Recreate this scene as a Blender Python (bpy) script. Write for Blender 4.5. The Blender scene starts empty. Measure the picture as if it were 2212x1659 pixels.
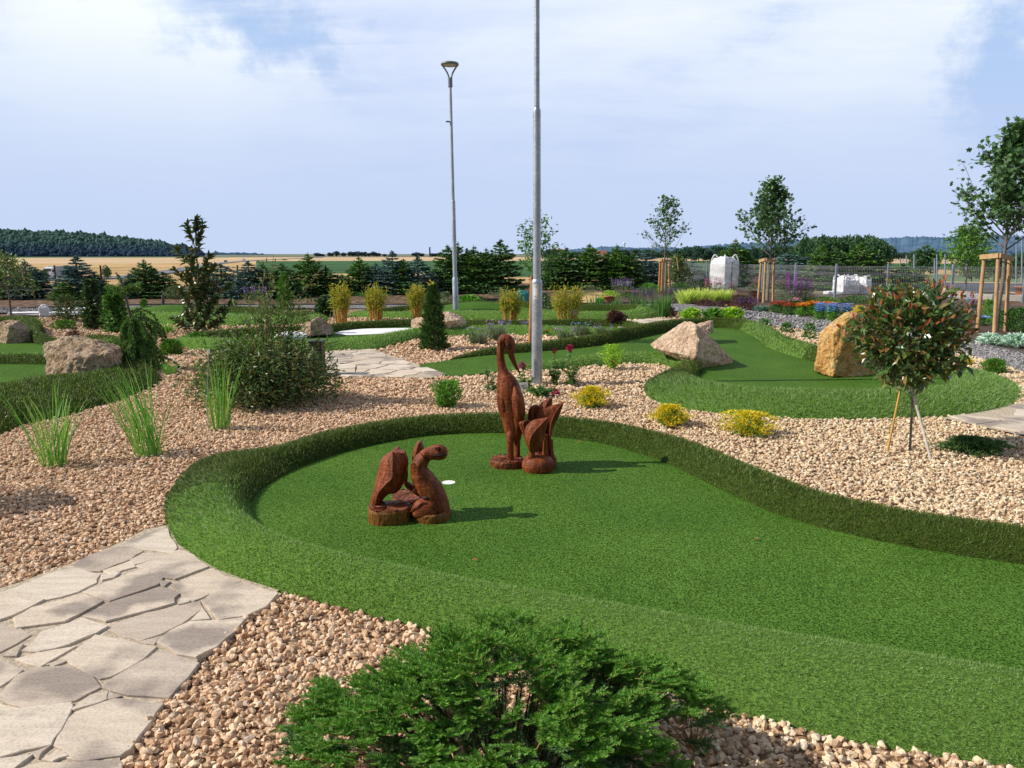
import bpy, bmesh, math, random
import numpy as np
from mathutils import Vector, noise as mnoise

rng = np.random.default_rng(11)
random.seed(5)
sc = bpy.context.scene
COL = sc.collection
PI = math.pi

# ------------------------------------------------------------------ camera
CAM_H, FPX, CX, CY = 1.7, 1661.0, 1106.0, 829.5
PITCH = math.atan((CY - 548) / FPX)
SP, CP = math.sin(PITCH), math.cos(PITCH)
cam = bpy.data.cameras.new('camera')
camo = bpy.data.objects.new('camera', cam)
COL.objects.link(camo)
camo.location = (0, 0, CAM_H)
camo.rotation_euler = (PI / 2 - PITCH, 0, 0)
cam.sensor_width = 36.0
cam.lens = 36.0 * FPX / 2212.0
cam.clip_end = 20000
cam.clip_start = 0.05
sc.camera = camo

def ray(u, v):
    x = (u - CX) / FPX; y = (CY - v) / FPX
    return np.array([x, CP + y * SP, -SP + y * CP])
def W(u, v, z=0.0):
    d = ray(u, v); t = (z - CAM_H) / d[2]
    return np.array([t * d[0], t * d[1], z])
def AT(u, v, Y):
    d = ray(u, v); t = Y / d[1]
    return np.array([t * d[0], Y, CAM_H + t * d[2]])
def MPP(Y, z=0.3):
    return (Y * CP + (CAM_H - z) * SP) / FPX
def HT(u, vb, vt, z0=0.0):
    """ground point under pixel (u, vb) and the height that reaches pixel row vt"""
    p = W(u, vb, z0); q = AT(u, vt, p[1])
    return p, q[2] - z0

# ------------------------------------------------------------------ mesh builder
class MB:
    def __init__(s): s.V = []; s.F = []; s.n = 0
    def add(s, v, f, mat=0, smooth=False):
        v = np.asarray(v, dtype=np.float64).reshape(-1, 3)
        if isinstance(f, np.ndarray) and f.ndim == 2:
            s.F.append((f + s.n, mat, smooth))
        else:
            by = {}
            for q in f: by.setdefault(len(q), []).append(q)
            for k, l in by.items(): s.F.append((np.array(l, dtype=np.int64) + s.n, mat, smooth))
        s.V.append(v); s.n += len(v)
        return s
    def merge(s, o, mat=None):
        for f, m, sm in o.F: s.F.append((f + s.n, m if mat is None else mat, sm))
        s.V.extend(o.V); s.n += o.n
        return s
    def mesh(s, name, mats, origin=(0, 0, 0)):
        V = np.concatenate(s.V) - np.asarray(origin, dtype=np.float64)
        me = bpy.data.meshes.new(name)
        me.vertices.add(len(V)); me.vertices.foreach_set('co', V.astype(np.float32).ravel())
        loops = np.concatenate([f.ravel() for f, m, sm in s.F])
        tot = np.concatenate([np.full(len(f), f.shape[1]) for f, m, sm in s.F])
        start = np.concatenate([[0], np.cumsum(tot)[:-1]])
        mi = np.concatenate([np.full(len(f), m) for f, m, sm in s.F])
        sh = np.concatenate([np.full(len(f), sm) for f, m, sm in s.F])
        me.loops.add(len(loops)); me.loops.foreach_set('vertex_index', loops.astype(np.int32))
        me.polygons.add(len(tot))
        me.polygons.foreach_set('loop_start', start.astype(np.int32))
        me.polygons.foreach_set('loop_total', tot.astype(np.int32))
        me.polygons.foreach_set('material_index', mi.astype(np.int32))
        me.polygons.foreach_set('use_smooth', sh.astype(bool))
        me.update(calc_edges=True)
        for m in (mats if isinstance(mats, (list, tuple)) else [mats]): me.materials.append(m)
        return me
    def build(s, name, mats, parent=None, origin=None):
        if origin is None: origin = parent.get('_o', (0, 0, 0)) if parent else (0, 0, 0)
        o = bpy.data.objects.new(name, s.mesh(name, mats, origin))
        COL.objects.link(o)
        if parent is not None: o.parent = parent
        elif any(origin): o.location = origin
        return o

ROOTS = []
def tag(o, label=None, cat=None, group=None, kind=None):
    if label: o['label'] = label
    if cat: o['category'] = cat
    if group: o['group'] = group
    if kind: o['kind'] = kind
    return o
def thing(name, label, cat, loc, group=None):
    o = bpy.data.objects.new(name, None); COL.objects.link(o)
    o.location = loc; o.empty_display_size = 0.1
    o['_o'] = [float(a) for a in loc]; ROOTS.append(o)
    return tag(o, label, cat, group)
def solo(mb, name, mats, label, cat, loc, group=None):
    o = mb.build(name, mats, None, tuple(float(a) for a in loc))
    return tag(o, label, cat, group)
def part(name, me, parent, label=None):
    o = bpy.data.objects.new(name, me); COL.objects.link(o); o.parent = parent
    if label: o['label'] = label
    return o
def dup(o, loc, rz, s, label, group=None, parent=None):
    """a copy of a thing and of its parts"""
    c = o.copy(); COL.objects.link(c)
    if parent is None:
        c.location = loc; c.rotation_euler = (0, 0, rz)
        c.scale = s if isinstance(s, (tuple, list)) else (s, s, s)
        c['label'] = label
        if group: c['group'] = group
    else: c.parent = parent
    for ch in list(o.children): dup(ch, None, 0, 1, None, None, c)
    return c

# ------------------------------------------------------------------ shapes
def nrm(a): return a / np.maximum(np.linalg.norm(a, axis=-1, keepdims=True), 1e-9)
def loft(mb, P, rx, ry=None, n=12, mat=0, smooth=True, depth=None, wob=0.0, seed=0):
    """tube through P with half-widths rx (across) and ry (towards the depth axis)"""
    P = np.asarray(P, float); N = len(P)
    rx = np.broadcast_to(np.asarray(rx, float), (N,)); ry = rx if ry is None else np.broadcast_to(np.asarray(ry, float), (N,))
    T = nrm(np.gradient(P, axis=0))
    if depth is None:
        m = T.mean(0); depth = np.array([0, 1, 0.]) if abs(nrm(m)[1]) < 0.8 else np.array([1., 0, 0])
    S = nrm(np.cross(T, np.asarray(depth, float))); D = np.cross(S, T)
    a = np.linspace(0, 2 * PI, n, endpoint=False)
    r = np.random.default_rng(seed); w = 1 + wob * r.normal(size=(N, n))
    V = P[:, None, :] + (S[:, None, :] * (np.cos(a)[None, :] * rx[:, None] * w)[..., None] + D[:, None, :] * (np.sin(a)[None, :] * ry[:, None] * w)[..., None])
    i = np.arange(N - 1)[:, None] * n; j = np.arange(n)[None, :]; k = (j + 1) % n
    F = np.stack([i + j, i + k, i + n + k, i + n + j], -1).reshape(-1, 4)
    mb.add(V.reshape(-1, 3), F, mat, smooth)
    mb.add(V[0], [tuple(range(n))[::-1]], mat, False); mb.add(V[-1], [tuple(range(n))], mat, False)
    return mb
def tube(mb, P, r, n=6, mat=0): return loft(mb, P, r, None, n, mat)
def spline(P, k=6):
    """Catmull-Rom through P (any dimension)"""
    P = np.asarray(P, float); Q = np.vstack([2 * P[0] - P[1], P, 2 * P[-1] - P[-2]]); out = []
    for i in range(1, len(Q) - 2):
        for t in np.linspace(0, 1, k, endpoint=False):
            out.append(0.5 * (2 * Q[i] + (Q[i + 1] - Q[i - 1]) * t + (2 * Q[i - 1] - 5 * Q[i] + 4 * Q[i + 1] - Q[i + 2]) * t * t + (3 * Q[i] - Q[i - 1] - 3 * Q[i + 1] + Q[i + 2]) * t ** 3))
    out.append(P[-1]); return np.array(out)
def box(mb, c, s, mat=0, rz=0.0, bev=0.0):
    x, y, z = np.array(s) / 2.0
    V = np.array([[a, b, d] for d in (-z, z) for a, b in ((-x, -y), (x, -y), (x, y), (-x, y))])
    F = [(3, 2, 1, 0), (4, 5, 6, 7), (0, 1, 5, 4), (1, 2, 6, 5), (2, 3, 7, 6), (3, 0, 4, 7)]
    cs, sn = math.cos(rz), math.sin(rz)
    R = np.array([[cs, -sn, 0], [sn, cs, 0], [0, 0, 1]])
    mb.add(V @ R.T + np.asarray(c, float), F, mat); return mb
def bar(mb, a, b, w, h, mat=0):
    """a square-edged bar from a to b"""
    a = np.asarray(a, float); b = np.asarray(b, float); t = nrm(b - a)
    up = np.array([0, 0, 1.]) if abs(t[2]) < 0.9 else np.array([0, 1., 0])
    s = nrm(np.cross(t, up)); d = np.cross(s, t)
    V = [p + s * x * w / 2 + d * y * h / 2 for p in (a, b) for x, y in ((-1, -1), (1, -1), (1, 1), (-1, 1))]
    mb.add(V, [(0, 1, 2, 3), (7, 6, 5, 4), (0, 4, 5, 1), (1, 5, 6, 2), (2, 6, 7, 3), (3, 7, 4, 0)], mat); return mb
def lathe(mb, c, prof, n=16, mat=0, smooth=True):
    """prof: list of (radius, z)"""
    P = np.array([[0, 0, z] for r, z in prof]) + np.asarray(c, float)
    a = np.linspace(0, 2 * PI, n, endpoint=False); N = len(prof)
    R = np.array([r for r, z in prof])
    V = P[:, None, :] + np.stack([np.cos(a)[None] * R[:, None], np.sin(a)[None] * R[:, None], np.zeros((N, n))], -1)
    i = np.arange(N - 1)[:, None] * n; j = np.arange(n)[None, :]; k = (j + 1) % n
    mb.add(V.reshape(-1, 3), np.stack([i + j, i + k, i + n + k, i + n + j], -1).reshape(-1, 4), mat, smooth)
    mb.add(V[0], [tuple(range(n))[::-1]], mat); mb.add(V[-1], [tuple(range(n))], mat); return mb
def prism(mb, top, depth, mat=0):
    """a slab: closed outline `top` (counter-clockwise seen from above) dropped by depth"""
    T = np.asarray(top, float); n = len(T); B = T - np.array([0, 0, depth])
    F = [tuple(range(n)), tuple(range(2 * n - 1, n - 1, -1))] + [(i, n + i, n + (i + 1) % n, (i + 1) % n) for i in range(n)]
    mb.add(np.vstack([T, B]), F, mat); return mb

LEAF4 = (np.array([[0, 0, 0], [.42, -.5, .1], [1, 0, -.06], [.42, .5, .1]]), np.array([[0, 1, 2], [0, 2, 3]]))
LEAF8 = (np.array([[0, 0, 0], [.22, -.36, .09], [.58, -.46, .1], [1, 0, -.08], [.58, .46, .1], [.22, .36, .09], [.28, 0, 0], [.65, 0, .01]]),
         np.array([[0, 1, 6], [1, 2, 7], [1, 7, 6], [2, 3, 7], [3, 4, 7], [4, 5, 6], [4, 6, 7], [5, 0, 6]]))
NEEDLE = (np.array([[0, -.5, 0], [0, .5, 0], [1, 0, 0]]), np.array([[0, 1, 2]]))
LOBED = (np.array([[0, 0, 0], [.18, -.5, .05], [.45, -.28, .03], [.62, -.6, .04], [.7, -.2, .02], [1, 0, -.05], [.7, .2, .02], [.62, .6, .04], [.45, .28, .03], [.18, .5, .05]]),
         np.array([[0, 1, 2], [0, 2, 8], [0, 8, 9], [2, 3, 4], [2, 4, 6], [2, 6, 8], [4, 5, 6], [6, 7, 8]]))
def leaves(mb, P, D, L, Wd, tmpl=LEAF4, mat=0, up=(0, 0, 1), jit=0.5, r=None, smooth=False):
    r = r or rng
    P = np.asarray(P, float); N = len(P)
    if N == 0: return mb
    D = nrm(np.asarray(D, float)); L = np.broadcast_to(L, (N,)); Wd = np.broadcast_to(Wd, (N,))
    ref = np.asarray(up, float) + r.normal(size=(N, 3)) * jit
    Y = nrm(np.cross(ref, D)); Z = np.cross(D, Y)
    tv, tf = tmpl; k = len(tv)
    V = P[:, None, :] + tv[None, :, 0, None] * (D * L[:, None])[:, None, :] + tv[None, :, 1, None] * (Y * Wd[:, None])[:, None, :] + tv[None, :, 2, None] * (Z * L[:, None])[:, None, :]
    F = (np.arange(N)[:, None, None] * k + tf[None]).reshape(-1, 3)
    mb.add(V.reshape(-1, 3), F, mat, smooth); return mb
def blades(mb, P, az, H, lean, bend, wd, K=5, mat=0, r=None):
    """curved grass blades: base P, azimuth, length H, initial lean and extra bend (radians)"""
    P = np.asarray(P, float); N = len(P)
    az, H, lean, bend, wd = [np.broadcast_to(np.asarray(a, float), (N,)) for a in (az, H, lean, bend, wd)]
    t = np.linspace(0, 1, K + 1)
    ang = lean[:, None] + bend[:, None] * t[None] ** 1.5
    st = H[:, None] / K
    hx = np.concatenate([np.zeros((N, 1)), np.cumsum(np.sin(ang[:, :-1]) * st, 1)], 1)
    hz = np.concatenate([np.zeros((N, 1)), np.cumsum(np.cos(ang[:, :-1]) * st, 1)], 1)
    ca, sa = np.cos(az), np.sin(az)
    C = np.stack([P[:, None, 0] + hx * ca[:, None], P[:, None, 1] + hx * sa[:, None], P[:, None, 2] + hz], -1)
    tw = (r or rng).uniform(0, PI, N)
    S = np.stack([np.cos(tw), np.sin(tw), np.zeros(N)], -1)
    w = wd[:, None] * (0.75 + 0.5 * t[None]) * (1 - t[None] ** 3) * 0.5 + 0.0004
    A = C + S[:, None, :] * w[..., None]; B = C - S[:, None, :] * w[..., None]
    V = np.stack([A, B], 2).reshape(-1, 3)
    i = (np.arange(N)[:, None] * (K + 1) + np.arange(K)[None]).ravel() * 2
    mb.add(V, np.stack([i, i + 1, i + 3, i + 2], -1), mat, True); return mb
def ico(sub):
    b = bmesh.new(); bmesh.ops.create_icosphere(b, subdivisions=sub, radius=1)
    b.verts.ensure_lookup_table()
    V = np.array([v.co[:] for v in b.verts]); F = np.array([[v.index for v in f.verts] for f in b.faces]); b.free(); return V, F
def inpoly(x, y, poly):
    poly = np.asarray(poly)[:, :2]; x1, y1 = poly[:, 0], poly[:, 1]; x2, y2 = np.roll(x1, -1), np.roll(y1, -1)
    c = np.zeros(x.shape, bool)
    for a, b, e, d in zip(x1, y1, x2, y2):
        if b == d: continue
        c ^= ((b > y) != (d > y)) & (x < (e - a) * (y - b) / (d - b) + a)
    return c
def uvpoly(L, z=0.0): return np.array([W(u, v, z) for u, v in L])

# ------------------------------------------------------------------ materials
def newmat(name):
    m = bpy.data.materials.new(name); m.use_nodes = True
    nt = m.node_tree; b = nt.nodes['Principled BSDF']
    return m, nt, b, nt.links.new
def ramp(nt, cols, fac):
    r = nt.nodes.new('ShaderNodeValToRGB'); e = r.color_ramp.elements
    while len(e) < len(cols): e.new(0.5)
    for i, c in enumerate(cols):
        if len(c) == 4: e[i].position = c[3]
        else: e[i].position = i / max(1, len(cols) - 1)
        e[i].color = (*c[:3], 1)
    nt.links.new(fac, r.inputs[0]); return r.outputs[0]
def noise(nt, scale, detail=4, rough=0.55, coord='Object', vec=None, dist=0.0):
    n = nt.nodes.new('ShaderNodeTexNoise'); n.inputs['Scale'].default_value = scale
    n.inputs['Detail'].default_value = detail; n.inputs['Roughness'].default_value = rough; n.inputs['Distortion'].default_value = dist
    if vec is None: vec = nt.nodes.new('ShaderNodeTexCoord').outputs[coord]
    nt.links.new(vec, n.inputs['Vector']); return n.outputs['Fac']
def bump(nt, b, h, strength=0.4, dist=0.02):
    n = nt.nodes.new('ShaderNodeBump'); n.inputs['Strength'].default_value = strength; n.inputs['Distance'].default_value = dist
    nt.links.new(h, n.inputs['Height']); nt.links.new(n.outputs[0], b.inputs['Normal'])
def mixc(nt, a, b, f, mode='MIX'):
    n = nt.nodes.new('ShaderNodeMix'); n.data_type = 'RGBA'; n.blend_type = mode
    for s, x in ((6, a), (7, b), (0, f)):
        if isinstance(x, (tuple, list)): n.inputs[s].default_value = (*x[:3], 1)
        elif isinstance(x, (int, float)): n.inputs[s].default_value = x
        else: nt.links.new(x, n.inputs[s])
    return n.outputs[2]
def island(nt): return nt.nodes.new('ShaderNodeNewGeometry').outputs['Random Per Island']
def leafmat(name, cols, trans=0.25, rough=0.5, spec=0.35, back=None, tcol=None):
    m, nt, b, ln = newmat(name)
    g_ = 1.0 if name.endswith('petal') or name.startswith('turf') else 1.9
    cols = [tuple(min(.9, x * g_) for x in c[:3]) + tuple(c[3:]) for c in cols]
    c = ramp(nt, cols, island(nt))
    if back:
        g = nt.nodes.new('ShaderNodeNewGeometry'); c = mixc(nt, c, back, g.outputs['Backfacing'])
    ln(c, b.inputs['Base Color']); b.inputs['Roughness'].default_value = rough
    b.inputs['Specular IOR Level'].default_value = spec
    if name.startswith('turf'):                                       # fibres shade as the nap they form, not one by one
        gn = nt.nodes.new('ShaderNodeNewGeometry'); mv = nt.nodes.new('ShaderNodeMix'); mv.data_type = 'VECTOR'; mv.inputs[0].default_value = .62; mv.inputs[5].default_value = (0, 0, 1)
        ln(gn.outputs['Normal'], mv.inputs[4]); nz_ = nt.nodes.new('ShaderNodeVectorMath'); nz_.operation = 'NORMALIZE'; ln(mv.outputs[1], nz_.inputs[0]); ln(nz_.outputs[0], b.inputs['Normal'])
    t = nt.nodes.new('ShaderNodeBsdfTranslucent')
    ln(mixc(nt, c, tcol or (1.0, 1.25, 0.45), 1.0, 'MULTIPLY'), t.inputs[0])
    x = nt.nodes.new('ShaderNodeMixShader'); x.inputs[0].default_value = trans
    ln(b.outputs[0], x.inputs[1]); ln(t.outputs[0], x.inputs[2])
    ln(x.outputs[0], nt.nodes['Material Output'].inputs[0]); return m
def flat(name, col, rough=0.6, var=0.25, scale=8, bstr=0.0, bscale=60, metal=0.0, coord='Object', spec=0.5):
    m, nt, b, ln = newmat(name)
    d = tuple(x * (1 - var) for x in col); u = tuple(min(1, x * (1 + var)) for x in col)
    ln(ramp(nt, [(*d, .3), (*u, .7)], noise(nt, scale, coord=coord)), b.inputs['Base Color'])
    b.inputs['Roughness'].default_value = rough; b.inputs['Metallic'].default_value = metal
    b.inputs['Specular IOR Level'].default_value = spec
    if bstr: bump(nt, b, noise(nt, bscale, coord=coord), bstr, 0.01)
    return m

M = {}
def stone_mat(name, cols, rough=0.85):
    m, nt, b, ln = newmat(name)
    c = ramp(nt, cols, island(nt)); f = noise(nt, 55, 4)
    c = mixc(nt, c, ramp(nt, [(.62, .58, .55, .3), (1.12, 1.1, 1.08, .7)], f), 1.0, 'MULTIPLY')
    if name.startswith('tan'):                                        # pinker on the left, paler on the right
        sp = nt.nodes.new('ShaderNodeSeparateXYZ'); ln(nt.nodes.new('ShaderNodeTexCoord').outputs['Object'], sp.inputs[0])
        mr = nt.nodes.new('ShaderNodeMapRange'); mr.inputs[1].default_value = -1.5; mr.inputs[2].default_value = 3.0; ln(sp.outputs[0], mr.inputs[0])
        c = mixc(nt, c, mixc(nt, (1.08, .98, .92), (1.03, 1.05, 1.0), mr.outputs[0]), 1.0, 'MULTIPLY')
    ln(c, b.inputs['Base Color']); b.inputs['Roughness'].default_value = rough; b.inputs['Specular IOR Level'].default_value = 0.2
    bump(nt, b, noise(nt, 130, 3), 0.5, 0.006); return m
M['gravel'] = stone_mat('tan_gravel_stone', [(.46, .31, .20, 0), (.65, .48, .325, .25), (.78, .61, .43, .55), (.83, .71, .54, .85), (.80, .73, .60, .97), (.50, .44, .38, 1)])
M['grey_gravel'] = stone_mat('grey_gravel_stone', [(.22, .22, .23), (.34, .34, .36), (.46, .46, .48)])
def bedmat(name, a, b_, scale, bs=0.8):
    m, nt, b, ln = newmat(name)
    v = nt.nodes.new('ShaderNodeTexVoronoi'); v.inputs['Scale'].default_value = scale
    tc = nt.nodes.new('ShaderNodeTexCoord'); ln(tc.outputs['Object'], v.inputs['Vector'])
    c = mixc(nt, a, b_, v.outputs['Color'])
    c = mixc(nt, c, ramp(nt, [(1.1, 1.1, 1.1, .1), (.25, .22, .2, .75)], v.outputs['Distance']), 1.0, 'MULTIPLY')
    ln(c, b.inputs['Base Color']); b.inputs['Roughness'].default_value = .9; b.inputs['Specular IOR Level'].default_value = 0.1
    inv = nt.nodes.new('ShaderNodeMath'); inv.operation = 'SUBTRACT'; inv.inputs[0].default_value = 1; ln(v.outputs['Distance'], inv.inputs[1])
    bump(nt, b, inv.outputs[0], bs, 0.03); return m
M['gravel_bed'] = bedmat('tan_gravel_bed', (.46, .30, .18), (.70, .50, .32), 26)
M['grey_bed'] = bedmat('grey_gravel_bed', (.26, .26, .27), (.50, .50, .52), 22)

def turf_surface(name):
    m, nt, b, ln = newmat(name)
    n1 = noise(nt, 125, 2, .5); n2 = noise(nt, 1.1, 3)
    c = ramp(nt, [(.020, .056, .006, .36), (.066, .152, .018, .5), (.130, .26, .048, .64)], n1)
    c = mixc(nt, c, ramp(nt, [(.80, .84, .80, .3), (1.16, 1.10, 1.08, .7)], n2), 1.0, 'MULTIPLY')
    ln(c, b.inputs['Base Color']); b.inputs['Roughness'].default_value = .75; b.inputs['Specular IOR Level'].default_value = .2
    b.inputs['Specular IOR Level'].default_value = .04
    bump(nt, b, n1, .8, .012); return m
M['turf'] = turf_surface('putting_turf')
M['turf_base'] = flat('turf_backing', (.10, .19, .034), .95, .45, 70, .8, 120, spec=.1)
M['turf_base_shaded'] = flat('turf_backing_shaded', (.036, .062, .009), .95, .5, 70, .8, 120, spec=.1)  # same backing, with the shade between the fibres painted in
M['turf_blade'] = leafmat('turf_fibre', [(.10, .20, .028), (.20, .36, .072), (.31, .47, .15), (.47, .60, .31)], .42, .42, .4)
M['turf_shaded'] = leafmat('turf_fibre_shaded', [(.030, .055, .006), (.066, .110, .013), (.105, .155, .022), (.22, .23, .08)], .3, .5, .2)  # same fibre in a darker colour that stands for shaded pile

def flagstone():
    m, nt, b, ln = newmat('flagstone')
    c = ramp(nt, [(.60, .505, .40), (.68, .585, .47), (.53, .455, .37), (.70, .62, .51), (.48, .40, .325), (.64, .55, .44)], island(nt))
    tc = nt.nodes.new('ShaderNodeTexCoord').outputs['Object']
    n0 = noise(nt, 2.3, 3, .5, vec=tc)
    c = mixc(nt, c, (.28, .235, .205), ramp(nt, [(0, 0, 0, .50), (.85, .85, .85, .59)], n0))
    mp = nt.nodes.new('ShaderNodeMapping'); mp.inputs['Scale'].default_value = (4, 22, 8); mp.inputs['Rotation'].default_value = (0, 0, .5); ln(tc, mp.inputs[0])
    n1 = noise(nt, 1.0, 5, .6, vec=mp.outputs[0])
    c = mixc(nt, c, ramp(nt, [(.84, .82, .80, .3), (1.08, 1.07, 1.06, .7)], n1), 1.0, 'MULTIPLY')
    n2 = noise(nt, 90, 3)
    c = mixc(nt, c, ramp(nt, [(.8, .78, .76, .3), (1.06, 1.06, 1.06, .55)], n2), 1.0, 'MULTIPLY')
    ln(c, b.inputs['Base Color']); b.inputs['Roughness'].default_value = .8; b.inputs['Specular IOR Level'].default_value = .25
    bump(nt, b, n1, .35, .01); return m
M['flag'] = flagstone()
M['mortar'] = flat('path_mortar', (.47, .39, .29), .95, .35, 40, .8, 90)

def rockmat(name, cols, scale=3.0, crack=(.12, .08, .05)):
    m, nt, b, ln = newmat(name)
    n1 = noise(nt, scale, 6, .62, dist=.6); n2 = noise(nt, scale * 7, 6, .65); n3 = noise(nt, scale * 1.7, 8, .7, dist=1.5)
    c = ramp(nt, cols, n1)
    c = mixc(nt, c, ramp(nt, [(.62, .57, .53, .34), (1.18, 1.16, 1.14, .56)], n2), 1.0, 'MULTIPLY')
    c = mixc(nt, c, crack, ramp(nt, [(0, 0, 0, .485), (.7, .7, .7, .5), (0, 0, 0, .515)], n3))
    ln(c, b.inputs['Base Color']); b.inputs['Roughness'].default_value = .88; b.inputs['Specular IOR Level'].default_value = .2
    ad = nt.nodes.new('ShaderNodeMath'); ad.operation = 'ADD'; ln(n1, ad.inputs[0]); ln(n2, ad.inputs[1])
    bump(nt, b, ad.outputs[0], 1.0, .09); return m
M['rock_tan'] = rockmat('rock_tan', [(.28, .20, .15, .3), (.48, .35, .23, .45), (.60, .48, .36, .6), (.46, .26, .10, .72)])
M['rock_pale'] = rockmat('rock_pale', [(.50, .36, .25, .3), (.74, .56, .41, .48), (.80, .66, .50, .62), (.62, .38, .24, .75)], 2.4, (.36, .20, .11))
M['rock_orange'] = rockmat('rock_orange', [(.40, .19, .05, .28), (.66, .37, .12, .42), (.72, .47, .19, .58), (.80, .66, .44, .72)], 2.6, (.25, .12, .05))
def woodmat(name, dark, mid, light, sz=(9, 9, 2.0)):
    m, nt, b, ln = newmat(name)
    tc = nt.nodes.new('ShaderNodeTexCoord').outputs['Object']
    mp = nt.nodes.new('ShaderNodeMapping'); mp.inputs['Scale'].default_value = sz; ln(tc, mp.inputs[0])
    n1 = noise(nt, 3.0, 6, .65, vec=mp.outputs[0], dist=.8); n2 = noise(nt, 26, 4, .6, vec=tc)
    c = ramp(nt, [(*dark, .28), (*mid, .5), (*light, .74)], n1)
    c = mixc(nt, c, ramp(nt, [(.78, .74, .72, .3), (1.12, 1.1, 1.08, .7)], n2), 1.0, 'MULTIPLY')
    mp2 = nt.nodes.new('ShaderNodeMapping'); mp2.inputs['Scale'].default_value = (14, 14, 60); ln(tc, mp2.inputs[0])
    n3 = noise(nt, 1.0, 3, .6, vec=mp2.outputs[0], dist=1.0)
    mp3 = nt.nodes.new('ShaderNodeMapping'); mp3.inputs['Scale'].default_value = (34, 34, 3.2); ln(tc, mp3.inputs[0])
    n4 = noise(nt, 1.0, 2, .5, vec=mp3.outputs[0], dist=.3)           # drying cracks along the grain
    c = mixc(nt, c, (.02, .006, .003), ramp(nt, [(0, 0, 0, .484), (.85, .85, .85, .493), (.85, .85, .85, .497), (0, 0, 0, .506)], n4))
    c = mixc(nt, c, ramp(nt, [(.72, .68, .66, .40), (1.08, 1.08, 1.08, .6)], n3), .3, 'MULTIPLY')
    ln(c, b.inputs['Base Color']); b.inputs['Roughness'].default_value = .5; b.inputs['Specular IOR Level'].default_value = .22
    ad = nt.nodes.new('ShaderNodeMath'); ad.operation = 'ADD'; ln(n1, ad.inputs[0]); ln(n3, ad.inputs[1])
    bump(nt, b, ad.outputs[0], .7, .010); return m
M['wood'] = woodmat('carved_wood', (.050, .011, .004), (.22, .052, .015), (.40, .118, .034), (11, 11, 1.6))
M['wood_base'] = woodmat('carved_wood_base', (.045, .012, .005), (.18, .050, .016), (.32, .10, .032), (16, 16, 2))
M['wood_raw'] = woodmat('raw_log_side', (.09, .035, .008), (.24, .10, .02), (.34, .16, .04), (22, 22, 1.5))
M['wood_dark'] = flat('carved_groove', (.012, .006, .004), .7, .2, 20)
def galv():
    m, nt, b, ln = newmat('galvanised_steel')
    v = nt.nodes.new('ShaderNodeTexVoronoi'); v.inputs['Scale'].default_value = 45
    ln(nt.nodes.new('ShaderNodeTexCoord').outputs['Object'], v.inputs['Vector'])
    c = mixc(nt, (.36, .40, .46), (.54, .58, .64), v.outputs['Color'])
    c = mixc(nt, c, ramp(nt, [(.75, .77, .8, .35), (1.05, 1.05, 1.05, .6)], noise(nt, 3, 5)), 1.0, 'MULTIPLY')
    ln(c, b.inputs['Base Color']); b.inputs['Metallic'].default_value = .55; b.inputs['Roughness'].default_value = .42
    bump(nt, b, noise(nt, 30, 3), .12, .01); return m
M['galv'] = galv()
M['lamp_grey'] = flat('lamp_grey_paint', (.20, .22, .26), .45, .1, 4, metal=.3)
M['lamp_glass'] = flat('lamp_diffuser', (.55, .56, .60), .35, .05, 3)
M['post'] = flat('fence_post_paint', (.30, .36, .43), .45, .15, 5, metal=.3)
M['wire'] = flat('fence_wire', (.48, .51, .54), .5, .1, 5, metal=.3)
M['dark_wire'] = flat('dark_fence_wire', (.03, .045, .04), .6, .2, 5)
M['stake'] = flat('peeled_stake', (.46, .29, .14), .7, .25, 6, .3, 40)
M['stake_dark'] = flat('weathered_stake', (.26, .24, .15), .75, .25, 6, .3, 40)
M['stake_orange'] = flat('orange_stake', (.44, .20, .07), .7, .25, 6, .3, 40)
M['bamboo_cane'] = flat('bamboo_cane', (.55, .33, .07), .5, .2, 6)
M['bark'] = flat('bark', (.13, .10, .075), .9, .4, 25, .6, 60)
M['bark_grey'] = flat('grey_bark', (.17, .15, .125), .85, .3, 25, .4, 60)
M['pale_stake'] = flat('pale_stake', (.50, .46, .40), .75, .25, 12, .3, 50)
M['soil'] = flat('soil', (.20, .13, .085), .95, .45, 6, .8, 25)
M['mulch'] = flat('mulch', (.075, .042, .026), .95, .5, 18, .9, 45)
M['white'] = flat('white_fabric', (.78, .79, .82), .7, .06, 4, .4, 9)
M['sand'] = flat('white_sand', (.80, .80, .82), .9, .08, 30, .4, 140)
M['black'] = flat('black_plastic', (.018, .019, .021), .5, .3, 6)
M['kerb'] = flat('dark_edging', (.085, .08, .078), .85, .3, 10, .3, 40)
M['concrete'] = flat('concrete', (.40, .37, .33), .9, .2, 6, .3, 40)
M['sheet'] = flat('black_ground_sheet', (.035, .038, .045), .6, .4, 2)
M['teal'] = flat('teal_plastic', (.03, .26, .24), .45, .3, 8, .4, 14)
M['terracotta'] = flat('terracotta', (.42, .15, .07), .8, .2, 10)
M['green_plastic'] = flat('green_plastic', (.02, .28, .10), .45, .1, 10)
M['card'] = flat('label_card', (.80, .80, .78), .6, .05, 10)
M['cup_grey'] = flat('cup_grey', (.42, .42, .42), .6, .1, 10)
M['card_ink'] = flat('label_ink', (.05, .05, .06), .6, .05, 10)
M['black_paint'] = flat('black_paint', (.02, .02, .022), .5, .2, 8)
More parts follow.
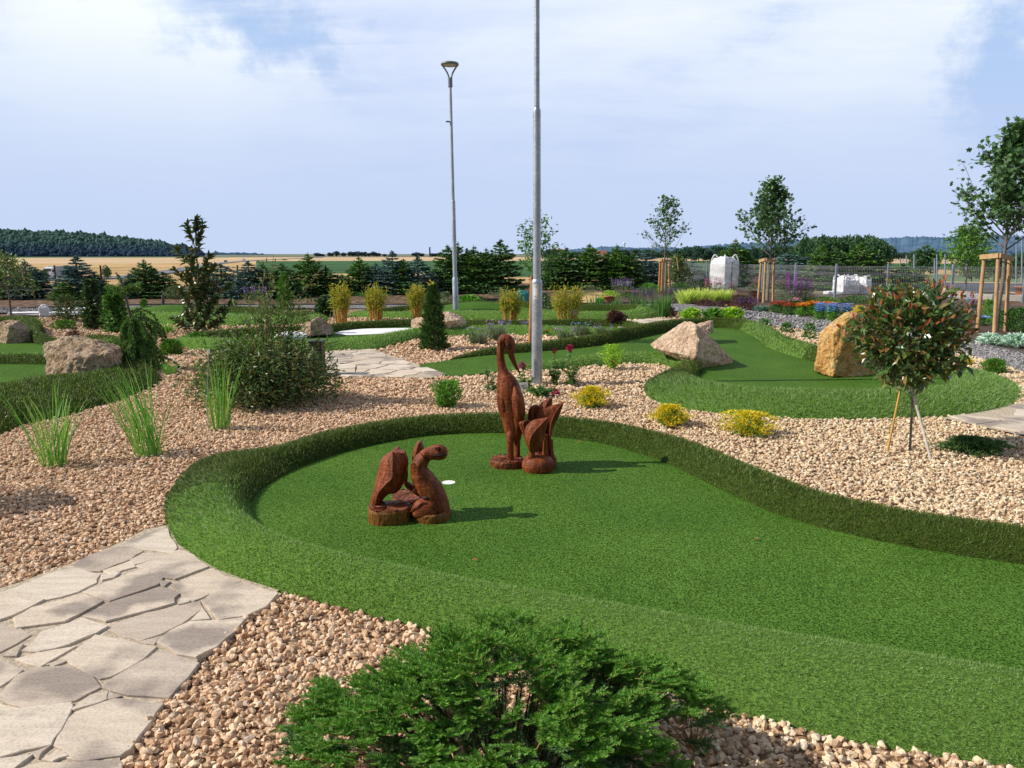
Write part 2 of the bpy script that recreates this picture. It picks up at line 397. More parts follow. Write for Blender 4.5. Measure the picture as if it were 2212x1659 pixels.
# ------------------------------------------------------------------ world and sun
SUN_AZ = math.radians(184.0)      # the sun stands to the left, a little behind the camera
SUN_EL = math.radians(38.0)
sun = bpy.data.lights.new('sun', 'SUN'); suno = bpy.data.objects.new('sun', sun); COL.objects.link(suno)
sun.energy = 5.0; sun.angle = math.radians(0.53); sun.color = (1.0, .93, .82)
sdir = Vector((math.cos(SUN_AZ) * math.cos(SUN_EL), math.sin(SUN_AZ) * math.cos(SUN_EL), math.sin(SUN_EL)))
suno.rotation_euler = sdir.to_track_quat('Z', 'Y').to_euler(); suno.location = (-20, -3, 20)
world = bpy.data.worlds.new('World'); sc.world = world; world.use_nodes = True
nt = world.node_tree; ln = nt.links.new; bg = nt.nodes['Background']
sky = nt.nodes.new('ShaderNodeTexSky'); sky.sky_type = 'NISHITA'; sky.sun_disc = False
sky.sun_elevation = SUN_EL; sky.sun_rotation = math.radians(90) - SUN_AZ; sky.dust_density = 1.5; sky.ozone_density = 2.0; sky.air_density = 1.0
tc = nt.nodes.new('ShaderNodeTexCoord'); GV = tc.outputs['Generated']
sx = nt.nodes.new('ShaderNodeSeparateXYZ'); ln(GV, sx.inputs[0])
def mth(op, a, b=None, c=None, clamp=False):
    n = nt.nodes.new('ShaderNodeMath'); n.operation = op; n.use_clamp = clamp
    for i, x in enumerate((a, b, c)):
        if x is None: continue
        if isinstance(x, (int, float)): n.inputs[i].default_value = x
        else: ln(x, n.inputs[i])
    return n.outputs[0]
def smooth(x, a, b):
    n = nt.nodes.new('ShaderNodeMapRange'); n.interpolation_type = 'SMOOTHSTEP'; n.inputs[1].default_value = a; n.inputs[2].default_value = b
    ln(x, n.inputs[0]); return n.outputs[0]
# clouds: a layer at height, seen in perspective (direction / height), broken by noise
zc = mth('ADD', mth('MAXIMUM', sx.outputs[2], 0.0), 0.16)
cx, cy = mth('DIVIDE', sx.outputs[0], zc), mth('DIVIDE', sx.outputs[1], zc)
cb = nt.nodes.new('ShaderNodeCombineXYZ'); ln(cx, cb.inputs[0]); ln(cy, cb.inputs[1])
nb = noise(nt, 1.25, 9, .60, vec=cb.outputs[0], dist=.35)
mpv = nt.nodes.new('ShaderNodeMapping'); mpv.inputs['Scale'].default_value = (.8, 2.6, 1); mpv.inputs['Rotation'].default_value = (0, 0, .35); ln(cb.outputs[0], mpv.inputs[0])
nv = noise(nt, 1.7, 8, .66, vec=mpv.outputs[0], dist=.5)
def warp(vec, scale, amt, det=5):
    n = nt.nodes.new('ShaderNodeTexNoise'); n.inputs['Scale'].default_value = scale; n.inputs['Detail'].default_value = det; n.inputs['Roughness'].default_value = .62; ln(vec, n.inputs['Vector'])
    s = nt.nodes.new('ShaderNodeVectorMath'); s.operation = 'SUBTRACT'; s.inputs[1].default_value = (.5, .5, .5); ln(n.outputs['Color'], s.inputs[0])
    m_ = nt.nodes.new('ShaderNodeVectorMath'); m_.operation = 'SCALE'; m_.inputs['Scale'].default_value = amt; ln(s.outputs[0], m_.inputs[0])
    a = nt.nodes.new('ShaderNodeVectorMath'); a.operation = 'ADD'; ln(vec, a.inputs[0]); ln(m_.outputs[0], a.inputs[1]); return a.outputs[0]
GVW = warp(GV, 6.0, .26, 9)
def blob(u, v, r):
    """how near the view of the sky is to a direction (1 at its heart, 0 at angular radius r)"""
    d = nrm(ray(u, v)); n = nt.nodes.new('ShaderNodeVectorMath'); n.operation = 'DISTANCE'; n.inputs[1].default_value = d
    ln(GVW, n.inputs[0]); return smooth(n.outputs['Value'], r, 0.0)
gap = mth('ADD', mth('ADD', mth('MULTIPLY', blob(380, -25, .13), .36), mth('MULTIPLY', blob(560, 5, .12), .36)), mth('MULTIPLY', blob(690, 85, .11), .32))
gap = mth('ADD', gap, mth('MULTIPLY', blob(2190, 130, .13), .50)); gap = mth('ADD', gap, mth('MULTIPLY', blob(2230, 260, .14), .3))
gap = mth('ADD', gap, mth('MULTIPLY', blob(100, -10, .2), .22)); gap = mth('ADD', gap, mth('MULTIPLY', blob(1690, 60, .10), .22))
gap = mth('ADD', gap, mth('MULTIPLY', blob(1420, 260, .25), .10))
heap = mth('ADD', mth('MULTIPLY', blob(430, 190, .26), .45), mth('MULTIPLY', blob(120, 200, .35), .35))
heap = mth('ADD', heap, mth('MULTIPLY', blob(1250, 40, .35), .2)); heap = mth('ADD', heap, mth('MULTIPLY', blob(1950, 280, .42), .35))
cov = mth('ADD', mth('MULTIPLY', nb, .75), mth('MULTIPLY', nv, .45))
cov = mth('SUBTRACT', mth('ADD', cov, mth('MULTIPLY', heap, .42)), gap)
cov = smooth(cov, .16, .60)
low = smooth(sx.outputs[2], .0, .28)
dens = mth('ADD', mth('MULTIPLY', nb, .5), mth('ADD', mth('MULTIPLY', nv, .35), mth('MULTIPLY', heap, .6)))
dens = smooth(dens, .32, .80)
skyc = mixc(nt, sky.outputs[0], (4.3, 6.1, 9.4), .8)
skyc = mixc(nt, (5.3, 6.4, 8.8), skyc, smooth(sx.outputs[2], -.02, .34))
# unseen sky behind the camera and overhead, darkened to weaken the fill light
clear = mth('MAXIMUM', smooth(sx.outputs[1], .35, -.25), smooth(sx.outputs[2], .50, .80))
cloudc = mixc(nt, (6.3, 7.2, 9.4), (9.4, 9.9, 10.2), dens)
cloudc = mixc(nt, (5.6, 6.6, 8.8), cloudc, smooth(sx.outputs[2], .02, .30))
ln(mixc(nt, mixc(nt, skyc, cloudc, mth('MULTIPLY', cov, mth('ADD', mth('MULTIPLY', low, .55), .42))), mixc(nt, sky.outputs[0], (2.7, 3.1, 3.9), .7), clear), bg.inputs[0])
bg.inputs[1].default_value = 0.106
sc.view_settings.view_transform = 'Standard'; sc.view_settings.look = 'None'; sc.view_settings.exposure = 0

# ------------------------------------------------------------------ terrain: flat garden, then fields that dip and rise to the horizon
def TZ(d):
    d = np.asarray(d, float)
    return np.interp(d, [0, 46, 70, 120, 180, 250, 330, 450, 700, 1000, 1500, 12000], [-.035, -.035, -.45, -2.1, -4.1, -5.7, -5.9, -5.5, -4.8, -4.1, -3.0, -3.0])
def fieldmat(name, cols, sc_, stretch=(1, 1, 1), rows=None):
    m, nt, b, ln = newmat(name)
    tc = nt.nodes.new('ShaderNodeTexCoord').outputs['Object']
    mp = nt.nodes.new('ShaderNodeMapping'); mp.inputs['Scale'].default_value = stretch; ln(tc, mp.inputs[0])
    c = ramp(nt, cols, noise(nt, sc_, 7, .6, vec=mp.outputs[0]))
    if rows:
        w = nt.nodes.new('ShaderNodeTexWave'); w.inputs['Scale'].default_value = rows; w.inputs['Distortion'].default_value = 1.5
        mr = nt.nodes.new('ShaderNodeMapping'); mr.inputs['Rotation'].default_value = (0, 0, .25); ln(tc, mr.inputs[0]); ln(mr.outputs[0], w.inputs[0])
        c = mixc(nt, c, ramp(nt, [(.62, .66, .62), (1.1, 1.1, 1.0)], w.outputs[1]), .8, 'MULTIPLY')
    ln(c, b.inputs['Base Color']); b.inputs['Roughness'].default_value = .95; b.inputs['Specular IOR Level'].default_value = .1; return m
M['f_soil'] = bedmat('bare_soil', (.17, .11, .07), (.32, .225, .15), 5, 1.0)
M['f_dry'] = fieldmat('dry_ground', [(.12, .13, .05, .3), (.27, .21, .11, .5), (.36, .28, .16, .7)], .6)
M['f_wheat'] = fieldmat('ripe_wheat', [(.34, .21, .085, .3), (.50, .335, .15, .5), (.58, .40, .20, .7)], .06, (1, .4, 1))
M['f_wheat_far'] = fieldmat('ripe_wheat_far', [(.50, .36, .21, .35), (.60, .44, .27, .65)], .012, (1, .3, 1))
M['f_maize'] = fieldmat('maize_crop', [(.030, .085, .030, .3), (.050, .125, .045, .5), (.075, .165, .06, .7)], .05, (1, .4, 1), .12)
M['f_meadow'] = fieldmat('meadow_strip', [(.10, .17, .07, .3), (.16, .22, .10, .7)], .02)
M['f_far'] = fieldmat('distant_fields', [(.10, .15, .11, .35), (.22, .22, .15, .6), (.30, .26, .17, .75)], .004)
ths = np.concatenate([np.arange(-180, -56, 4), np.arange(-56, 56.01, .35), np.arange(60, 180.1, 4)]) * PI / 180
rs = np.unique(np.concatenate([[.3, 4, 10, 20, 30, 36, 42], np.arange(46, 130, 4), np.geomspace(130, 2200, 110), [3000, 4500, 7000, 11000]]))
TH, RR = np.meshgrid(ths, rs, indexing='ij')
TX, TY = RR * np.sin(TH), RR * np.cos(TH); TV = np.stack([TX, TY, TZ(RR)], -1)
nR = len(rs); I, J = np.meshgrid(np.arange(len(ths) - 1), np.arange(nR - 1), indexing='ij')
TF = np.stack([I * nR + J, (I + 1) * nR + J, (I + 1) * nR + J + 1, I * nR + J + 1], -1).reshape(-1, 4)[:, ::-1]
fc = TV.reshape(-1, 3)[TF].mean(1); fd = np.hypot(fc[:, 0], fc[:, 1]); fa = np.degrees(np.arctan2(fc[:, 0], fc[:, 1]))
fu = CX + np.tan(np.radians(np.clip(fa, -80, 80))) * FPX
zone = np.full(len(TF), 0)
far = fd > 47
zone[far & (fd < 1250)] = 2                                              # wheat
zone[far & (fu > 560) & (fd > 310) & (fd < 720) & (fu < 1880)] = 4  # maize
zone[far & (fu > 1100) & (fd > 250) & (fd < 720) & (fu < 1880)] = 4
zone[far & (fd > 620) & (zone == 2)] = 3
zone[far & (fu > 1860) & (fd > 180) & (fd < 330)] = 5
zone[far & (fu > 1860) & (fd > 420) & (fd < 620)] = 4
zone[far & (fd > 1180) & (fd < 1330) & (fu < 500)] = 5
zone[fd >= 1330] = 6; zone[(fd > 1000) & (fd <= 1330) & (fu > 1150)] = 6
zone[(fd < 47) & (fu > 1330) & (fd > 33)] = 1
for k, (nm, mt) in enumerate([('ground', 'f_soil'), ('dry_ground', 'f_dry'), ('wheat_field', 'f_wheat'), ('far_wheat_field', 'f_wheat_far'), ('maize_field', 'f_maize'), ('meadow', 'f_meadow'), ('distant_terrain', 'f_far')]):
    sel = TF[zone == k]
    if not len(sel): continue
    ids, inv = np.unique(sel, return_inverse=True)
    mb = MB().add(TV.reshape(-1, 3)[ids], inv.reshape(-1, 4))
    tag(mb.build(nm, M[mt]), kind='structure')

# the country road the truck and cars drive on
def far_pt(u, d, dz=0.0):
    a = math.atan((u - CX) / FPX); return np.array([d * math.sin(a), d * math.cos(a), float(TZ(d)) + dz])
RD = spline([far_pt(-600, 200), far_pt(-100, 226), far_pt(155, 250), far_pt(320, 300), far_pt(490, 600), far_pt(600, 850), far_pt(690, 1100), far_pt(702, 1330)], 12)
RT = nrm(np.gradient(RD[:, :2], axis=0)); RN = np.stack([-RT[:, 1], RT[:, 0]], -1)
mb = MB(); w = np.array([-1, -.88, .88, 1]) * 4.6; hz = np.array([-.6, .42, .42, -.6])
V = np.stack([np.concatenate([RD[:, :2] + RN * w[i], (TZ(np.hypot(RD[:, 0], RD[:, 1])) + hz[i])[:, None]], 1) for i in range(4)], 1)
n = len(RD); F = [(i * 4 + j, i * 4 + j + 1, i * 4 + 5 + j, i * 4 + 4 + j) for i in range(n - 1) for j in range(3)]
mb.add(V.reshape(-1, 3), F); M['asphalt'] = flat('asphalt', (.17, .175, .19), .9, .15, .3)
tag(mb.build('road', M['asphalt']), kind='structure')
def road_z(p): return float(TZ(math.hypot(p[0], p[1]))) + .42

# ------------------------------------------------------------------ far hills under woods, distance haze painted into their colours
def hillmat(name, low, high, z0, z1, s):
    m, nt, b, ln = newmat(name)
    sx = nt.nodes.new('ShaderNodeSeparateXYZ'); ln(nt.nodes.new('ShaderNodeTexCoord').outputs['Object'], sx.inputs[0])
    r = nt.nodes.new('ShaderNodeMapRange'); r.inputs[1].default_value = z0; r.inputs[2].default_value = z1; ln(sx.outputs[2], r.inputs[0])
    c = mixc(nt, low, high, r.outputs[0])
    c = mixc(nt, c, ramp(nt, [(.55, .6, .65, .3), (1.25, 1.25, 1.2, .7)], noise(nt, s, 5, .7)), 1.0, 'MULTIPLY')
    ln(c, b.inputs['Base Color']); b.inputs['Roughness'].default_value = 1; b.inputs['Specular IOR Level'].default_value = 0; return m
def ridge(name, crest, d, depth, mat, rough, step=6, seed=1):
    us, vs = np.array(crest).T; uu = np.arange(us[0], us[-1] + .1, step / d * FPX); vv = np.interp(uu, us, vs)
    r = np.random.default_rng(seed); z0 = float(TZ(d)) - 1
    a = np.arctan((uu - CX) / FPX); dd = d + depth * .5
    zc = CAM_H + (548 - vv) / FPX * dd + r.normal(size=len(uu)) * rough
    prof = [(0, 0), (.12, .35), (.3, .72), (.5, 1), (.8, .9), (1.2, .3)]
    V = []
    for t, f in prof:
        rr = d + depth * t; V.append(np.stack([np.sin(a) * rr, np.cos(a) * rr, z0 + (zc - z0) * f + (r.normal(size=len(uu)) * rough * .7 if 0 < f < 1 else 0)], -1))
    V = np.array(V); n = len(uu); k = len(prof)
    F = [(i * n + j, i * n + j + 1, (i + 1) * n + j + 1, (i + 1) * n + j) for i in range(k - 1) for j in range(n - 1)]
    o = MB().add(V.reshape(-1, 3), F, 0, True).build(name, mat); tag(o, kind='structure'); return V
M['hill_left'] = hillmat('wooded_hill', (.042, .070, .110), (.085, .15, .125), 6, 24, .05)  # haze painted in as blue, darker towards the foot
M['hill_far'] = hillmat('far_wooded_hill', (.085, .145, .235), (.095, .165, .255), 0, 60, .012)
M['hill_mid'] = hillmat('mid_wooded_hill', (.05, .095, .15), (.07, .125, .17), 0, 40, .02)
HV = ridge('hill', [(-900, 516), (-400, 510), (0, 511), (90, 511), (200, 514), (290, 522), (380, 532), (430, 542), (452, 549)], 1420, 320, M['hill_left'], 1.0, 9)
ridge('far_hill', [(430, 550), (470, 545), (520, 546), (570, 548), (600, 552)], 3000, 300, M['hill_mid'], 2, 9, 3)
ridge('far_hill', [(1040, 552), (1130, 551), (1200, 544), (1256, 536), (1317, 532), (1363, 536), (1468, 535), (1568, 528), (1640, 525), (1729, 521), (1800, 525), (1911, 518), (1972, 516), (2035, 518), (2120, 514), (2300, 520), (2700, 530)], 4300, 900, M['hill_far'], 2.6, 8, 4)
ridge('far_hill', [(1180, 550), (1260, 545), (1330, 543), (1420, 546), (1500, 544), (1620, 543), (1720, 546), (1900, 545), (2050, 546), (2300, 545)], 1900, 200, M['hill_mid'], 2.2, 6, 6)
# the wood on the near hill: nobody could count its trees
iv, if_ = ico(1)
def tree_balls(mb, P, S, r):
    N = len(P); k = len(iv)
    V = P[:, None, :] + iv[None] * S[:, None, :] * (1 + .22 * r.normal(size=(N, k, 1)))
    F = (np.arange(N)[:, None, None] * k + if_[None]).reshape(-1, 3); mb.add(V.reshape(-1, 3), F); return mb
r = np.random.default_rng(3); nseg = HV.shape[1]; Nf = 5200
t = r.uniform(0, 3.2, Nf); q = r.uniform(0, nseg - 1.01, Nf); i0 = t.astype(int); j0 = q.astype(int); ft, fq = (t - i0)[:, None], (q - j0)[:, None]
P = (HV[i0, j0] * (1 - fq) + HV[i0, j0 + 1] * fq) * (1 - ft) + (HV[i0 + 1, j0] * (1 - fq) + HV[i0 + 1, j0 + 1] * fq) * ft
s = r.uniform(3.0, 5.2, Nf); S = np.stack([s, s, s * r.uniform(.8, 1.5, Nf)], -1)
tag(tree_balls(MB(), P + [0, 0, 1], S, r).build('forest', M['hill_left']), kind='stuff', label='dark wooded slope along the left horizon')

# ------------------------------------------------------------------ putting greens
OUT = []       # outer outlines, kept clear of loose stones
def arc_sample(ctrl_in, ctrl_out, H, step, closed):
    A = np.concatenate([ctrl_in, ctrl_out, H[:, None]], 1); n = len(A)
    if closed: Q = np.vstack([A[-1], A, A[0], A[1]])
    else: Q = np.vstack([2 * A[0] - A[1], A, 2 * A[-1] - A[-2]])
    out = []
    for i in range(1, len(Q) - 2):
        k = max(2, int(np.linalg.norm(Q[i + 1, :2] - Q[i, :2]) / step)); 
        for t in np.linspace(0, 1, k, endpoint=False):
            out.append(0.5 * (2 * Q[i] + (Q[i + 1] - Q[i - 1]) * t + (2 * Q[i - 1] - 5 * Q[i] + 4 * Q[i + 1] - Q[i + 2]) * t * t + (3 * Q[i] - Q[i - 1] - 3 * Q[i + 1] + Q[i + 2]) * t ** 3))
    if not closed: out.append(A[-1])
    return np.array(out)
SURF = .02
PROF_S = np.array([0, .04, .1, .18, .28, .4, .52, .64, .76, .87, .95, 1.0])
def prof(s): return np.where(s < .38, np.sin(PI / 2 * s / .38) ** .85, np.cos(PI / 2 * np.clip((s - .38) / .62, 0, 1)) ** .8)
def fill(outline, holes=(), z=SURF):
    bm = bmesh.new(); eds = []
    for loop in [outline] + list(holes):
        vs = [bm.verts.new((p[0], p[1], z)) for p in loop]
        eds += [bm.edges.new((vs[i], vs[(i + 1) % len(vs)])) for i in range(len(vs))]
    bmesh.ops.triangle_fill(bm, use_beauty=True, edges=eds, normal=(0, 0, 1))
    bm.verts.ensure_lookup_table(); bm.verts.index_update()
    V = np.array([v.co[:] for v in bm.verts]); F = np.array([[v.index for v in f.verts] for f in bm.faces]); bm.free()
    e1 = V[F[:, 1]] - V[F[:, 0]]; e2 = V[F[:, 2]] - V[F[:, 0]]
    fl = np.cross(e1, e2)[:, 2] < 0; F[fl] = F[fl][:, ::-1]; return V, F
def green(label, ctrl, step, dens, bl, mat='turf_blade', group='putting greens', surf_label=None, hole=None, mound=None, shade_bias=0.0):
    inn = np.array([W(c[0], c[1], SURF)[:2] for c in ctrl]); n = len(ctrl)
    area = 0.5 * np.sum(inn[:, 0] * np.roll(inn[:, 1], -1) - np.roll(inn[:, 0], -1) * inn[:, 1]); sg = 1 if area > 0 else -1
    tg = nrm(np.roll(inn, -1, 0) - np.roll(inn, 1, 0)); no = np.stack([tg[:, 1], -tg[:, 0]], -1) * sg
    out = np.array([W(c[2], c[3])[:2] if len(c) == 5 else inn[i] + no[i] * c[2] for i, c in enumerate(ctrl)])
    H = np.array([c[-1] for c in ctrl], float)
    S = arc_sample(inn, out, H, step, True); a, o, h = S[:, :2], S[:, 2:4], np.maximum(S[:, 4], 0)
    OUT.append(o); c0 = inn.mean(0); root = thing('putting_green', label, 'putting green', (c0[0], c0[1], 0), group)
    holes = []
    if hole is not None:
        hc = W(hole[0], hole[1], SURF); ang = np.linspace(0, 2 * PI, 24, endpoint=False)
        holes = [np.stack([hc[0] + .050 * np.cos(ang), hc[1] + .050 * np.sin(ang)], -1)]
    V, F = fill(a, holes); mb = MB().add(V, F)
    if mound:
        for (mu, mv, mr, mh) in mound:
            c = W(mu, mv, SURF); rr = np.linspace(0, 1, 10); aa = np.linspace(0, 2 * PI, 28, endpoint=False)
            mv_ = [[c[0] + r_ * mr * math.cos(t) * 1.5, c[1] + r_ * mr * math.sin(t), SURF - .004 + mh * (math.cos(PI * r_) + 1) / 2] for r_ in rr for t in aa]
            mb.add(mv_, [(i * 28 + j, (i + 1) * 28 + j, (i + 1) * 28 + (j + 1) % 28, i * 28 + (j + 1) % 28) for i in range(9) for j in range(28)], 0, True)
    mb.build('playing_surface', M['turf'], root)  # distance haze painted into the leaves as a bluish cast
    m = len(a); sN = len(PROF_S); ps = prof(PROF_S)
    P2 = a[:, None, :] * (1 - PROF_S)[None, :, None] + o[:, None, :] * PROF_S[None, :, None]
    Z = SURF * (1 - PROF_S)[None] + h[:, None] * ps[None] - .004 * (PROF_S[None] > .99)
    V = np.concatenate([P2, Z[..., None]], -1)
    i = np.arange(m)[:, None] * sN; i2 = (np.arange(m)[:, None] + 1) % m * sN; j = np.arange(sN - 1)[None]
    F = np.stack([i + j, i2 + j, i2 + j + 1, i + j + 1], -1).reshape(-1, 4)
    if sg > 0: F = F[:, ::-1]
    hv = h > .012
    keep = np.repeat(hv & np.roll(hv, -1), sN - 1)
    fo = np.repeat(nrm(o - a)[:, 1], sN - 1)[keep] + shade_bias; mb = MB().add(V.reshape(-1, 3), F[keep][fo < .12], 1, True); V0 = V.reshape(-1, 3)
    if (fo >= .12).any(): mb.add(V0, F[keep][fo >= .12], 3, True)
    # pile: one fibre per blade
    Q = V.reshape(-1, 3)[F[keep]]; ar = np.linalg.norm(np.cross(Q[:, 1] - Q[:, 0], Q[:, 3] - Q[:, 0]), axis=1)
    d0 = np.hypot(Q[:, 0, 0], Q[:, 0, 1]); wgt = ar * np.clip((5.0 / np.maximum(d0, 2.0)) ** 1.3, .05, 1.6)
    vis = np.abs(Q[:, 0, 0]) < Q[:, 0, 1] * .74 + .6; wgt = wgt * vis
    N = int(dens * wgt.sum()); fi = rng.choice(len(Q), N, p=wgt / wgt.sum())
    s1, s2 = rng.uniform(size=(2, N, 1)); q = Q[fi]
    pts = (q[:, 0] * (1 - s1) + q[:, 1] * s1) * (1 - s2) + (q[:, 3] * (1 - s1) + q[:, 2] * s1) * s2
    nn = nrm(np.cross(q[:, 1] - q[:, 0], q[:, 3] - q[:, 0])); nn *= np.sign(nn[:, 2:3] + 1e-9)
    dd = np.clip(np.hypot(pts[:, 0], pts[:, 1]) / 5.0, .6, 6) ** .75
    ov = np.repeat(nrm(o - a), sN - 1, 0)[keep][fi]
    D = nn * .7 + [0, 0, .25] + np.c_[ov * .55, np.zeros(N)] + rng.normal(size=(N, 3)) * .38
    # the pile leans outwards: where it leans away from the path side the shade in its depth is painted by darker fibres
    dark = rng.uniform(size=N) < np.clip(.52 + shade_bias + ov[:, 1] * .9, .04, .96)
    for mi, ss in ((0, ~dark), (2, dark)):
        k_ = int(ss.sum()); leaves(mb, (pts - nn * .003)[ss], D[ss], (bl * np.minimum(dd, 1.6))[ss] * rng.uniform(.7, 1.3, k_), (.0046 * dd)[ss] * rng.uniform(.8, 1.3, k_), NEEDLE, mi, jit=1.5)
    mb.build('turf_border', [M[mat], M['turf_base'], M['turf_shaded'], M['turf_base_shaded']], root)
    if hole is not None:
        mb = MB(); lathe(mb, (hc[0], hc[1], 0), [(.0498, SURF + .001), (.0498, -.030)], 24); 
        mb.build('hole_cup', M['card'], root)
        mb = MB(); lathe(mb, (hc[0], hc[1], 0), [(.049, -.030), (.049, -.028)], 24); mb.build('cup_floor', M['cup_grey'], root)
    return root
h1 = .15
G1 = green('large front putting green with the carved wooden sculptures standing on it', [
    (2330, 1237, .5, h1), (2212, 1220, .5, h1), (2000, 1188, .5, h1), (1850, 1158, .5, h1), (1700, 1118, .5, h1), (1600, 1078, .5, h1), (1500, 1030, .5, h1), (1420, 993, .5, h1),
    (1340, 968, .48, h1), (1250, 950, .48, h1), (1090, 936, .48, h1), (950, 940, .48, h1), (850, 953, .48, h1), (750, 975, .48, h1), (660, 1005, .48, h1),
    (590, 1040, 430, 1003, h1), (550, 1075, 368, 1065, h1), (538, 1105, 358, 1115, h1), (552, 1135, 372, 1165, h1), (590, 1165, 450, 1228, h1), (640, 1192, 555, 1268, h1), (700, 1215, 680, 1302, h1),
    (830, 1247, 880, 1352, h1), (1000, 1280, 1100, 1408, h1), (1250, 1318, 1400, 1490, h1), (1500, 1360, 1640, 1556, h1), (1700, 1392, 1850, 1605, h1), (1900, 1426, 2060, 1640, h1), (2212, 1480, 2260, 1668, h1),
    (2600, 1540, 2500, 1700, h1), (3100, 1560, .5, h1), (3400, 1450, .5, h1), (3000, 1340, .5, h1), (2600, 1278, .5, h1)], .055, 12500, .027, hole=(969, 1042))
h2 = .17
G2 = green('second putting green with two pale boulders behind the tall lamp post', [
    (905, 790, .02, 0), (963, 811, .02, 0), (1028, 808, .02, 0), (1080, 802, .03, .0), (1130, 795, 1135, 801, .05), (1190, 789, 1195, 800, .09), (1291, 778, 1300, 791, .12), (1381, 775, 1390, 787, .13), (1450, 778, 1432, 791, .14), (1498, 786, 1455, 797, .15),
    (1518, 801, 1458, 801, .14), (1505, 816, 1440, 809, .14), (1511, 829, 1395, 831, .15), (1551, 843, 1400, 858, .16), (1600, 852, 1447, 878, h2), (1645, 857, 1530, 892, h2), (1727, 860, 1640, 901, h2), (1847, 862, 1790, 907, h2), (1951, 858, 1960, 905, h2),
    (2010, 850, 2090, 897, .15), (2042, 838, 2175, 880, .14), (2055, 824, 2206, 848, .13), (2030, 812, 2170, 823, .12), (1960, 806, 2050, 802, .14), (1860, 800, .55, .2), (1763, 783, .5, .22), (1719, 771, .5, .22), (1659, 750, .5, .22), (1639, 734, .5, .22), (1619, 722, .5, .22), (1585, 711, .5, .22), (1535, 708, .5, .22),
    (1480, 712, .5, .22), (1420, 722, .5, .22), (1331, 741, .5, .19), (1231, 754, .5, .16), (1114, 763, .4, .12), (1050, 768, .3, .08), (990, 775, .1, .03), (950, 781, .02, 0)], .09, 11000, .028)
h3 = .2
G3 = green('left putting green with a big tan boulder on its dark grass rim', [
    (-500, 868, .55, h3), (-200, 856, -200, 985, h3), (0, 845, 0, 941, h3), (45, 836, 50, 919, h3), (97, 828, 140, 901, h3), (180, 823, 205, 882, h3), (225, 815, 262, 866, h3), (248, 808, 322, 843, h3), (256, 801, 346, 823, h3),
    (245, 796, 325, 802, h3), (225, 792, 270, 783, .15), (150, 789, .45, .13), (60, 787, .45, .13), (-60, 787, .45, .13), (-300, 795, .45, .13), (-560, 815, .5, .13)], .11, 9000, .028, shade_bias=1.15)  # whole rim takes the copies with painted shade
G4 = green('far left putting green with a boulder at the edge of the photo', [
    (-300, 776, .15, .05), (-60, 770, .15, .05), (60, 769, .15, .05), (150, 765, .2, .1), (205, 757, .4, .18), (218, 750, .5, .18), (180, 744, .5, .16), (120, 745, .3, .1), (75, 742, 96, 738, .22), (62, 728, 96, 718, .28), (40, 715, 78, 706, .28), (0, 708, .5, .25), (-150, 712, .5, .2), (-300, 735, .5, .2)], .14, 7000, .03)
h4 = .16
G5 = green('low putting green with a white sand patch beside the stone path', [
    (430, 742, .5, h4), (560, 746, 560, 764, h4), (640, 749, 640, 766, h4), (703, 748, 700, 762, h4), (750, 744, 755, 758, h4), (803, 738, 812, 755, h4), (853, 729, 872, 741, h4), (900, 722, 912, 731, h4), (963, 718.5, 975, 728, h4), (1040, 717, .6, h4), (1106, 716, .6, h4), (1240, 719, .6, h4), (1310, 722, .5, .1), (1352, 720, .4, .08), (1370, 713, .4, .1),
    (1345, 707, .5, .14), (1281, 705, .5, h4), (1190, 706, .5, h4), (1106, 708, .5, h4), (1008, 707, .5, h4), (950, 706, .5, h4), (886, 706, .5, h4), (830, 708, .5, h4), (778, 711, .5, h4), (723, 717, .5, h4), (650, 722, .5, h4), (520, 728, .5, h4)], .15, 6000, .03)
h5 = .2
G6 = green('mounded putting green in the middle distance behind the bamboo row', [
    (800, 681, .7, .12), (900, 683, .8, .16), (985, 684, .9, h5), (1080, 685, .9, h5), (1160, 686, .8, h5), (1260, 687, .8, h5), (1340, 685, .8, h5), (1376, 679, .7, .25), (1345, 674, .6, .22), (1249, 672, .6, .2), (1170, 668, .6, .2), (1080, 665, .6, .2), (1000, 666, .6, .2), (940, 669, .6, .18), (850, 675, .6, .14)], .2, 5000, .03, mound=[(1035, 674, 1.7, .30), (1150, 676, .9, .15)])
G7 = green('putting green far behind the tall magnolia on the left', [
    (300, 690, .8, .2), (400, 693, .9, .25), (480, 695, .9, .25), (560, 697, .8, .2), (640, 696, .7, .15), (660, 688, .6, .15), (600, 680, .6, .15), (500, 675, .6, .18), (400, 672, .6, .18), (320, 676, .6, .18)], .25, 4000, .03, mound=[(370, 682, 1.4, .3)])
# white sand patch lying in the low green
mb = MB(); P = spline(np.array([W(u, v, SURF + .008) for u, v in [(722, 720), (745, 713.5), (790, 710), (840, 709), (888, 708.6), (905, 711), (893, 717), (845, 720), (800, 722), (750, 723.5), (722, 720)]]), 5)[:-1]
V, F = fill(P[:, :2], z=SURF + .008); mb.add(V, F); tag(mb.build('sand_patch', M['sand']), kind='structure')

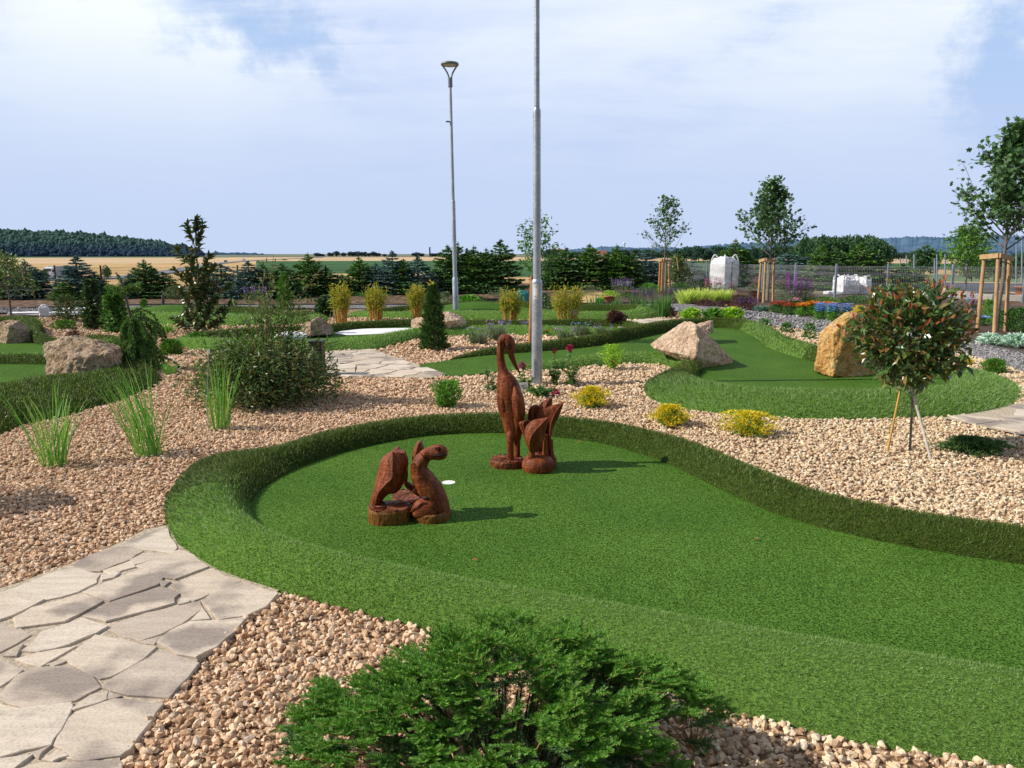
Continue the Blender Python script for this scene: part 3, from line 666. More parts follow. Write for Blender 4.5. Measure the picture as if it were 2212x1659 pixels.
# ------------------------------------------------------------------ paths
PATHS = []
def path_base(name, poly, z, mat):
    P = uvpoly(poly, 0.0); PATHS.append(P); V, F = fill(P[:, :2], z=z); return V, F
def slab(mb, pts, z, th, r, bev=.003, grow=.008):
    """one flagstone with a worn bevelled rim and a slightly ragged outline"""
    pts = np.asarray(pts, float)[:, :2]; c = pts.mean(0); pts = pts + nrm(pts - c) * grow; n = len(pts); ring = []
    for i in range(n):
        a, b = pts[i], pts[(i + 1) % n]; k = max(2, int(np.linalg.norm(b - a) / .07))
        for t in np.linspace(0, 1, k, endpoint=False):
            q = a * (1 - t) + b * t
            if t > 0: q = q + r.normal(size=2) * .0045
            ring.append(q)
    ring = np.array(ring)
    if 0.5 * np.sum(ring[:, 0] * np.roll(ring[:, 1], -1) - np.roll(ring[:, 0], -1) * ring[:, 1]) < 0: ring = ring[::-1]
    m = len(ring); dz = r.uniform(-.003, .003)
    ins = ring + nrm(c - ring) * bev
    V = np.concatenate([np.c_[ring, np.full(m, z - .02)], np.c_[ring, np.full(m, z + th - bev * .7 + dz)], np.c_[ins, np.full(m, z + th + dz)]])
    F = [(j, (j + 1) % m, m + (j + 1) % m, m + j) for j in range(m)] + [(m + j, m + (j + 1) % m, 2 * m + (j + 1) % m, 2 * m + j) for j in range(m)] + [tuple(range(2 * m, 3 * m))]
    mb.add(V, F)
def zq(L): return np.array([W(x * .35, 1106 + y * .35, .026) for x, y in L])
ST = [[(750,205),(900,130),(1035,98),(1055,165),(1090,215),(1060,250),(900,225)], [(460,320),(560,262),(740,212),(880,240),(800,290),(620,360),(540,360)], [(885,250),(1025,260),(830,322),(810,290)],
 [(845,330),(1035,262),(1100,235),(1190,265),(1280,335),(1080,410),(990,390)], [(640,355),(800,300),(830,335),(700,375)], [(105,460),(300,380),(450,335),(615,380),(590,430),(480,485),(280,535)],
 [(520,490),(640,440),(860,350),(1000,405),(970,445),(680,545)], [(635,415),(700,400),(735,372),(630,388)], [(0,500),(90,470),(265,540),(130,610),(0,660),(-60,680),(-120,560)],
 [(90,650),(200,590),(510,505),(630,550),(480,630),(400,670),(110,710)], [(515,640),(680,560),(990,460),(1100,505),(1070,560),(660,670)], [(1065,450),(1300,345),(1480,425),(1310,490),(1200,540),(1160,530)],
 [(1250,550),(1310,500),(1500,430),(1710,500),(1640,580),(1520,635),(1350,660)], [(675,720),(740,680),(900,620),(1230,545),(1245,590),(1120,680),(1000,740),(870,785),(780,760)], [(1180,665),(1250,595),(1290,655)],
 [(1000,775),(1060,730),(1170,678),(1500,668),(1440,740),(1330,830),(1210,890),(1100,870),(980,800)], [(145,850),(260,740),(510,655),(660,705),(590,745),(430,810),(250,855)], [(0,700),(120,715),(180,755),(0,855),(-120,900),(-180,800)],
 [(395,895),(590,755),(960,830),(880,900),(700,1000),(620,1020),(540,980)], [(640,1075),(720,1010),(1000,855),(1220,930),(1150,1020),(1040,1140),(800,1120)], [(100,900),(240,862),(460,825),(250,945)], [(290,935),(400,895),(415,912),(330,945)],
 [(0,1140),(110,1000),(250,955),(420,945),(540,990),(615,1075),(460,1155),(160,1195)], [(-10,895),(130,970),(0,1065),(-150,1100),(-180,960)], [(450,1210),(560,1130),(660,1110),(650,1155),(540,1190)],
 [(0,1250),(160,1205),(430,1175),(440,1200),(370,1340),(310,1430),(0,1505),(-120,1500),(-140,1300)], [(345,1430),(400,1320),(470,1230),(700,1150),(1000,1180),(920,1290),(800,1450),(740,1490),(540,1520),(420,1500)],
 [(675,1105),(745,1130),(670,1148)], [(-20,1175),(150,1208),(0,1240),(-100,1230)], [(200,1480),(305,1442),(240,1508)], [(270,1520),(350,1470),(412,1503),(330,1530)], [(0,1525),(190,1500),(80,1580),(-60,1620),(-90,1540)],
 [(80,1590),(260,1540),(740,1530),(720,1660),(520,1760),(60,1720)], [(870,792),(1000,757),(950,806)], [(1380,662),(1530,640),(1500,660)], [(30,880),(140,815),(100,882)], [(1120,520),(1165,545),(1105,560)], [(980,420),(1045,430),(1010,460)],
 [(-420,640),(-140,570),(-70,690),(-200,790),(-430,800)], [(-460,820),(-200,810),(-190,950),(-430,1010)], [(-480,1040),(-190,980),(-160,1110),(-20,1180),(-150,1290),(-470,1260)], [(-500,1290),(-160,1310),(-140,1510),(-480,1560)], [(-480,1590),(-110,1540),(40,1730),(-300,1800)]]
BASE1 = [(x * .35, 1106 + y * .35) for x, y in [(-700, 700), (-300, 560), (0, 488), (95, 462), (450, 330), (740, 205), (900, 122), (1042, 92), (1100, 215), (1290, 335), (1490, 425), (1722, 500), (1520, 650), (1330, 840), (1225, 930), (1030, 1170), (920, 1310), (810, 1460), (745, 1530), (725, 1680), (400, 1900), (-600, 1900)]]
r = np.random.default_rng(4)
V, F = path_base('p', BASE1, .016, 'mortar'); mb = MB().add(V, F, 1)
for s in ST: slab(mb, zq(s), .016, .009, r)
b1 = np.array([W(u, v)[:2] for u, v in BASE1]); mb.add(np.vstack([np.c_[b1, np.full(len(b1), .016)], np.c_[b1, np.full(len(b1), -.01)]]), [(i, (i + 1) % len(b1), len(b1) + (i + 1) % len(b1), len(b1) + i) for i in range(len(b1))], 1)
tag(mb.build('flagstone_path', [M['flag'], M['mortar']]), kind='structure')
def clip_half(poly, p, nrm_):
    out = []; n = len(poly)
    for i in range(n):
        a, b = poly[i], poly[(i + 1) % n]; da, db = np.dot(a - p, nrm_), np.dot(b - p, nrm_)
        if da <= 0: out.append(a)
        if da * db < 0: out.append(a + (b - a) * da / (da - db))
    return out
def voro_path(poly, cell, gap, seed, z=.018):
    """crazy paving: Voronoi cells cut to the path's outline"""
    r = np.random.default_rng(seed); P = uvpoly(poly)[:, :2]; PATHS.append(P)
    lo, hi = P.min(0), P.max(0); S = []
    for _ in range(4000):
        q = r.uniform(lo - cell * .3, hi + cell * .3)
        if all(np.hypot(*(q - s)) > cell * .62 for s in S): S.append(q)
    S = np.array(S); mb = MB(); V, F = fill(P, z=z); mb.add(V, F, 1)
    for i, s in enumerate(S):
        if not inpoly(np.array([s[0]]), np.array([s[1]]), P)[0]: continue
        c = [s + np.array(d) * cell * 2 for d in ((-1, -1), (1, -1), (1, 1), (-1, 1))]
        dist = np.hypot(*(S - s).T)
        for j in np.argsort(dist)[1:16]:
            nn = nrm(S[j] - s); c = clip_half(c, (s + S[j]) / 2 - nn * gap, nn)
        if len(c) < 3: continue
        c = np.array(c)
        for k in range(len(P)):                                     # keep to the outline
            a, b = P[k], P[(k + 1) % len(P)]; e = nrm(b - a); nn = np.array([e[1], -e[0]])
            ar = 0.5 * np.sum(P[:, 0] * np.roll(P[:, 1], -1) - np.roll(P[:, 0], -1) * P[:, 1])
            if ar < 0: nn = -nn
            if np.dot(s - a, nn) < 0 and np.max((c - a) @ nn) > 0 and np.min((c - a) @ e) < np.linalg.norm(b - a) and np.max((c - a) @ e) > 0:
                c = np.array(clip_half(list(c), a, nn))
                if len(c) < 3: break
        if len(c) >= 3: slab(mb, c, z, .010, r, .006, 0)
    tag(mb.build('flagstone_path', [M['flag'], M['mortar']]), kind='structure')
voro_path([(520, 772), (640, 768), (695, 763), (803, 756), (905, 790), (963, 811), (930, 819), (780, 817), (690, 816), (560, 806), (480, 790)], .62, .018, 8)
voro_path([(2035, 906), (2120, 893), (2212, 872), (2420, 838), (2700, 880), (2600, 1000), (2380, 968), (2212, 944), (2150, 932)], .55, .012, 9)
voro_path([(1345, 697), (1395, 690), (1465, 692), (1440, 700), (1370, 709), (1332, 711)], .8, .02, 10)

# grey gravel path winding behind the greens, with its edging
GREY = [(-300, 683), (0, 676), (300, 667), (640, 666), (930, 667), (1100, 666), (1261, 666), (1381, 668), (1481, 675), (1606, 690), (1659, 702), (1766, 718), (1900, 736), (2049, 755), (2159, 787), (2260, 818), (2420, 880), (2700, 930), (2900, 870), (2500, 800), (2212, 765), (2079, 737), (1950, 716), (1804, 695), (1734, 686), (1659, 677), (1594, 667), (1481, 656), (1261, 657), (930, 659), (640, 659), (300, 660), (0, 668), (-300, 675)]
gp = uvpoly(GREY); V, F = fill(gp[:, :2], z=.006); tag(MB().add(V, F).build('grey_gravel_path', M['grey_bed']), kind='structure')
SANDBED = [(-500, 705), (0, 690), (200, 686), (330, 678), (640, 670), (760, 668), (930, 668), (1100, 667.5), (1261, 667.5), (1381, 669), (1481, 676), (1606, 691), (1659, 703), (1766, 719), (1900, 737), (2049, 756), (2159, 788), (2260, 820), (2420, 884)]
bed = np.vstack([uvpoly(SANDBED)[:, :2], [[9, 5], [6, 1.2], [4, .6], [-4, .6], [-8, 2], [-14, 8]]])
V, F = fill(bed, z=0.0); tag(MB().add(V, F).build('gravel_bed', M['gravel_bed']), kind='structure')
# flower bed soil between the grey path and the fence
MUL = [(1240, 656), (1481, 655), (1594, 666), (1659, 676), (1734, 685), (1804, 694), (1950, 715), (2079, 736), (2212, 764), (2500, 799), (2700, 740), (2300, 668), (2060, 648), (1900, 640), (1720, 630), (1500, 622), (1300, 628)]
V, F = fill(uvpoly(MUL)[:, :2], z=-.004); tag(MB().add(V, F).build('flower_bed_soil', M['mulch']), kind='structure')
def edging(name, pts, h=.06, w=.05, mat='kerb'):
    P = spline(np.array([W(u, v) for u, v in pts]), 8); mb = MB()
    for a, b in zip(P[:-1], P[1:]): bar(mb, a + [0, 0, h / 2 - .02], b + [0, 0, h / 2 - .02], w, h)
    tag(mb.build(name, M[mat]), kind='structure')
edging('path_edging', [(1245, 656.4), (1481, 655.4), (1594, 666.4), (1659, 676.4), (1734, 685.4), (1804, 694.4), (1950, 715.4), (2079, 736.4), (2212, 764), (2500, 799)])
edging('path_edging', [(-300, 674.6), (0, 667.6), (300, 659.6), (640, 658.6), (930, 658.6), (1240, 656.6)])
# things of the yard behind the fence
V, F = fill(uvpoly([(1760, 621), (1960, 624), (2120, 640), (2500, 650), (2500, 615), (2000, 609), (1800, 610)])[:, :2], z=-.012); tag(MB().add(V, F).build('ground_sheet', M['sheet']), kind='structure')
mb = MB()
for a, b in zip([(1990, 637), (2150, 646), (2400, 655)][:-1], [(1990, 637), (2150, 646), (2400, 655)][1:]): bar(mb, W(*a) + [0, 0, .06], W(*b) + [0, 0, .06], .35, .22)
tag(mb.build('concrete_slab', M['concrete']), kind='structure')

# ------------------------------------------------------------------ loose stones
def stones(name, poly, mat, bands, holes, label):
    mb = MB(); lo, hi = poly.min(0), poly.max(0)
    for (y0, y1, dens, s0, s1, sub) in bands:
        a = np.array([max(lo[0], -y1 * .78 - .6), y0]); b = np.array([min(hi[0], y1 * .78 + .6), y1])
        N = int(dens * np.prod(b - a)); p = rng.uniform(a, b, (N, 2))
        k = inpoly(p[:, 0], p[:, 1], poly) & (np.abs(p[:, 0]) < p[:, 1] * .76 + .5)
        for h in holes: k &= ~inpoly(p[:, 0], p[:, 1], h)
        p = p[k]; N = len(p)
        if not N: continue
        tv, tf = ico(sub); nt_ = 10
        T = []
        for q in range(nt_):
            v = tv * np.array([1.12, rng.uniform(.65, 1), rng.uniform(.5, .85)])
            for c in range(8):                                          # knock flat facets
                nn = nrm(rng.normal(size=3)); dd = v @ nn; lim = rng.uniform(.34, .72); v = v - np.maximum(dd - lim, 0)[:, None] * nn
            T.append(v * (1 + rng.normal(size=(len(v), 1)) * (.06 if sub > 1 else .13)))
        T = np.array(T); ti = rng.integers(0, nt_, N); s = rng.uniform(0, 1, N) ** 1.6 * (s1 - s0) + s0
        A, B_, C = rng.uniform(0, 2 * PI, N), rng.normal(size=N) * .45, rng.normal(size=N) * .45
        ca, sa, cb, sb, cc, sc_ = np.cos(A), np.sin(A), np.cos(B_), np.sin(B_), np.cos(C), np.sin(C)
        z0 = np.zeros(N); o1 = np.ones(N)
        Rz = np.stack([ca, -sa, z0, sa, ca, z0, z0, z0, o1], -1).reshape(N, 3, 3); Rx = np.stack([o1, z0, z0, z0, cb, -sb, z0, sb, cb], -1).reshape(N, 3, 3); Ry = np.stack([cc, z0, sc_, z0, o1, z0, -sc_, z0, cc], -1).reshape(N, 3, 3)
        R = Rz @ Rx @ Ry
        v = np.einsum('nij,nkj->nki', R, T[ti] * s[:, None, None])
        v += np.concatenate([p, (s * rng.uniform(.0, .75, N))[:, None]], 1)[:, None, :]
        F = (np.arange(N)[:, None, None] * len(tv) + tf[None]).reshape(-1, 3)
        mb.add(v.reshape(-1, 3), F, 0, False)
    return tag(mb.build(name, M[mat]), kind='stuff', label=label)
holes = OUT + [p[:, :2] for p in PATHS]
stones('gravel', bed, 'gravel', [(1.9, 3.9, 2900, .008, .0235, 2), (3.9, 6, 2000, .011, .023, 1), (6, 9, 1300, .013, .026, 1), (9, 13, 560, .018, .036, 1), (13, 21, 170, .025, .05, 1)], holes, 'loose tan gravel stones covering the beds')
stones('grey_gravel', gp[:, :2], 'grey_gravel', [(8, 14, 380, .018, .034, 1), (14, 24, 90, .03, .055, 1)], [], 'loose grey gravel on the winding path')
# ------------------------------------------------------------------ boulders
def boulder(label, pts, Y, mat, amp=.035, cuts=4, seed=0, group='boulders on the greens', freq=2.2, sink=.04):
    """pts: (u, v, depth offset from Y in metres); hull, then broken up by fractal noise"""
    V = np.array([AT(u, v, Y + dy) for u, v, dy in pts]); base = np.array([V[:, 0].mean(), V[:, 1].mean(), 0])
    bm = bmesh.new(); vs = [bm.verts.new(p) for p in V]
    bmesh.ops.convex_hull(bm, input=vs)
    for v in [v for v in bm.verts if not v.link_faces]: bm.verts.remove(v)
    bmesh.ops.triangulate(bm, faces=bm.faces[:])
    size = max(V.max(0) - V.min(0)); tgt = size / 46
    for _ in range(7):
        es = [e for e in bm.edges if e.calc_length() > tgt * 1.5]
        if not es: break
        bmesh.ops.subdivide_edges(bm, edges=es, cuts=1); bmesh.ops.triangulate(bm, faces=[f for f in bm.faces if len(f.verts) > 3])
    bmesh.ops.smooth_vert(bm, verts=bm.verts[:], factor=.5, use_axis_x=True, use_axis_y=True, use_axis_z=True)
    bm.normal_update(); off = Vector((seed * 7.3, seed * 3.1, seed)); new = []
    for v in bm.verts:
        p = v.co + off; f = freq / size
        a = mnoise.fractal(p * f * 2, .8, 2.1, 5) * .50 + mnoise.fractal(p * f * 7, .8, 2.2, 4) * .36
        rdg = (1 - abs(mnoise.noise(p * f * 3.3))) ** 3 * -.35
        new.append(v.co + v.normal * (a + rdg) * amp * size * 1.5)
    for v, c in zip(bm.verts, new): v.co = c; v.co.z = max(v.co.z, -sink)
    bm.verts.index_update(); bm.verts.ensure_lookup_table()
    VV = np.array([v.co[:] for v in bm.verts]); FF = np.array([[v.index for v in f.verts] for f in bm.faces]); bm.free()
    return solo(MB().add(VV, FF, 0, False), 'boulder', M[mat], label, 'boulder', base, group)
boulder('big tan boulder with a rugged shadowed face on the dark rim of the left green', [(97, 742, .1), (128, 738, 0), (140, 727, .1), (170, 724, .2), (205, 733, .1), (222, 742, .25), (262, 748, .25), (266, 775, .15), (240, 762, -.25), (155, 770, -.35), (98, 828, -.05), (105, 832, -.3), (178, 830, -.4), (236, 822, -.25), (265, 800, .2), (110, 740, .6), (250, 745, .7), (255, 800, .7), (110, 815, .6)], 10.3, 'rock_tan', .03, seed=1)
boulder('pale boulder cut off by the left edge of the photo', [(-6, 695, .1), (25, 690, .1), (40, 693, 0), (58, 712, 0), (70, 735, .1), (74, 745, .2), (12, 748, -.3), (18, 705, -.3), (40, 750, -.2), (-10, 735, .1), (0, 700, .8), (55, 705, .8), (60, 740, .8)], 14.8, 'rock_tan', .025, seed=2)
boulder('split brown boulder at the left end of the white sand patch', [(645, 718, 0), (655, 700, 0), (668, 692, -.1), (690, 684, .1), (703, 690, .2), (716, 708, .2), (722, 721, .3), (670, 728, -.3), (652, 727, -.1), (708, 724, -.1), (670, 697, -.3), (660, 700, .8), (715, 705, .8)], 15.7, 'rock_tan', .03, seed=3)
boulder('long pale boulder with brown staining behind the dark columnar spruce', [(886, 702, 0), (890, 692, 0), (915, 683, .1), (940, 677, .1), (968, 672, .1), (988, 678, .2), (1006, 690, .2), (1008, 706, .2), (1000, 716, 0), (960, 718, -.3), (893, 720, -.2), (960, 695, -.35), (990, 690, -.2), (900, 690, .9), (1000, 690, .9)], 16.4, 'rock_pale', .025, seed=4)
boulder('big pyramid-shaped cream boulder lying on the second green', [(1403, 743, .35), (1420, 736, .4), (1470, 699, .3), (1482, 693, .15), (1497, 693, -.05), (1502, 700, -.12), (1560, 750, .25), (1583, 776, .45), (1585, 788, .45), (1575, 793, .3), (1508, 797, -.25), (1440, 766, .2), (1503, 772, -.48), (1510, 735, -.30), (1408, 752, .25), (1475, 698, .9), (1570, 770, 1.0), (1430, 745, .9), (1440, 765, .8), (1505, 785, .2)], 11.5, 'rock_pale', .016, seed=5, freq=2.6)
boulder('small notched cream boulder peeping out behind the pyramid boulder', [(1498, 703, 0), (1520, 698, 0), (1533, 692, 0), (1540, 693, 0), (1542, 712, 0), (1540, 720, -.1), (1525, 722, -.2), (1505, 712, -.2), (1500, 702, .5), (1540, 695, .5), (1540, 718, .5), (1500, 722, .3)], 14.6, 'rock_pale', .02, seed=6)
boulder('tall orange boulder standing beside the round red-leaved tree', [(1759, 803, .1), (1761, 790, 0), (1775, 755, .05), (1771, 728, .1), (1775, 716, .1), (1790, 700, .05), (1808, 690, .1), (1822, 676, .1), (1835, 672, .1), (1860, 674, .15), (1895, 700, .2), (1912, 760, .25), (1916, 812, .2), (1855, 818, -.15), (1800, 815, -.3), (1800, 720, -.15), (1835, 690, -.1), (1770, 720, .7), (1840, 675, .7), (1900, 720, .7), (1905, 800, .8), (1770, 790, .7)], 10.7, 'rock_orange', .018, seed=7, freq=2.6)
boulder('small tan stone lying at the edge of the grey gravel path', [(1390, 673, 0), (1402, 666, 0), (1418, 664, 0), (1424, 670, 0), (1422, 678, -.1), (1400, 680, -.1), (1392, 679, .0), (1400, 668, .4), (1420, 667, .4)], 24.5, 'rock_tan', .02, seed=8, group='small stones by the grey path')

# ------------------------------------------------------------------ the carved wooden sculptures
def Z(x, y, s, ox, oy, Y): return AT((ox + x / s) * .553, (oy + y / s) * .553, Y)
HY, SH = 6.0, (2.765, 1880, 1300)
def hz(x, y, dy=0): return Z(x, y, *SH, HY + dy)
hm = MPP(HY, .6) * .553 / 2.765
def log_slab(mb, pts, Y, sfun, z0, z1, r, top=.0, mat=0, mside=None, n=6):
    """a sawn slice of trunk: ground outline pts, from z0 to z1, lumpy"""
    P = spline(np.vstack([pts, pts[:1]]), n)[:-1]; m = len(P); c = P.mean(0)
    lv = [(z0, 1.0), (z0 + (z1 - z0) * .5, 1.015), (z1 - .012, 1.0), (z1, .94)]
    V = np.concatenate([np.c_[c + (P - c) * (k + r.normal(size=(m, 1)) * .012), np.full(m, z)] for z, k in lv])
    F = [(l * m + j, l * m + (j + 1) % m, (l + 1) * m + (j + 1) % m, (l + 1) * m + j) for l in range(3) for j in range(m)]
    mb.add(V, F, mat if mside is None else mside, False)
    rings = [np.c_[c + (P - c) * k, np.full(m, z1 + top * math.sqrt(1 - k * k) + 0) + r.normal(size=m) * .004] for k in (.94, .7, .4, .1)]
    V = np.concatenate(rings); F = [(l * m + j, l * m + (j + 1) % m, (l + 1) * m + (j + 1) % m, (l + 1) * m + j) for l in range(3) for j in range(m)] + [tuple(range(3 * m, 4 * m))]
    mb.add(V, F, mat, False); return mb
def ell(cx, cy, rx, ry, n=12, ph=0): a = np.linspace(0, 2 * PI, n, endpoint=False) + ph; return np.stack([cx + rx * np.cos(a), cy + ry * np.sin(a)], -1)
rr = np.random.default_rng(21)
# heron
hb = hz(320, 1440); heron = thing('heron_sculpture', 'tall carved heron of red-brown wood looking down at its long beak', 'wooden sculpture', (hb[0], HY, SURF), 'carved wooden sculptures')
rows = [(1150, 352, 78), (1090, 350, 92), (1030, 348, 105), (950, 342, 118), (850, 330, 128), (750, 318, 130), (650, 302, 132), (570, 286, 122), (500, 262, 98), (440, 240, 68), (390, 228, 52), (330, 216, 46), (260, 208, 42), (190, 208, 40), (130, 216, 40)]
P = np.array([hz(c, y) for y, c, w in rows]); R = np.array([w for y, c, w in rows]) * hm
P, R2 = spline(P, 4), spline(R[:, None], 4)[:, 0]
mb = loft(MB(), P, R2, R2 * .92, 28, 0, True, (0, 1, 0), .012, 2)
for s, off in ((-1, 0), (1, 0)):                                     # folded wings laid over the body
    Q = np.array([hz(x, y, -.0) for x, y in [(296 + s * 62, 560), (308 + s * 78, 680), (330 + s * 74, 820), (346 + s * 54, 960), (356 + s * 24, 1100)]]) + [0, -.05 if s > 0 else .0, 0]
    loft(mb, spline(Q, 5), spline(np.array([[.02], [.05], [.052], [.04], [.012]]), 5)[:, 0], spline(np.array([[.03], [.075], [.075], [.05], [.012]]), 5)[:, 0], 12, 0, True, (0, 1, 0), .02, 4)
mb.build('body', M['wood'], heron)
hd = [(216, 150, 40), (214, 110, 44), (228, 80, 50), (262, 66, 56), (296, 92, 62), (312, 140, 58), (318, 190, 48), (322, 230, 34)]
P = spline(np.array([hz(x, y) for x, y, w in hd]), 5); R = spline(np.array([[w * hm] for x, y, w in hd]), 5)[:, 0]
loft(MB(), P, R, R * .95, 22, 0, True, (0, 1, 0), .01, 5).build('head', M['wood'], heron)
mb = MB(); bk = [(318, 215, 36), (335, 270, 30), (362, 335, 23), (395, 400, 14), (425, 455, 4)]
loft(mb, spline(np.array([hz(x, y) for x, y, w in bk]), 4), spline(np.array([[w * hm] for x, y, w in bk]), 4)[:, 0], spline(np.array([[w * hm * .8] for x, y, w in bk]), 4)[:, 0], 12, 0, True, (0, 1, 0)).build('beak', M['wood'], heron)
for k, dy in ((0, -.053), ):
    c = hz(300, 150, dy); mb = MB(); a = np.linspace(0, 2 * PI, 17)
    tube(mb, np.stack([c[0] + .016 * np.cos(a), c[1] - .004 + .003 * np.cos(a), c[2] + .022 * np.sin(a)], -1), .005, 6)
    mb.build('eye', M['wood_dark'], heron)
    V, F = ico(2); MB().add(V * [.011, .007, .014] + c, F, 0, True).build('eye', M['wood'], heron)
for x0, x1, w, dy in ((312, 318, 36, -.05), (388, 392, 32, .04)):
    P = np.array([hz(x0 + 12, 1060, dy * .6), hz(x0, 1150, dy), hz(x1 - 2, 1300, dy), hz(x1, 1425, dy)]); P[-1, 2] = SURF + .045
    loft(MB(), spline(P, 4), np.linspace(w * 1.25, w * .92, 13) * hm, np.linspace(w * 1.3, w * .95, 13) * hm, 14, 0, True, (0, 1, 0), .02, 7).build('leg', M['wood'], heron)
c = hz(283, 1440); mb = log_slab(MB(), ell(c[0], HY + .0, 190 * hm, .135, 11), HY, None, SURF, SURF + .058, rr)
mb.build('base', M['wood_base'], heron)
# petals
def petal(mb, left, mid, right, f, bulge, dep, thick=.022, k=6):
    """a carved petal: left edge, raised midrib and right edge, all bottom to top (pixel points), midrib nearer the viewer"""
    L_, M_, R_ = [spline(np.array(q, float), k) for q in (left, mid, right)]
    n = min(len(L_), len(M_), len(R_)); t = np.linspace(0, 1, n)
    bl = bulge * np.sin(PI * np.clip(t * .9 + .08, 0, 1)) ** .7
    cols = []
    for w, side in ((0, L_), (.5, None), (1, M_), (1.5, None), (2, R_)):
        if side is None: a, b = (L_, M_) if w < 1 else (M_, R_); q = (a[:n] + b[:n]) / 2; d = dep - bl * .72
        else: q = side[:n]; d = dep - (bl if w == 1 else 0 * bl)
        cols.append(np.array([f(q[i, 0], q[i, 1], d[i] if np.ndim(d) else d) for i in range(n)]))
    C = np.stack(cols, 1); B = C + [0, thick, 0]; B[:, 1:4, 1] += thick * .8; m = 5
    V = np.concatenate([C.reshape(-1, 3), B.reshape(-1, 3)]); o = n * m
    F = [(i * m + j, i * m + j + 1, (i + 1) * m + j + 1, (i + 1) * m + j) for i in range(n - 1) for j in range(m - 1)]
    F += [(o + i * m + j, o + (i + 1) * m + j, o + (i + 1) * m + j + 1, o + i * m + j + 1) for i in range(n - 1) for j in range(m - 1)]
    F += [(i * m, (i + 1) * m, o + (i + 1) * m, o + i * m) for i in range(n - 1)] + [(i * m + 4, o + i * m + 4, o + (i + 1) * m + 4, (i + 1) * m + 4) for i in range(n - 1)]
    F += [(j, o + j, o + j + 1, j + 1) for j in range(4)] + [((n - 1) * m + j, (n - 1) * m + j + 1, o + (n - 1) * m + j + 1, o + (n - 1) * m + j) for j in range(4)]
    mb.add(V, F, 0, False)
    tube(mb, np.array([f(M_[i, 0], M_[i, 1], dep - bl[i] - .002) for i in range(n)]), .006, 6); return mb
fb = hz(615, 1490); FY = -.14
flower = thing('flower_sculpture', 'cluster of carved wooden calla flowers on a rounded stump beside the heron', 'wooden sculpture', (fb[0], HY + FY, SURF), 'carved wooden sculptures')
petal(MB(), [(520, 1285), (478, 1180), (468, 1080), (490, 1010), (560, 950), (690, 922)], [(530, 1285), (522, 1200), (540, 1130), (590, 1050), (660, 980), (712, 925)], [(610, 1290), (650, 1220), (675, 1140), (695, 1060), (718, 990), (728, 925)], hz, .06, FY - .05).build('petal', M['wood'], flower)
petal(MB(), [(590, 1290), (600, 1150), (590, 1000), (600, 850), (650, 760), (720, 712)], [(640, 1290), (650, 1150), (650, 1000), (660, 880), (700, 780), (745, 708)], [(690, 1290), (700, 1150), (710, 1000), (735, 900), (760, 800), (770, 712)], hz, .06, FY + .12).build('petal', M['wood'], flower)
petal(MB(), [(700, 1400), (705, 1200), (680, 1020), (612, 920), (660, 830), (860, 760)], [(715, 1400), (735, 1200), (745, 1040), (760, 960), (810, 850), (885, 752)], [(770, 1400), (748, 1250), (752, 1150), (790, 1000), (840, 900), (892, 756)], hz, .03, FY + .06).build('petal', M['wood'], flower)
petal(MB(), [(540, 1100), (520, 1000), (505, 930), (510, 850), (530, 805), (565, 785)], [(560, 1100), (550, 1000), (545, 930), (550, 860), (570, 810), (595, 784)], [(590, 1100), (595, 1000), (598, 930), (610, 860), (620, 820), (625, 790)], hz, .02, FY + .13).build('petal', M['wood'], flower)
petal(MB(), [(490, 1210), (450, 1100), (420, 1030), (402, 985), (420, 960), (470, 948)], [(500, 1210), (475, 1100), (465, 1030), (450, 985), (470, 960), (500, 946)], [(515, 1210), (505, 1120), (510, 1060), (525, 1010), (530, 970), (530, 950)], hz, .02, FY + .02).build('petal', M['wood'], flower)
for pts, w, dy in (([(548, 1270), (545, 1350), (548, 1440)], 38, -.05), ([(692, 1100), (690, 1250), (690, 1400)], 30, 0), ([(620, 1200), (625, 1300), (620, 1420)], 34, .1), ([(752, 1150), (758, 1300), (765, 1420)], 26, .05)):
    P = spline(np.array([hz(x, y, FY + dy) for x, y in pts]), 4); P[-1, 2] = min(P[-1, 2], .1)
    loft(MB(), P, np.array([.85, .85, .88, .9, .95, 1, 1.1, 1.25, 1.6]) * w * hm, None, 12, 0, True, (0, 1, 0), .02, 3).build('stem', M['wood'], flower)
c = hz(612, 1500, FY); mb = MB()
lathe(mb, (c[0], HY + FY, SURF), [(.118, 0), (.128, .03), (.122, .075), (.10, .105), (.06, .125), (.01, .13)], 22).build('base', M['wood'], flower)
lathe(MB(), (c[0] + .05, HY + FY + .1, SURF), [(.10, 0), (.105, .06), (.08, .11), (.02, .125)], 16).build('base', M['wood_base'], flower)
# leaf and turtle
TY, ST_ = 4.78, (4.1475, 1400, 1700)
def tz(x, y, dy=0): return Z(x, y, *ST_, TY + dy)
tm = MPP(TY, .25) * .553 / 4.1475
lb = tz(480, 1350); leaf = thing('leaf_sculpture', 'carved wooden leaf bent over a sawn log slab, left of the turtle head', 'wooden sculpture', (lb[0], TY, SURF), 'carved wooden sculptures')
petal(MB(), [(175, 1195), (200, 1040), (265, 800), (320, 560), (385, 375), (545, 272)], [(260, 1190), (320, 960), (440, 800), (545, 690), (552, 480), (552, 272)], [(375, 1075), (480, 965), (610, 935), (720, 800), (795, 480), (742, 285)], tz, .095, .0, .05).build('leaf_blade', M['wood'], leaf)
petal(MB(), [(560, 420), (565, 360), (570, 300), (575, 262), (590, 230), (615, 205)], [(620, 420), (622, 360), (625, 300), (628, 262), (630, 230), (632, 204)], [(690, 420), (692, 360), (694, 300), (690, 265), (672, 235), (650, 208)], tz, .03, .09, .03).build('leaf_tip', M['wood'], leaf)
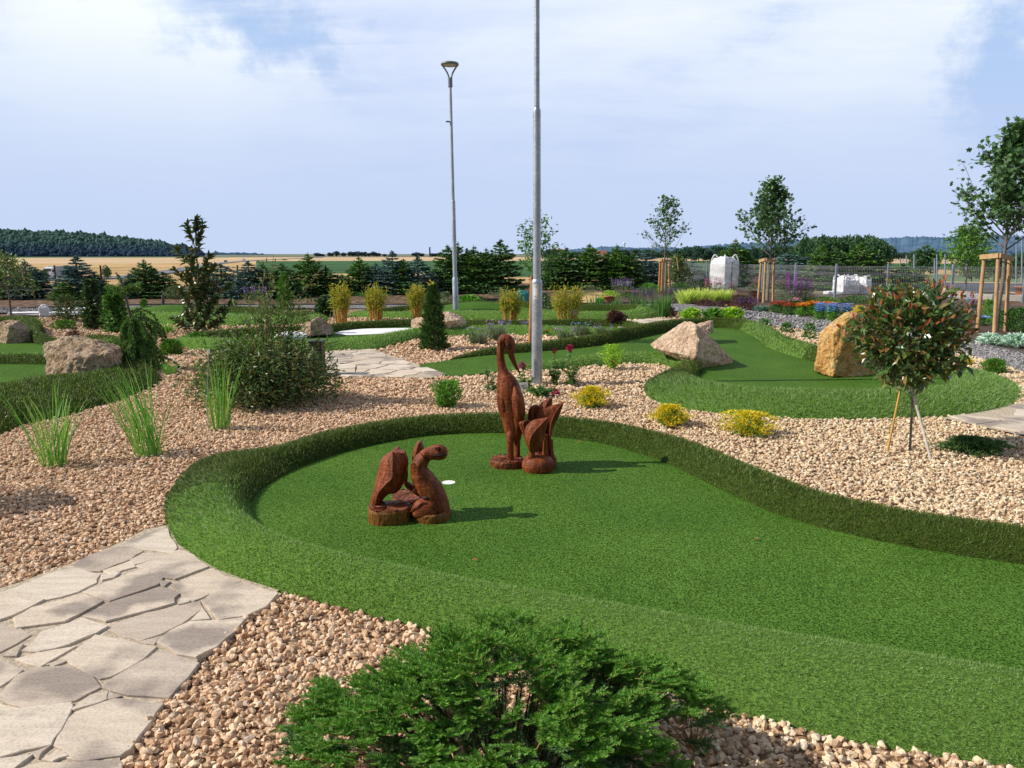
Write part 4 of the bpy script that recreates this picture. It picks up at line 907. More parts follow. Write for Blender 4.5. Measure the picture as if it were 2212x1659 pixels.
P = spline(np.array([tz(770, 480, .06), tz(775, 620, .07), tz(760, 760, .08), (tz(880, 860, .1)), tz(1000, 930, .06)]), 5)
loft(MB(), P, np.array([22, 24, 26, 28, 30, 32, 34, 36, 38, 40, 44, 48, 52, 56, 60, 62, 64, 66, 68, 70, 72]) * tm, None, 10, 0, True, (0, 1, 0), .03, 8).build('stalk', M['wood'], leaf)
g = lambda x, y: W((1400 + x / 4.1475) * .553, (1700 + y / 4.1475) * .553, SURF)[:2]
out = np.array([g(168, 1395), g(195, 1440), g(300, 1470), g(470, 1474), g(640, 1452), g(790, 1415), g(850, 1350), g(845, 1290), g(640, 1262), g(300, 1270), g(175, 1320)])
c0 = out.mean(0); log_slab(MB(), out, 0, None, SURF, SURF + .088, rr, mat=0, mside=1, n=4).build('base', [M['wood_base'], M['wood_raw']], leaf)
tb = tz(1180, 1350); turtle = thing('turtle_sculpture', 'carved wooden turtle stretching its curved neck and head above a domed base', 'wooden sculpture', (tb[0], TY, SURF), 'carved wooden sculptures')
bd = [(1395, 1330, 95, .075), (1370, 1230, 120, .085), (1300, 1090, 165, .095), (1215, 960, 195, .098), (1130, 840, 198, .098), (1060, 725, 180, .09), (1005, 620, 158, .085), (985, 540, 140, .078), (1000, 460, 128, .072), (1035, 395, 118, .066), (1085, 340, 106, .06)]
P = spline(np.array([tz(x, y, -.02) for x, y, w, d in bd]), 4); R = spline(np.array([[w * tm] for x, y, w, d in bd]), 4)[:, 0]; D = spline(np.array([[d] for x, y, w, d in bd]), 4)[:, 0]
loft(MB(), P, R, D, 24, 0, True, (0, 1, 0), .012, 9).build('body', M['wood'], turtle)
sh = [(1345, 1230, 40), (1330, 1050, 70), (1250, 880, 90), (1130, 700, 85), (1030, 560, 60), (960, 440, 24)]
P = spline(np.array([tz(x - 90, y + 20, -.085) for x, y, w in sh]), 4); R = spline(np.array([[w * tm] for x, y, w in sh]), 4)[:, 0]
loft(MB(), P, R * 1.25, R * .45, 12, 0, True, (0, 1, 0), .03, 10).build('shell_ridge', M['wood'], turtle)
hd = [(1035, 378, 100), (1105, 322, 108), (1180, 292, 110), (1245, 280, 124), (1310, 278, 128), (1370, 280, 118), (1418, 282, 88), (1445, 282, 36)]
P = spline(np.array([tz(x, y, -.02) for x, y, w in hd]), 4); R = spline(np.array([[w * tm] for x, y, w in hd]), 4)[:, 0]
ho = loft(MB(), P, R, R * .82, 22, 0, True, (0, 1, 0), .01, 11).build('head', M['wood'], turtle)
mb = MB(); c = tz(1292, 222, -.062); a = np.linspace(0, 2 * PI, 15)
tube(mb, np.stack([c[0] + 40 * tm * np.cos(a), c[1] - .004 * np.sin(a), c[2] + 26 * tm * np.sin(a)], -1), .0042, 6); V, F = ico(2); mb.add(V * [.012, .008, .009] + c, F, 1, True)
mb.build('eye', [M['wood_dark'], M['wood']], turtle)
mb = MB(); tube(mb, spline(np.array([tz(x, y, d) for x, y, d in [(1215, 318, -.070), (1260, 332, -.072), (1320, 330, -.070), (1375, 318, -.058), (1410, 306, -.045)]]), 4), np.concatenate([[.003], np.full(15, .0085), [.003]]), 6); mb.build('mouth', M['wood_dark'], turtle)
petal(MB(), [(858, 520), (868, 430), (872, 340), (890, 250), (920, 170), (965, 122)], [(890, 520), (905, 430), (925, 340), (945, 250), (965, 170), (990, 120)], [(905, 520), (930, 440), (990, 360), (1050, 280), (1040, 190), (1005, 124)], tz, .04, .07, .05).build('fin', M['wood'], turtle)
dm = [(890, 1200), (930, 1130), (1010, 1040), (1100, 985)]
c = tz(1180, 1250, -.10); gz = lambda L: np.array([W((1400 + x / 4.1475) * .553, (1700 + y / 4.1475) * .553, SURF)[:2] for x, y in L])
log_slab(MB(), gz([(885, 1330), (930, 1400), (1060, 1440), (1250, 1440), (1400, 1405), (1490, 1340), (1480, 1270), (1380, 1215), (1150, 1200), (950, 1240)]), 0, None, SURF, SURF + .060, rr, mat=0, mside=1, n=4).build('base', [M['wood_base'], M['wood_raw']], turtle)
bu = tz(1090, 1250, -.075); mb = MB(); V, F = ico(4); q = V.copy(); q[:, 2] = np.where(q[:, 2] > 0, np.abs(q[:, 2]) ** .8, q[:, 2] * .3); q[:, 0] += q[:, 2] * .12
wv = 1 + .03 * np.sin(np.arctan2(V[:, 1], V[:, 0]) * 5); mb.add(q * np.stack([wv * .098, wv * .075, np.full(len(q), .108)], -1) + [bu[0], bu[1], SURF + .05], F, 0, True); mb.build('bud', M['wood'], turtle)
for s_, x1_ in ((-1, 905), (1, 1400)):
    P = spline(np.array([[bu[0] + s_ * .005, bu[1] - .055, SURF + .140], [bu[0] + s_ * .055, bu[1] - .062, SURF + .105], [bu[0] + s_ * .098, bu[1] - .035, SURF + .062]]), 5); tube(MB(), P, .0045, 6).build('bud_rim', M['wood'], turtle)
mb = MB(); c = np.array([bu[0] + .012, bu[1] - .015, SURF + .150]); lathe(mb, (c[0], c[1], c[2]), [(.03, 0), (.032, .012), (.027, .02), (.02, .012), (.016, -.012)], 14); mb.build('bud_opening', M['wood_dark'], turtle)
out = np.array([g(550, 1090), g(560, 1200), g(800, 1240), g(1050, 1190), g(1060, 1080), g(900, 1030), g(680, 1040)]); log_slab(MB(), out, 0, None, SURF, SURF + .075, rr, n=4).build('base', M['wood_base'], turtle)

# ------------------------------------------------------------------ lamp posts, stakes
def post_lathe(mb, base, prof, lean, n=20):
    for (r0, z0), (r1, z1) in zip(prof[:-1], prof[1:]):
        if z1 <= z0 + 1e-6 and r1 == r0: continue
    P = np.array([[base[0] + lean[0] * z, base[1] + lean[1] * z, z] for r, z in prof]); return loft(mb, P, [r for r, z in prof], None, n, 0, True, (0, 1, 0))
b = W(1160, 831); k = MPP(b[1], 1.5)
lp = thing('lamp_post', 'tall galvanised steel post in front, with sticker, running out of the top of the photo', 'lamp post', (b[0], b[1], 0), 'galvanised lamp posts')
def zat(v, Y): return float(AT(1160, v, Y)[2])
z1, z2 = zat(606, b[1]), zat(236, b[1]); lean = (-.006, 0)
tf = lambda z: np.array([b[0] + lean[0] * z, b[1], z])
def seg(name, lst, parent, mat='galv'):
    P = np.array([tf(z) for r, z in lst]); return loft(MB(), P, [r for r, z in lst], None, 24, 0, True, (0, 1, 0)).build(name, M[mat], parent)
seg('lower_pole', [(.070, -.05), (.069, z1 - .03), (.068, z1 - .012), (.056, z1 + .012), (.052, z1 + .016)], lp)
seg('middle_pole', [(.0495, z1), (.049, z2 - .03), (.047, z2 - .01), (.039, z2 + .012), (.037, z2 + .016)], lp)
seg('upper_pole', [(.0355, z2), (.034, 6.2), (.033, 7.6)], lp)
mb = MB(); 
for a0 in (0,): lathe(mb, tf(7.55), [(.05, 0), (.06, .03), (.33, .09), (.34, .12), (.30, .15), (.05, .17)], 24)
mb.build('lamp_head', M['lamp_grey'], lp)
q = AT(1154, 622, b[1]); mb = MB()
a = np.linspace(-2.3, -1.35, 8); zz = (zat(614, b[1]), zat(646, b[1])); x0 = tf(1.25)
V = [[x0[0] + .0712 * math.cos(t), x0[1] + .0712 * math.sin(t), z] for z in zz[::-1] for t in a]
mb.add(V, [(i, i + 1, 9 + i, 8 + i) for i in range(7)]); st = mb.build('sticker', M['card'], lp)
def text(txt, size, loc, rot, mat, name, parent, curve=None):
    cu = bpy.data.curves.new(name, 'FONT'); cu.body = txt; cu.size = size; cu.align_x = 'CENTER'; cu.align_y = 'CENTER'
    o = bpy.data.objects.new(name, cu); COL.objects.link(o); dg = bpy.context.evaluated_depsgraph_get(); me = bpy.data.meshes.new_from_object(o.evaluated_get(dg))
    bpy.data.objects.remove(o); bpy.data.curves.remove(cu); me.materials.append(mat); n = len(me.vertices); c = np.empty(n * 3); me.vertices.foreach_get('co', c); c = c.reshape(-1, 3)
    if curve:                                                        # wrap round the pole
        ctr, rad, t0, zc = curve; t = t0 + c[:, 0] / rad; c = np.stack([ctr[0] + rad * np.cos(t), ctr[1] + rad * np.sin(t), zc + c[:, 1]], -1)
    else: c = np.stack([c[:, 0], c[:, 2] * 0, c[:, 1]], -1) + np.asarray(loc)
    og = np.array(parent['_o']) if '_o' in parent else np.array(parent.parent['_o']); me.vertices.foreach_set('co', (c - og).ravel()); me.update()
    o = bpy.data.objects.new(name, me); COL.objects.link(o); o.parent = parent; return o
zt = (zz[0] + zz[1]) / 2
text('TLS', .040, None, None, M['card_ink'], 'lettering', st, (x0, .0720, -1.85, zz[1] + .030))
text('CE', .036, None, None, M['card_ink'], 'lettering', st, (x0, .0720, -1.85, zz[0] - .028))
mb = MB(); c = tf(.32) ; 
P = np.array([[c[0] - .012, c[1] - .073, .06], [c[0] - .012, c[1] - .073, .34]]); box(mb, (c[0] - .018, c[1] - .071, .22), (.045, .006, .27)); mb.build('service_door', M['galv'], lp)
mb = MB(); box(mb, (c[0] - .03, c[1] - .08, .30), (.02, .02, .055)); tube(mb, [(c[0] - .03, c[1] - .082, .28), (c[0] - .028, c[1] - .08, .06)], .004, 6); mb.build('earth_clamp', M['post'], lp)
b2 = W(985, 681); Y2 = b2[1]
l2 = thing('lamp_post', 'slender distant lamp post topped by a flat round lantern on two curved arms', 'lamp post', (b2[0], Y2, 0), 'galvanised lamp posts')
tf2 = lambda z: np.array([b2[0] - .0125 * z, Y2, z])
def zb(v): return float(AT(985, v, Y2)[2])
def seg2(name, lst): P = np.array([tf2(z) for r, z in lst]); return loft(MB(), P, [r for r, z in lst], None, 16, 0, True, (0, 1, 0)).build(name, M['galv'], l2)
za, zb2, zc_ = zb(600), zb(433), zb(200)
seg2('lower_pole', [(.082, -.05), (.080, za - .03), (.064, za + .012)]); seg2('middle_pole', [(.060, za), (.058, zb2 - .03), (.046, zb2 + .012)]); seg2('upper_pole', [(.043, zb2), (.038, zb(184))])
kk = MPP(Y2, 6.0); top = zb(141)
seg2_ = loft(MB(), np.array([tf2(zb(184) - .05), tf2(zb(168))]), [.06, .06], None, 14, 0, True, (0, 1, 0)).build('collar', M['lamp_grey'], l2)
for s in (-1, 1):
    P = spline(np.array([tf2(zb(172)) + [s * .03, 0, 0], tf2(zb(162)) + [s * .05, 0, 0], tf2(zb(152)) + [s * .11, 0, 0], tf2(zb(141)) + [s * .2, 0, 0]]), 5)
    loft(MB(), P, .022, None, 8, 0, True, (0, 1, 0)).build('arm', M['lamp_grey'], l2)
c = tf2(top); lathe(MB(), c, [(.05, .0), (.235, .0), (.24, .03), (.225, .06), (.05, .085)], 28).build('lantern', M['lamp_grey'], l2)
lathe(MB(), c, [(.19, -.012), (.20, -.001)], 24).build('diffuser', M['lamp_glass'], l2)
mb = MB(); c = tf2(zb(263)); box(mb, c + np.array([-.09, -.02, .0]), (.10, .08, .03)); tube(mb, [c + [-.05, 0, 0], c + [.0, 0, -.06]], .012, 6); mb.build('sensor_box', M['lamp_grey'], l2)

def pole(mb, a, b, r0, r1=None, n=8, mat=0):
    return loft(mb, np.array([np.asarray(a) * (1 - t) + np.asarray(b) * t for t in np.linspace(0, 1, 5)]), np.linspace(r0, r1 or r0, 5), None, n, mat, True)
def tripod(label, legs, bars, Y, r=.035, mats=None):
    """legs: (u0,v0,u1,v1,dY) bottom to top; bars: pairs of leg tops joined by a board"""
    p = AT(legs[0][0], legs[0][1], Y); t = thing('tree_support', label, 'tree stakes', (p[0], Y, 0), 'wooden tree supports')
    tops = []
    for i, (u0, v0, u1, v1, dy) in enumerate(legs):
        a = AT(u0, v0, Y + dy * 1.25); a[2] = -.06; b = AT(u1, v1, Y + dy)
        pole(MB(), a, b, r, r * .95).build('pole', M[(mats or {}).get(i, 'stake')], t); tops.append(b)
    for i, j in bars:
        a, b = tops[i] - [0, 0, .06], tops[j] - [0, 0, .06]; e = nrm(b - a) * .06
        n_ = nrm(np.cross(b - a, [0, 0, 1.])); n_ = n_ * (-1 if n_[1] > 0 else 1)
        bar(MB(), a - e + n_ * (r + .012), b + e + n_ * (r + .012), .03, .10).build('crossbar', M['stake'], t)
        mb = MB(); tube(mb, [a - n_ * .0 - [0, 0, .10], b - [0, 0, .10]], .014, 6); mb.build('strap', M['black'], t)
    return t
tripod('three-legged wooden support of the large tree at the right edge', [(2111, 716, 2127, 549, 0), (2148, 721, 2157, 546, -.35), (2172, 715, 2181, 553, .1)], [(0, 1), (1, 2)], 17.0, .042)
tripod('wooden tree support between the white bag and the purple flowers', [(1637, 654, 1645, 560, 0), (1649, 648, 1654, 557, -.3), (1656, 646, 1661, 560, .5), (1670, 647, 1672, 560, .1)], [(0, 1), (1, 3)], 27.5, .045, {2: 'stake_dark'})
tripod('orange-legged tree support left of the white bag', [(1423, 630, 1427, 560, 0), (1429, 632, 1432, 559, -.3), (1437, 626, 1439, 562, .5), (1447, 630, 1446, 561, .1)], [(0, 1), (1, 3)], 34.5, .05, {0: 'stake_orange', 1: 'stake_orange', 2: 'stake_dark'})
a = W(1145, 743); solo(pole(MB(), a - [0, 0, .1], AT(1149, 596, a[1]), .035, .033), 'wooden_stake', M['stake_orange'], 'orange-brown round stake just behind the front lamp post', 'stake', a, None)
# ------------------------------------------------------------------ plants: generators
def rs(seed): return np.random.default_rng(seed)
def rdir(r, n, up=.0):
    d = nrm(r.normal(size=(n, 3))); d[:, 2] += up; return nrm(d)
FM = {}
FM['spruce'] = leafmat('spruce_needles', [(.030, .068, .022), (.056, .115, .036), (.095, .17, .055)], .08, .6, .25)
FM['spruce_blue'] = leafmat('blue_spruce_needles', [(.040, .080, .075), (.065, .12, .112), (.10, .165, .155)], .08, .6, .25, tcol=(1, 1.1, .9))
FM['spruce_green'] = leafmat('fresh_spruce_needles', [(.034, .084, .018), (.065, .135, .028), (.11, .19, .042)], .12, .6, .25)
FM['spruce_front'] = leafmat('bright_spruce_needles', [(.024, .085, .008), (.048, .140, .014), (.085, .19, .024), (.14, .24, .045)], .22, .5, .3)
FM['cone_dark'] = leafmat('dark_spruce_needles', [(.022, .058, .016), (.042, .09, .026), (.075, .135, .042)], .08, .6, .25)
FM['fresh'] = leafmat('fresh_leaf', [(.05, .13, .02), (.08, .19, .03), (.12, .25, .05)], .3, .5)
FM['mid'] = leafmat('mid_green_leaf', [(.030, .08, .02), (.052, .12, .03), (.08, .16, .045)], .28, .5)
FM['dark'] = leafmat('dark_leaf', [(.014, .036, .014), (.026, .058, .022), (.045, .085, .034), (.075, .11, .055)], .2, .4, .45)
FM['olive'] = leafmat('narrow_olive_leaf', [(.020, .048, .014), (.040, .082, .024), (.070, .120, .036), (.13, .17, .07), (.14, .10, .035)], .2, .42, .45)
FM['magnolia'] = leafmat('magnolia_leaf', [(.022, .06, .018), (.040, .09, .028), (.065, .12, .04), (.11, .11, .035)], .12, .28, .6, back=(.085, .085, .028))
FM['photinia'] = leafmat('photinia_leaf', [(.018, .045, .015, 0), (.038, .08, .022, .4), (.075, .12, .03, .7), (.11, .10, .026, .85), (.13, .05, .02, 1)], .2, .3, .6)
FM['photinia_red'] = leafmat('photinia_young_leaf', [(.17, .040, .022), (.26, .08, .04), (.12, .075, .022)], .25, .35, .5, tcol=(1.2, .7, .5))
FM['maple'] = leafmat('maple_leaf', [(.026, .060, .026), (.048, .098, .040), (.08, .14, .055)], .25, .45, .4)
FM['bright_tree'] = leafmat('pale_tree_leaf', [(.05, .11, .02), (.08, .16, .03), (.11, .20, .045)], .35, .5)
FM['grass'] = leafmat('ornamental_grass', [(.05, .14, .020), (.085, .21, .035), (.13, .26, .06), (.24, .27, .09)], .3, .45, .4)
FM['feather'] = leafmat('feather_grass', [(.20, .26, .05), (.34, .38, .11), (.50, .48, .20)], .35, .6)
FM['blue_grass'] = leafmat('blue_grass', [(.05, .11, .09), (.08, .15, .12), (.12, .19, .15)], .2, .5)
FM['bamboo'] = leafmat('bamboo_leaf', [(.09, .15, .014), (.16, .22, .022), (.25, .27, .04), (.33, .27, .05)], .32, .5, tcol=(1.1, 1.0, .4))
FM['yellow'] = leafmat('yellow_leaf', [(.30, .24, .012), (.46, .36, .02), (.58, .46, .04), (.14, .17, .02)], .3, .5, tcol=(1.2, 1, .3))
FM['lime'] = leafmat('lime_leaf', [(.10, .20, .02), (.18, .30, .03), (.30, .40, .06)], .3, .5)
FM['pine'] = leafmat('pine_needles', [(.035, .10, .014), (.065, .16, .022), (.11, .22, .035)], .15, .5)
FM['silver'] = leafmat('silver_leaf', [(.20, .29, .25), (.28, .37, .33), (.36, .44, .40)], .15, .7)
FM['purple_leaf'] = leafmat('purple_leaf', [(.045, .018, .025), (.075, .028, .035), (.10, .05, .045)], .2, .5)
FM['grey_leaf'] = leafmat('grey_green_leaf', [(.06, .09, .05), (.10, .13, .08), (.15, .17, .11)], .2, .6)
for nm, c in (('orange', (.72, .26, .01)), ('red', (.42, .045, .015)), ('blue', (.26, .46, .90)), ('purple', (.34, .09, .40)), ('lilac', (.38, .26, .58)), ('pink', (.60, .22, .34)), ('hot_pink', (.55, .06, .15)), ('dull_pink', (.42, .17, .20)), ('violet', (.10, .06, .20)), ('gold', (.75, .52, .02))):
    FM['f_' + nm] = leafmat(nm + '_petal', [tuple(x * .7 for x in c), c, tuple(min(1, x * 1.25) for x in c)], .25, .6, tcol=(1, 1, 1))
FM['inner_twig'] = flat('inner_twig', (.045, .028, .016), .9, .35, 20)
FM['young_twig'] = flat('young_twig', (.30, .24, .07), .8, .3, 20)
FM['twig'] = flat('twig', (.16, .09, .045), .85, .35, 20)
FM['dead_twig'] = flat('dead_twig', (.30, .17, .07), .85, .35, 20)

def spray(mb, a, b, n, L, w, r, droop=.15, mat=0, flatten=.35):
    """needle tufts set along a branch from a to b"""
    t = r.uniform(.12, 1, n)[:, None]; a = np.asarray(a, float); b = np.asarray(b, float); ax = nrm(b - a)
    P = a * (1 - t) + b * t; s = nrm(np.cross(ax, [0, 0, 1.])) if abs(ax[2]) < .95 else np.array([1., 0, 0]); u = np.cross(s, ax)
    th = r.uniform(0, 2 * PI, n)
    D = ax * .75 + s * np.cos(th)[:, None] + u * (np.sin(th) * flatten)[:, None] + [0, 0, -droop]
    leaves(mb, P, D, L * (1.1 - .45 * t[:, 0]) * r.uniform(.8, 1.3, n), w, LEAF4, mat, jit=.6, r=r)
def conifer(h, w, seed, nb=11, lvl=15, L=.19, wd=.055, tip=.16, up=.30, per=17, base=.02, sparse=1.0):
    r = rs(seed); tr, cr = MB(), MB()
    tube(tr, [(0, 0, -.05), (0, 0, h * .5), (0.01 * h, 0, h)], [w * .035 + .01, w * .022 + .008, .006], 7)
    for l in range(lvl):
        f = (l + r.uniform(-.2, .2)) / lvl; f = max(0, f); z = h * (base + (1 - base - tip * .6) * f)
        R = w * .5 * (1 - f) ** .74 * r.uniform(.88, 1.1) + .04 * w; n = max(4, int(nb * (1 - .45 * f) * sparse)); a0 = r.uniform(0, 6.3)
        for k in range(n):
            a = a0 + 2 * PI * k / n + r.normal() * .22; rr_ = R * r.uniform(.75, 1.15); el = up * (.25 + 1.6 * f) + r.normal() * .08
            A = np.array([0, 0, z]); B = A + [math.cos(a) * rr_, math.sin(a) * rr_, rr_ * math.tan(min(el, 1.0)) - .0]
            if rr_ > .15 * w: tube(tr, [A, B], [.008 + .008 * (1 - f), .003], 4)
            spray(cr, A, B, int(per * (.5 + rr_ / (w * .5))), L * (1 - .35 * f), wd, r, droop=.12 * (1 - f))
            if rr_ > .22 * w:                                         # side twigs
                for sgn in (-1, 1):
                    q = A + (B - A) * r.uniform(.45, .7); e = np.array([math.cos(a + sgn * .75), math.sin(a + sgn * .75), math.tan(el)]) * rr_ * .42
                    spray(cr, q, q + e, int(per * .55), L * .9, wd, r, droop=.1)
    for k in range(3):                                                # the leader and its crown of shoots
        z = h * (1 - tip + tip * .3 * k); n = 5 - k
        for j in range(n):
            a = r.uniform(0, 6.3); l_ = h * tip * (.42 - .1 * k); A = np.array([0, 0, z]); B = A + [math.cos(a) * l_ * .6, math.sin(a) * l_ * .6, l_ * .8]
            spray(cr, A, B, 8, L * .5, wd * .7, r, droop=-.1, flatten=1)
    spray(cr, (0, 0, h * (1 - tip)), (0, 0, h), 16, L * .42, wd * .6, r, droop=-.3, flatten=1)
    return tr, cr
def make_conifer(name, label, cat, loc, h, w, seed, mat, group, **kw):
    t = thing(name, label, cat, (0, 0, 0), group); tr, cr = conifer(h, w, seed, **kw)
    tr.build('trunk', M['bark'], t); cr.build('crown', FM[mat], t); t.location = loc; t['_o'] = [0, 0, 0]; return t
def bush(mb, c, R, h, n, L, wd, seed, tmpl=LEAF4, up=.5, prof=None, mat=0, shell=.55, lump=.25, jit=.6, rad=1.0, squash=(1, 1)):
    """leaves through a rounded volume, denser towards the outside"""
    r = rs(seed); f = r.uniform(0.03, 1, n); a = r.uniform(0, 2 * PI, n)
    pr = prof or (lambda f: np.sqrt(np.clip(1 - (2 * f - .85) ** 2 / 1.35, .02, 1)))
    k = 1 + lump * np.sin(a * 3 + seed) * np.sin(f * 7 + seed * 2) + lump * .6 * np.sin(a * 7 + f * 11 + seed)
    rr_ = R * pr(f) * k * (r.uniform(0, 1, n) ** shell)
    P = np.stack([c[0] + rr_ * np.cos(a) * squash[0], c[1] + rr_ * np.sin(a) * squash[1], c[2] + f * h], -1)
    D = np.stack([np.cos(a) * rad, np.sin(a) * rad, np.full(n, up)], -1) + r.normal(size=(n, 3)) * .45
    return leaves(mb, P - nrm(D) * L * .5, D, L * r.uniform(.65, 1.2, n), wd * r.uniform(.7, 1.2, n), tmpl, mat, jit=jit, r=r)
def stems(mb, c, R, h, n, rad, seed, mat=0, k=4):
    r = rs(seed)
    for i in range(n):
        a = r.uniform(0, 6.3); q = R * r.uniform(.1, .9); e = np.array([math.cos(a) * q, math.sin(a) * q, h * r.uniform(.6, .95)])
        P = [np.asarray(c) + e * np.array([t ** 1.5, t ** 1.5, t]) for t in np.linspace(0, 1, k)]
        tube(mb, P, np.linspace(rad, rad * .4, k), 4, mat)
    return mb
def shrub(name, label, cat, loc, R, h, n, L, wd, seed, mat, group=None, tmpl=LEAF4, up=.5, prof=None, shell=.55, lump=.25, nst=8, squash=(1, 1), rad=1.0, stem='twig', sr=.008):
    t = thing(name, label, cat, loc, group); o = np.array(loc, float)
    stems(MB(), o - [0, 0, .03], R * .6, h * .8, nst, sr, seed).build('stem', FM.get(stem) or M[stem], t)
    bush(MB(), o, R, h, n, L, wd, seed, tmpl, up, prof, 0, shell, lump, .6, rad, squash).build('foliage', FM[mat], t); return t
def flowers(mb, c, R, z0, z1, n, size, seed, mat=0, k=5, spike=0.0, squash=(1, 1)):
    """flower heads (rosettes of petals); spike > 0 stacks them up a stem"""
    r = rs(seed)
    for i in range(n):
        a, q = r.uniform(0, 6.3), R * math.sqrt(r.uniform(0, 1)); z = r.uniform(z0, z1)
        p = np.array([c[0] + q * math.cos(a) * squash[0], c[1] + q * math.sin(a) * squash[1], c[2] + z])
        m = max(1, int(spike / (size * .55)))
        P = np.repeat(p[None], m * k, 0) + np.c_[r.normal(size=(m * k, 2)) * size * .12, np.repeat(np.linspace(0, spike, m), k) if m > 1 else np.zeros(k)]
        th = r.uniform(0, 6.3) + np.arange(m * k) * 2 * PI / k * 1.07
        D = np.stack([np.cos(th), np.sin(th), r.uniform(.1, .8, m * k)], -1)
        leaves(mb, P, D, size * .55 * (np.repeat(np.linspace(1, .5, m), k) if m > 1 else 1), size * .42, LEAF4, mat, jit=.3, r=r)
    return mb
def tree(h, trunk_h, prof, nl, nt, nleaf, L, wd, seed, tmpl=LEAF4, rise=.9, tr0=.03, droop=0.0, clump=.16, thin=0.0):
    """sapling: leader, limbs whose reach follows prof(height fraction), twigs and leaves"""
    r = rs(seed); tr, cr = MB(), MB()
    ld = [np.array([r.normal() * .012 * h * t, r.normal() * .012 * h * t, h * t]) for t in np.linspace(0, 1, 9)]; ld[0] = np.array([0, 0, -.06])
    ld = spline(np.array(ld), 3); tube(tr, ld, np.linspace(tr0, tr0 * .12, len(ld)), 8)
    P, D = [], []
    for i in range(nl):
        f = (i + r.uniform(0, .8)) / nl; z = trunk_h + (h * .97 - trunk_h) * f; R = prof(f) * r.uniform(.75, 1.15); a = i * 2.4 + r.normal() * .3
        o = np.array([np.interp(z, ld[:, 2], ld[:, 0]), np.interp(z, ld[:, 2], ld[:, 1]), z]); rz = R * rise * r.uniform(.7, 1.3)
        e = o + [math.cos(a) * R, math.sin(a) * R, rz]; m = o * .5 + e * .5 + [0, 0, -rz * .12 + droop * R]
        C = spline(np.array([o, m, e]), 5); tube(tr, C, np.linspace(tr0 * .4 * (1 - .5 * f), .003, len(C)), 5)
        for k in range(nt):
            t = r.uniform(.25, 1) ; b = C[int(t * (len(C) - 1))]; d = nrm(np.array([math.cos(a + r.normal() * .9), math.sin(a + r.normal() * .9), r.uniform(-.1, 1.0)])); l = R * r.uniform(.12, .4) + .05
            tip = b + d * l; tube(tr, [b, tip], [.004, .0015], 3)
            if r.uniform() < thin: continue
            m_ = nleaf; s = r.uniform(.2, 1.05, m_)[:, None]; P.append(b * (1 - s) + tip * s + r.normal(size=(m_, 3)) * clump * np.array([1, 1, .8])); D.append(d + r.normal(size=(m_, 3)) * .8 + [0, 0, -.15])
    P, D = np.concatenate(P), np.concatenate(D); n = len(P)
    leaves(cr, P, D, L * r.uniform(.7, 1.25, n), wd * r.uniform(.7, 1.25, n), tmpl, 0, jit=.7, r=r); return tr, cr
def make_tree(name, label, cat, loc, mat, group, bark='bark_grey', **kw):
    t = thing(name, label, cat, (0, 0, 0), group); tr, cr = tree(**kw)
    tr.build('trunk', M[bark], t); cr.build('crown', FM[mat], t); t.location = loc; return t
# ------------------------------------------------------------------ the hedge of young conifers, one thing each
VAR = {}
def con(var, u, vb, vt, hw, label, group='young conifers along the back', rz=None):
    p, h = HT(u, vb, vt); p[2] = -.04; w = 2.25 * hw * MPP(p[1])
    mats = {'g': ('spruce', 1), 'd': ('spruce', 2), 'b': ('spruce_blue', 3), 'c': ('spruce_blue', 4), 'f': ('spruce_green', 5), 'h': ('spruce_green', 6)}
    rz = (u * 1.7) % 6.28 if rz is None else rz
    if var not in VAR:
        mt, sd = mats[var]
        VAR[var] = make_conifer('spruce_tree', label, 'spruce', (0, 0, 0), 2.0, 1.4, sd, mt, group, tip=.20 if var in 'gfh' else .15, nb=10, lvl=14, up=.34 if var in 'gf' else .2)
        o = VAR[var]; o.location = p; o.rotation_euler = (0, 0, rz); o.scale = (w / 1.4, w / 1.4, h / 2.0)
    else: o = dup(VAR[var], p, rz, (w / 1.4, w / 1.4, h / 2.0), label, group)
    return o
con('d', 4, 642, 558, 56, 'broad dark spruce at the left edge of the hedge')
con('c', 62, 643, 562, 50, 'bluish spruce just right of the dark spruce at the left edge')
con('h', 140, 646, 606, 30, 'small green spruce left of the white truck, low in the hedge')
con('b', 172, 643, 549, 52, 'blue-grey spruce standing in front of the trailer of the white truck')
con('d', 208, 642, 588, 42, 'squat dark spruce right of the white truck')
con('b', 283, 642, 588, 36, 'low blue-green spruce behind the weeping spruce')
con('g', 316, 641, 558, 44, 'pointed dark green spruce between the weeping spruce and the magnolia')
con('d', 356, 641, 584, 46, 'wide dark spruce directly left of the tall magnolia')
con('c', 482, 640, 566, 58, 'bluish spruce directly right of the tall magnolia')
con('b', 540, 643, 560, 48, 'blue-grey spruce in front of the cars on the road')
con('d', 570, 641, 568, 42, 'dark spruce behind the top of the big narrow-leaved shrub')
con('g', 612, 641, 566, 48, 'dark green spruce behind the right side of the big narrow-leaved shrub')
con('f', 668, 636, 544, 46, 'tall green spruce left of the first bamboo, tip on the horizon')
con('d', 706, 636, 574, 44, 'dark spruce directly above the first bamboo clump')
con('g', 740, 636, 590, 36, 'low dark spruce right behind the first bamboo clump')
con('f', 778, 634, 552, 40, 'green spruce between the first and second bamboo clumps')
con('c', 813, 634, 566, 36, 'short blue spruce above the second bamboo clump')
con('b', 849, 634, 539, 38, 'slim blue spruce with a long bare leader right of the second bamboo')
con('f', 872, 634, 556, 36, 'green spruce left of the third bamboo clump')
con('c', 904, 634, 550, 40, 'blue spruce above the third bamboo clump')
con('b', 943, 631, 578, 34, 'pale blue low spruce behind the tip of the dark columnar spruce')
con('d', 968, 631, 527, 46, 'tall dark spruce directly left of the distant lamp post')
con('g', 990, 631, 521, 40, 'tall dark spruce right behind the distant lamp post')
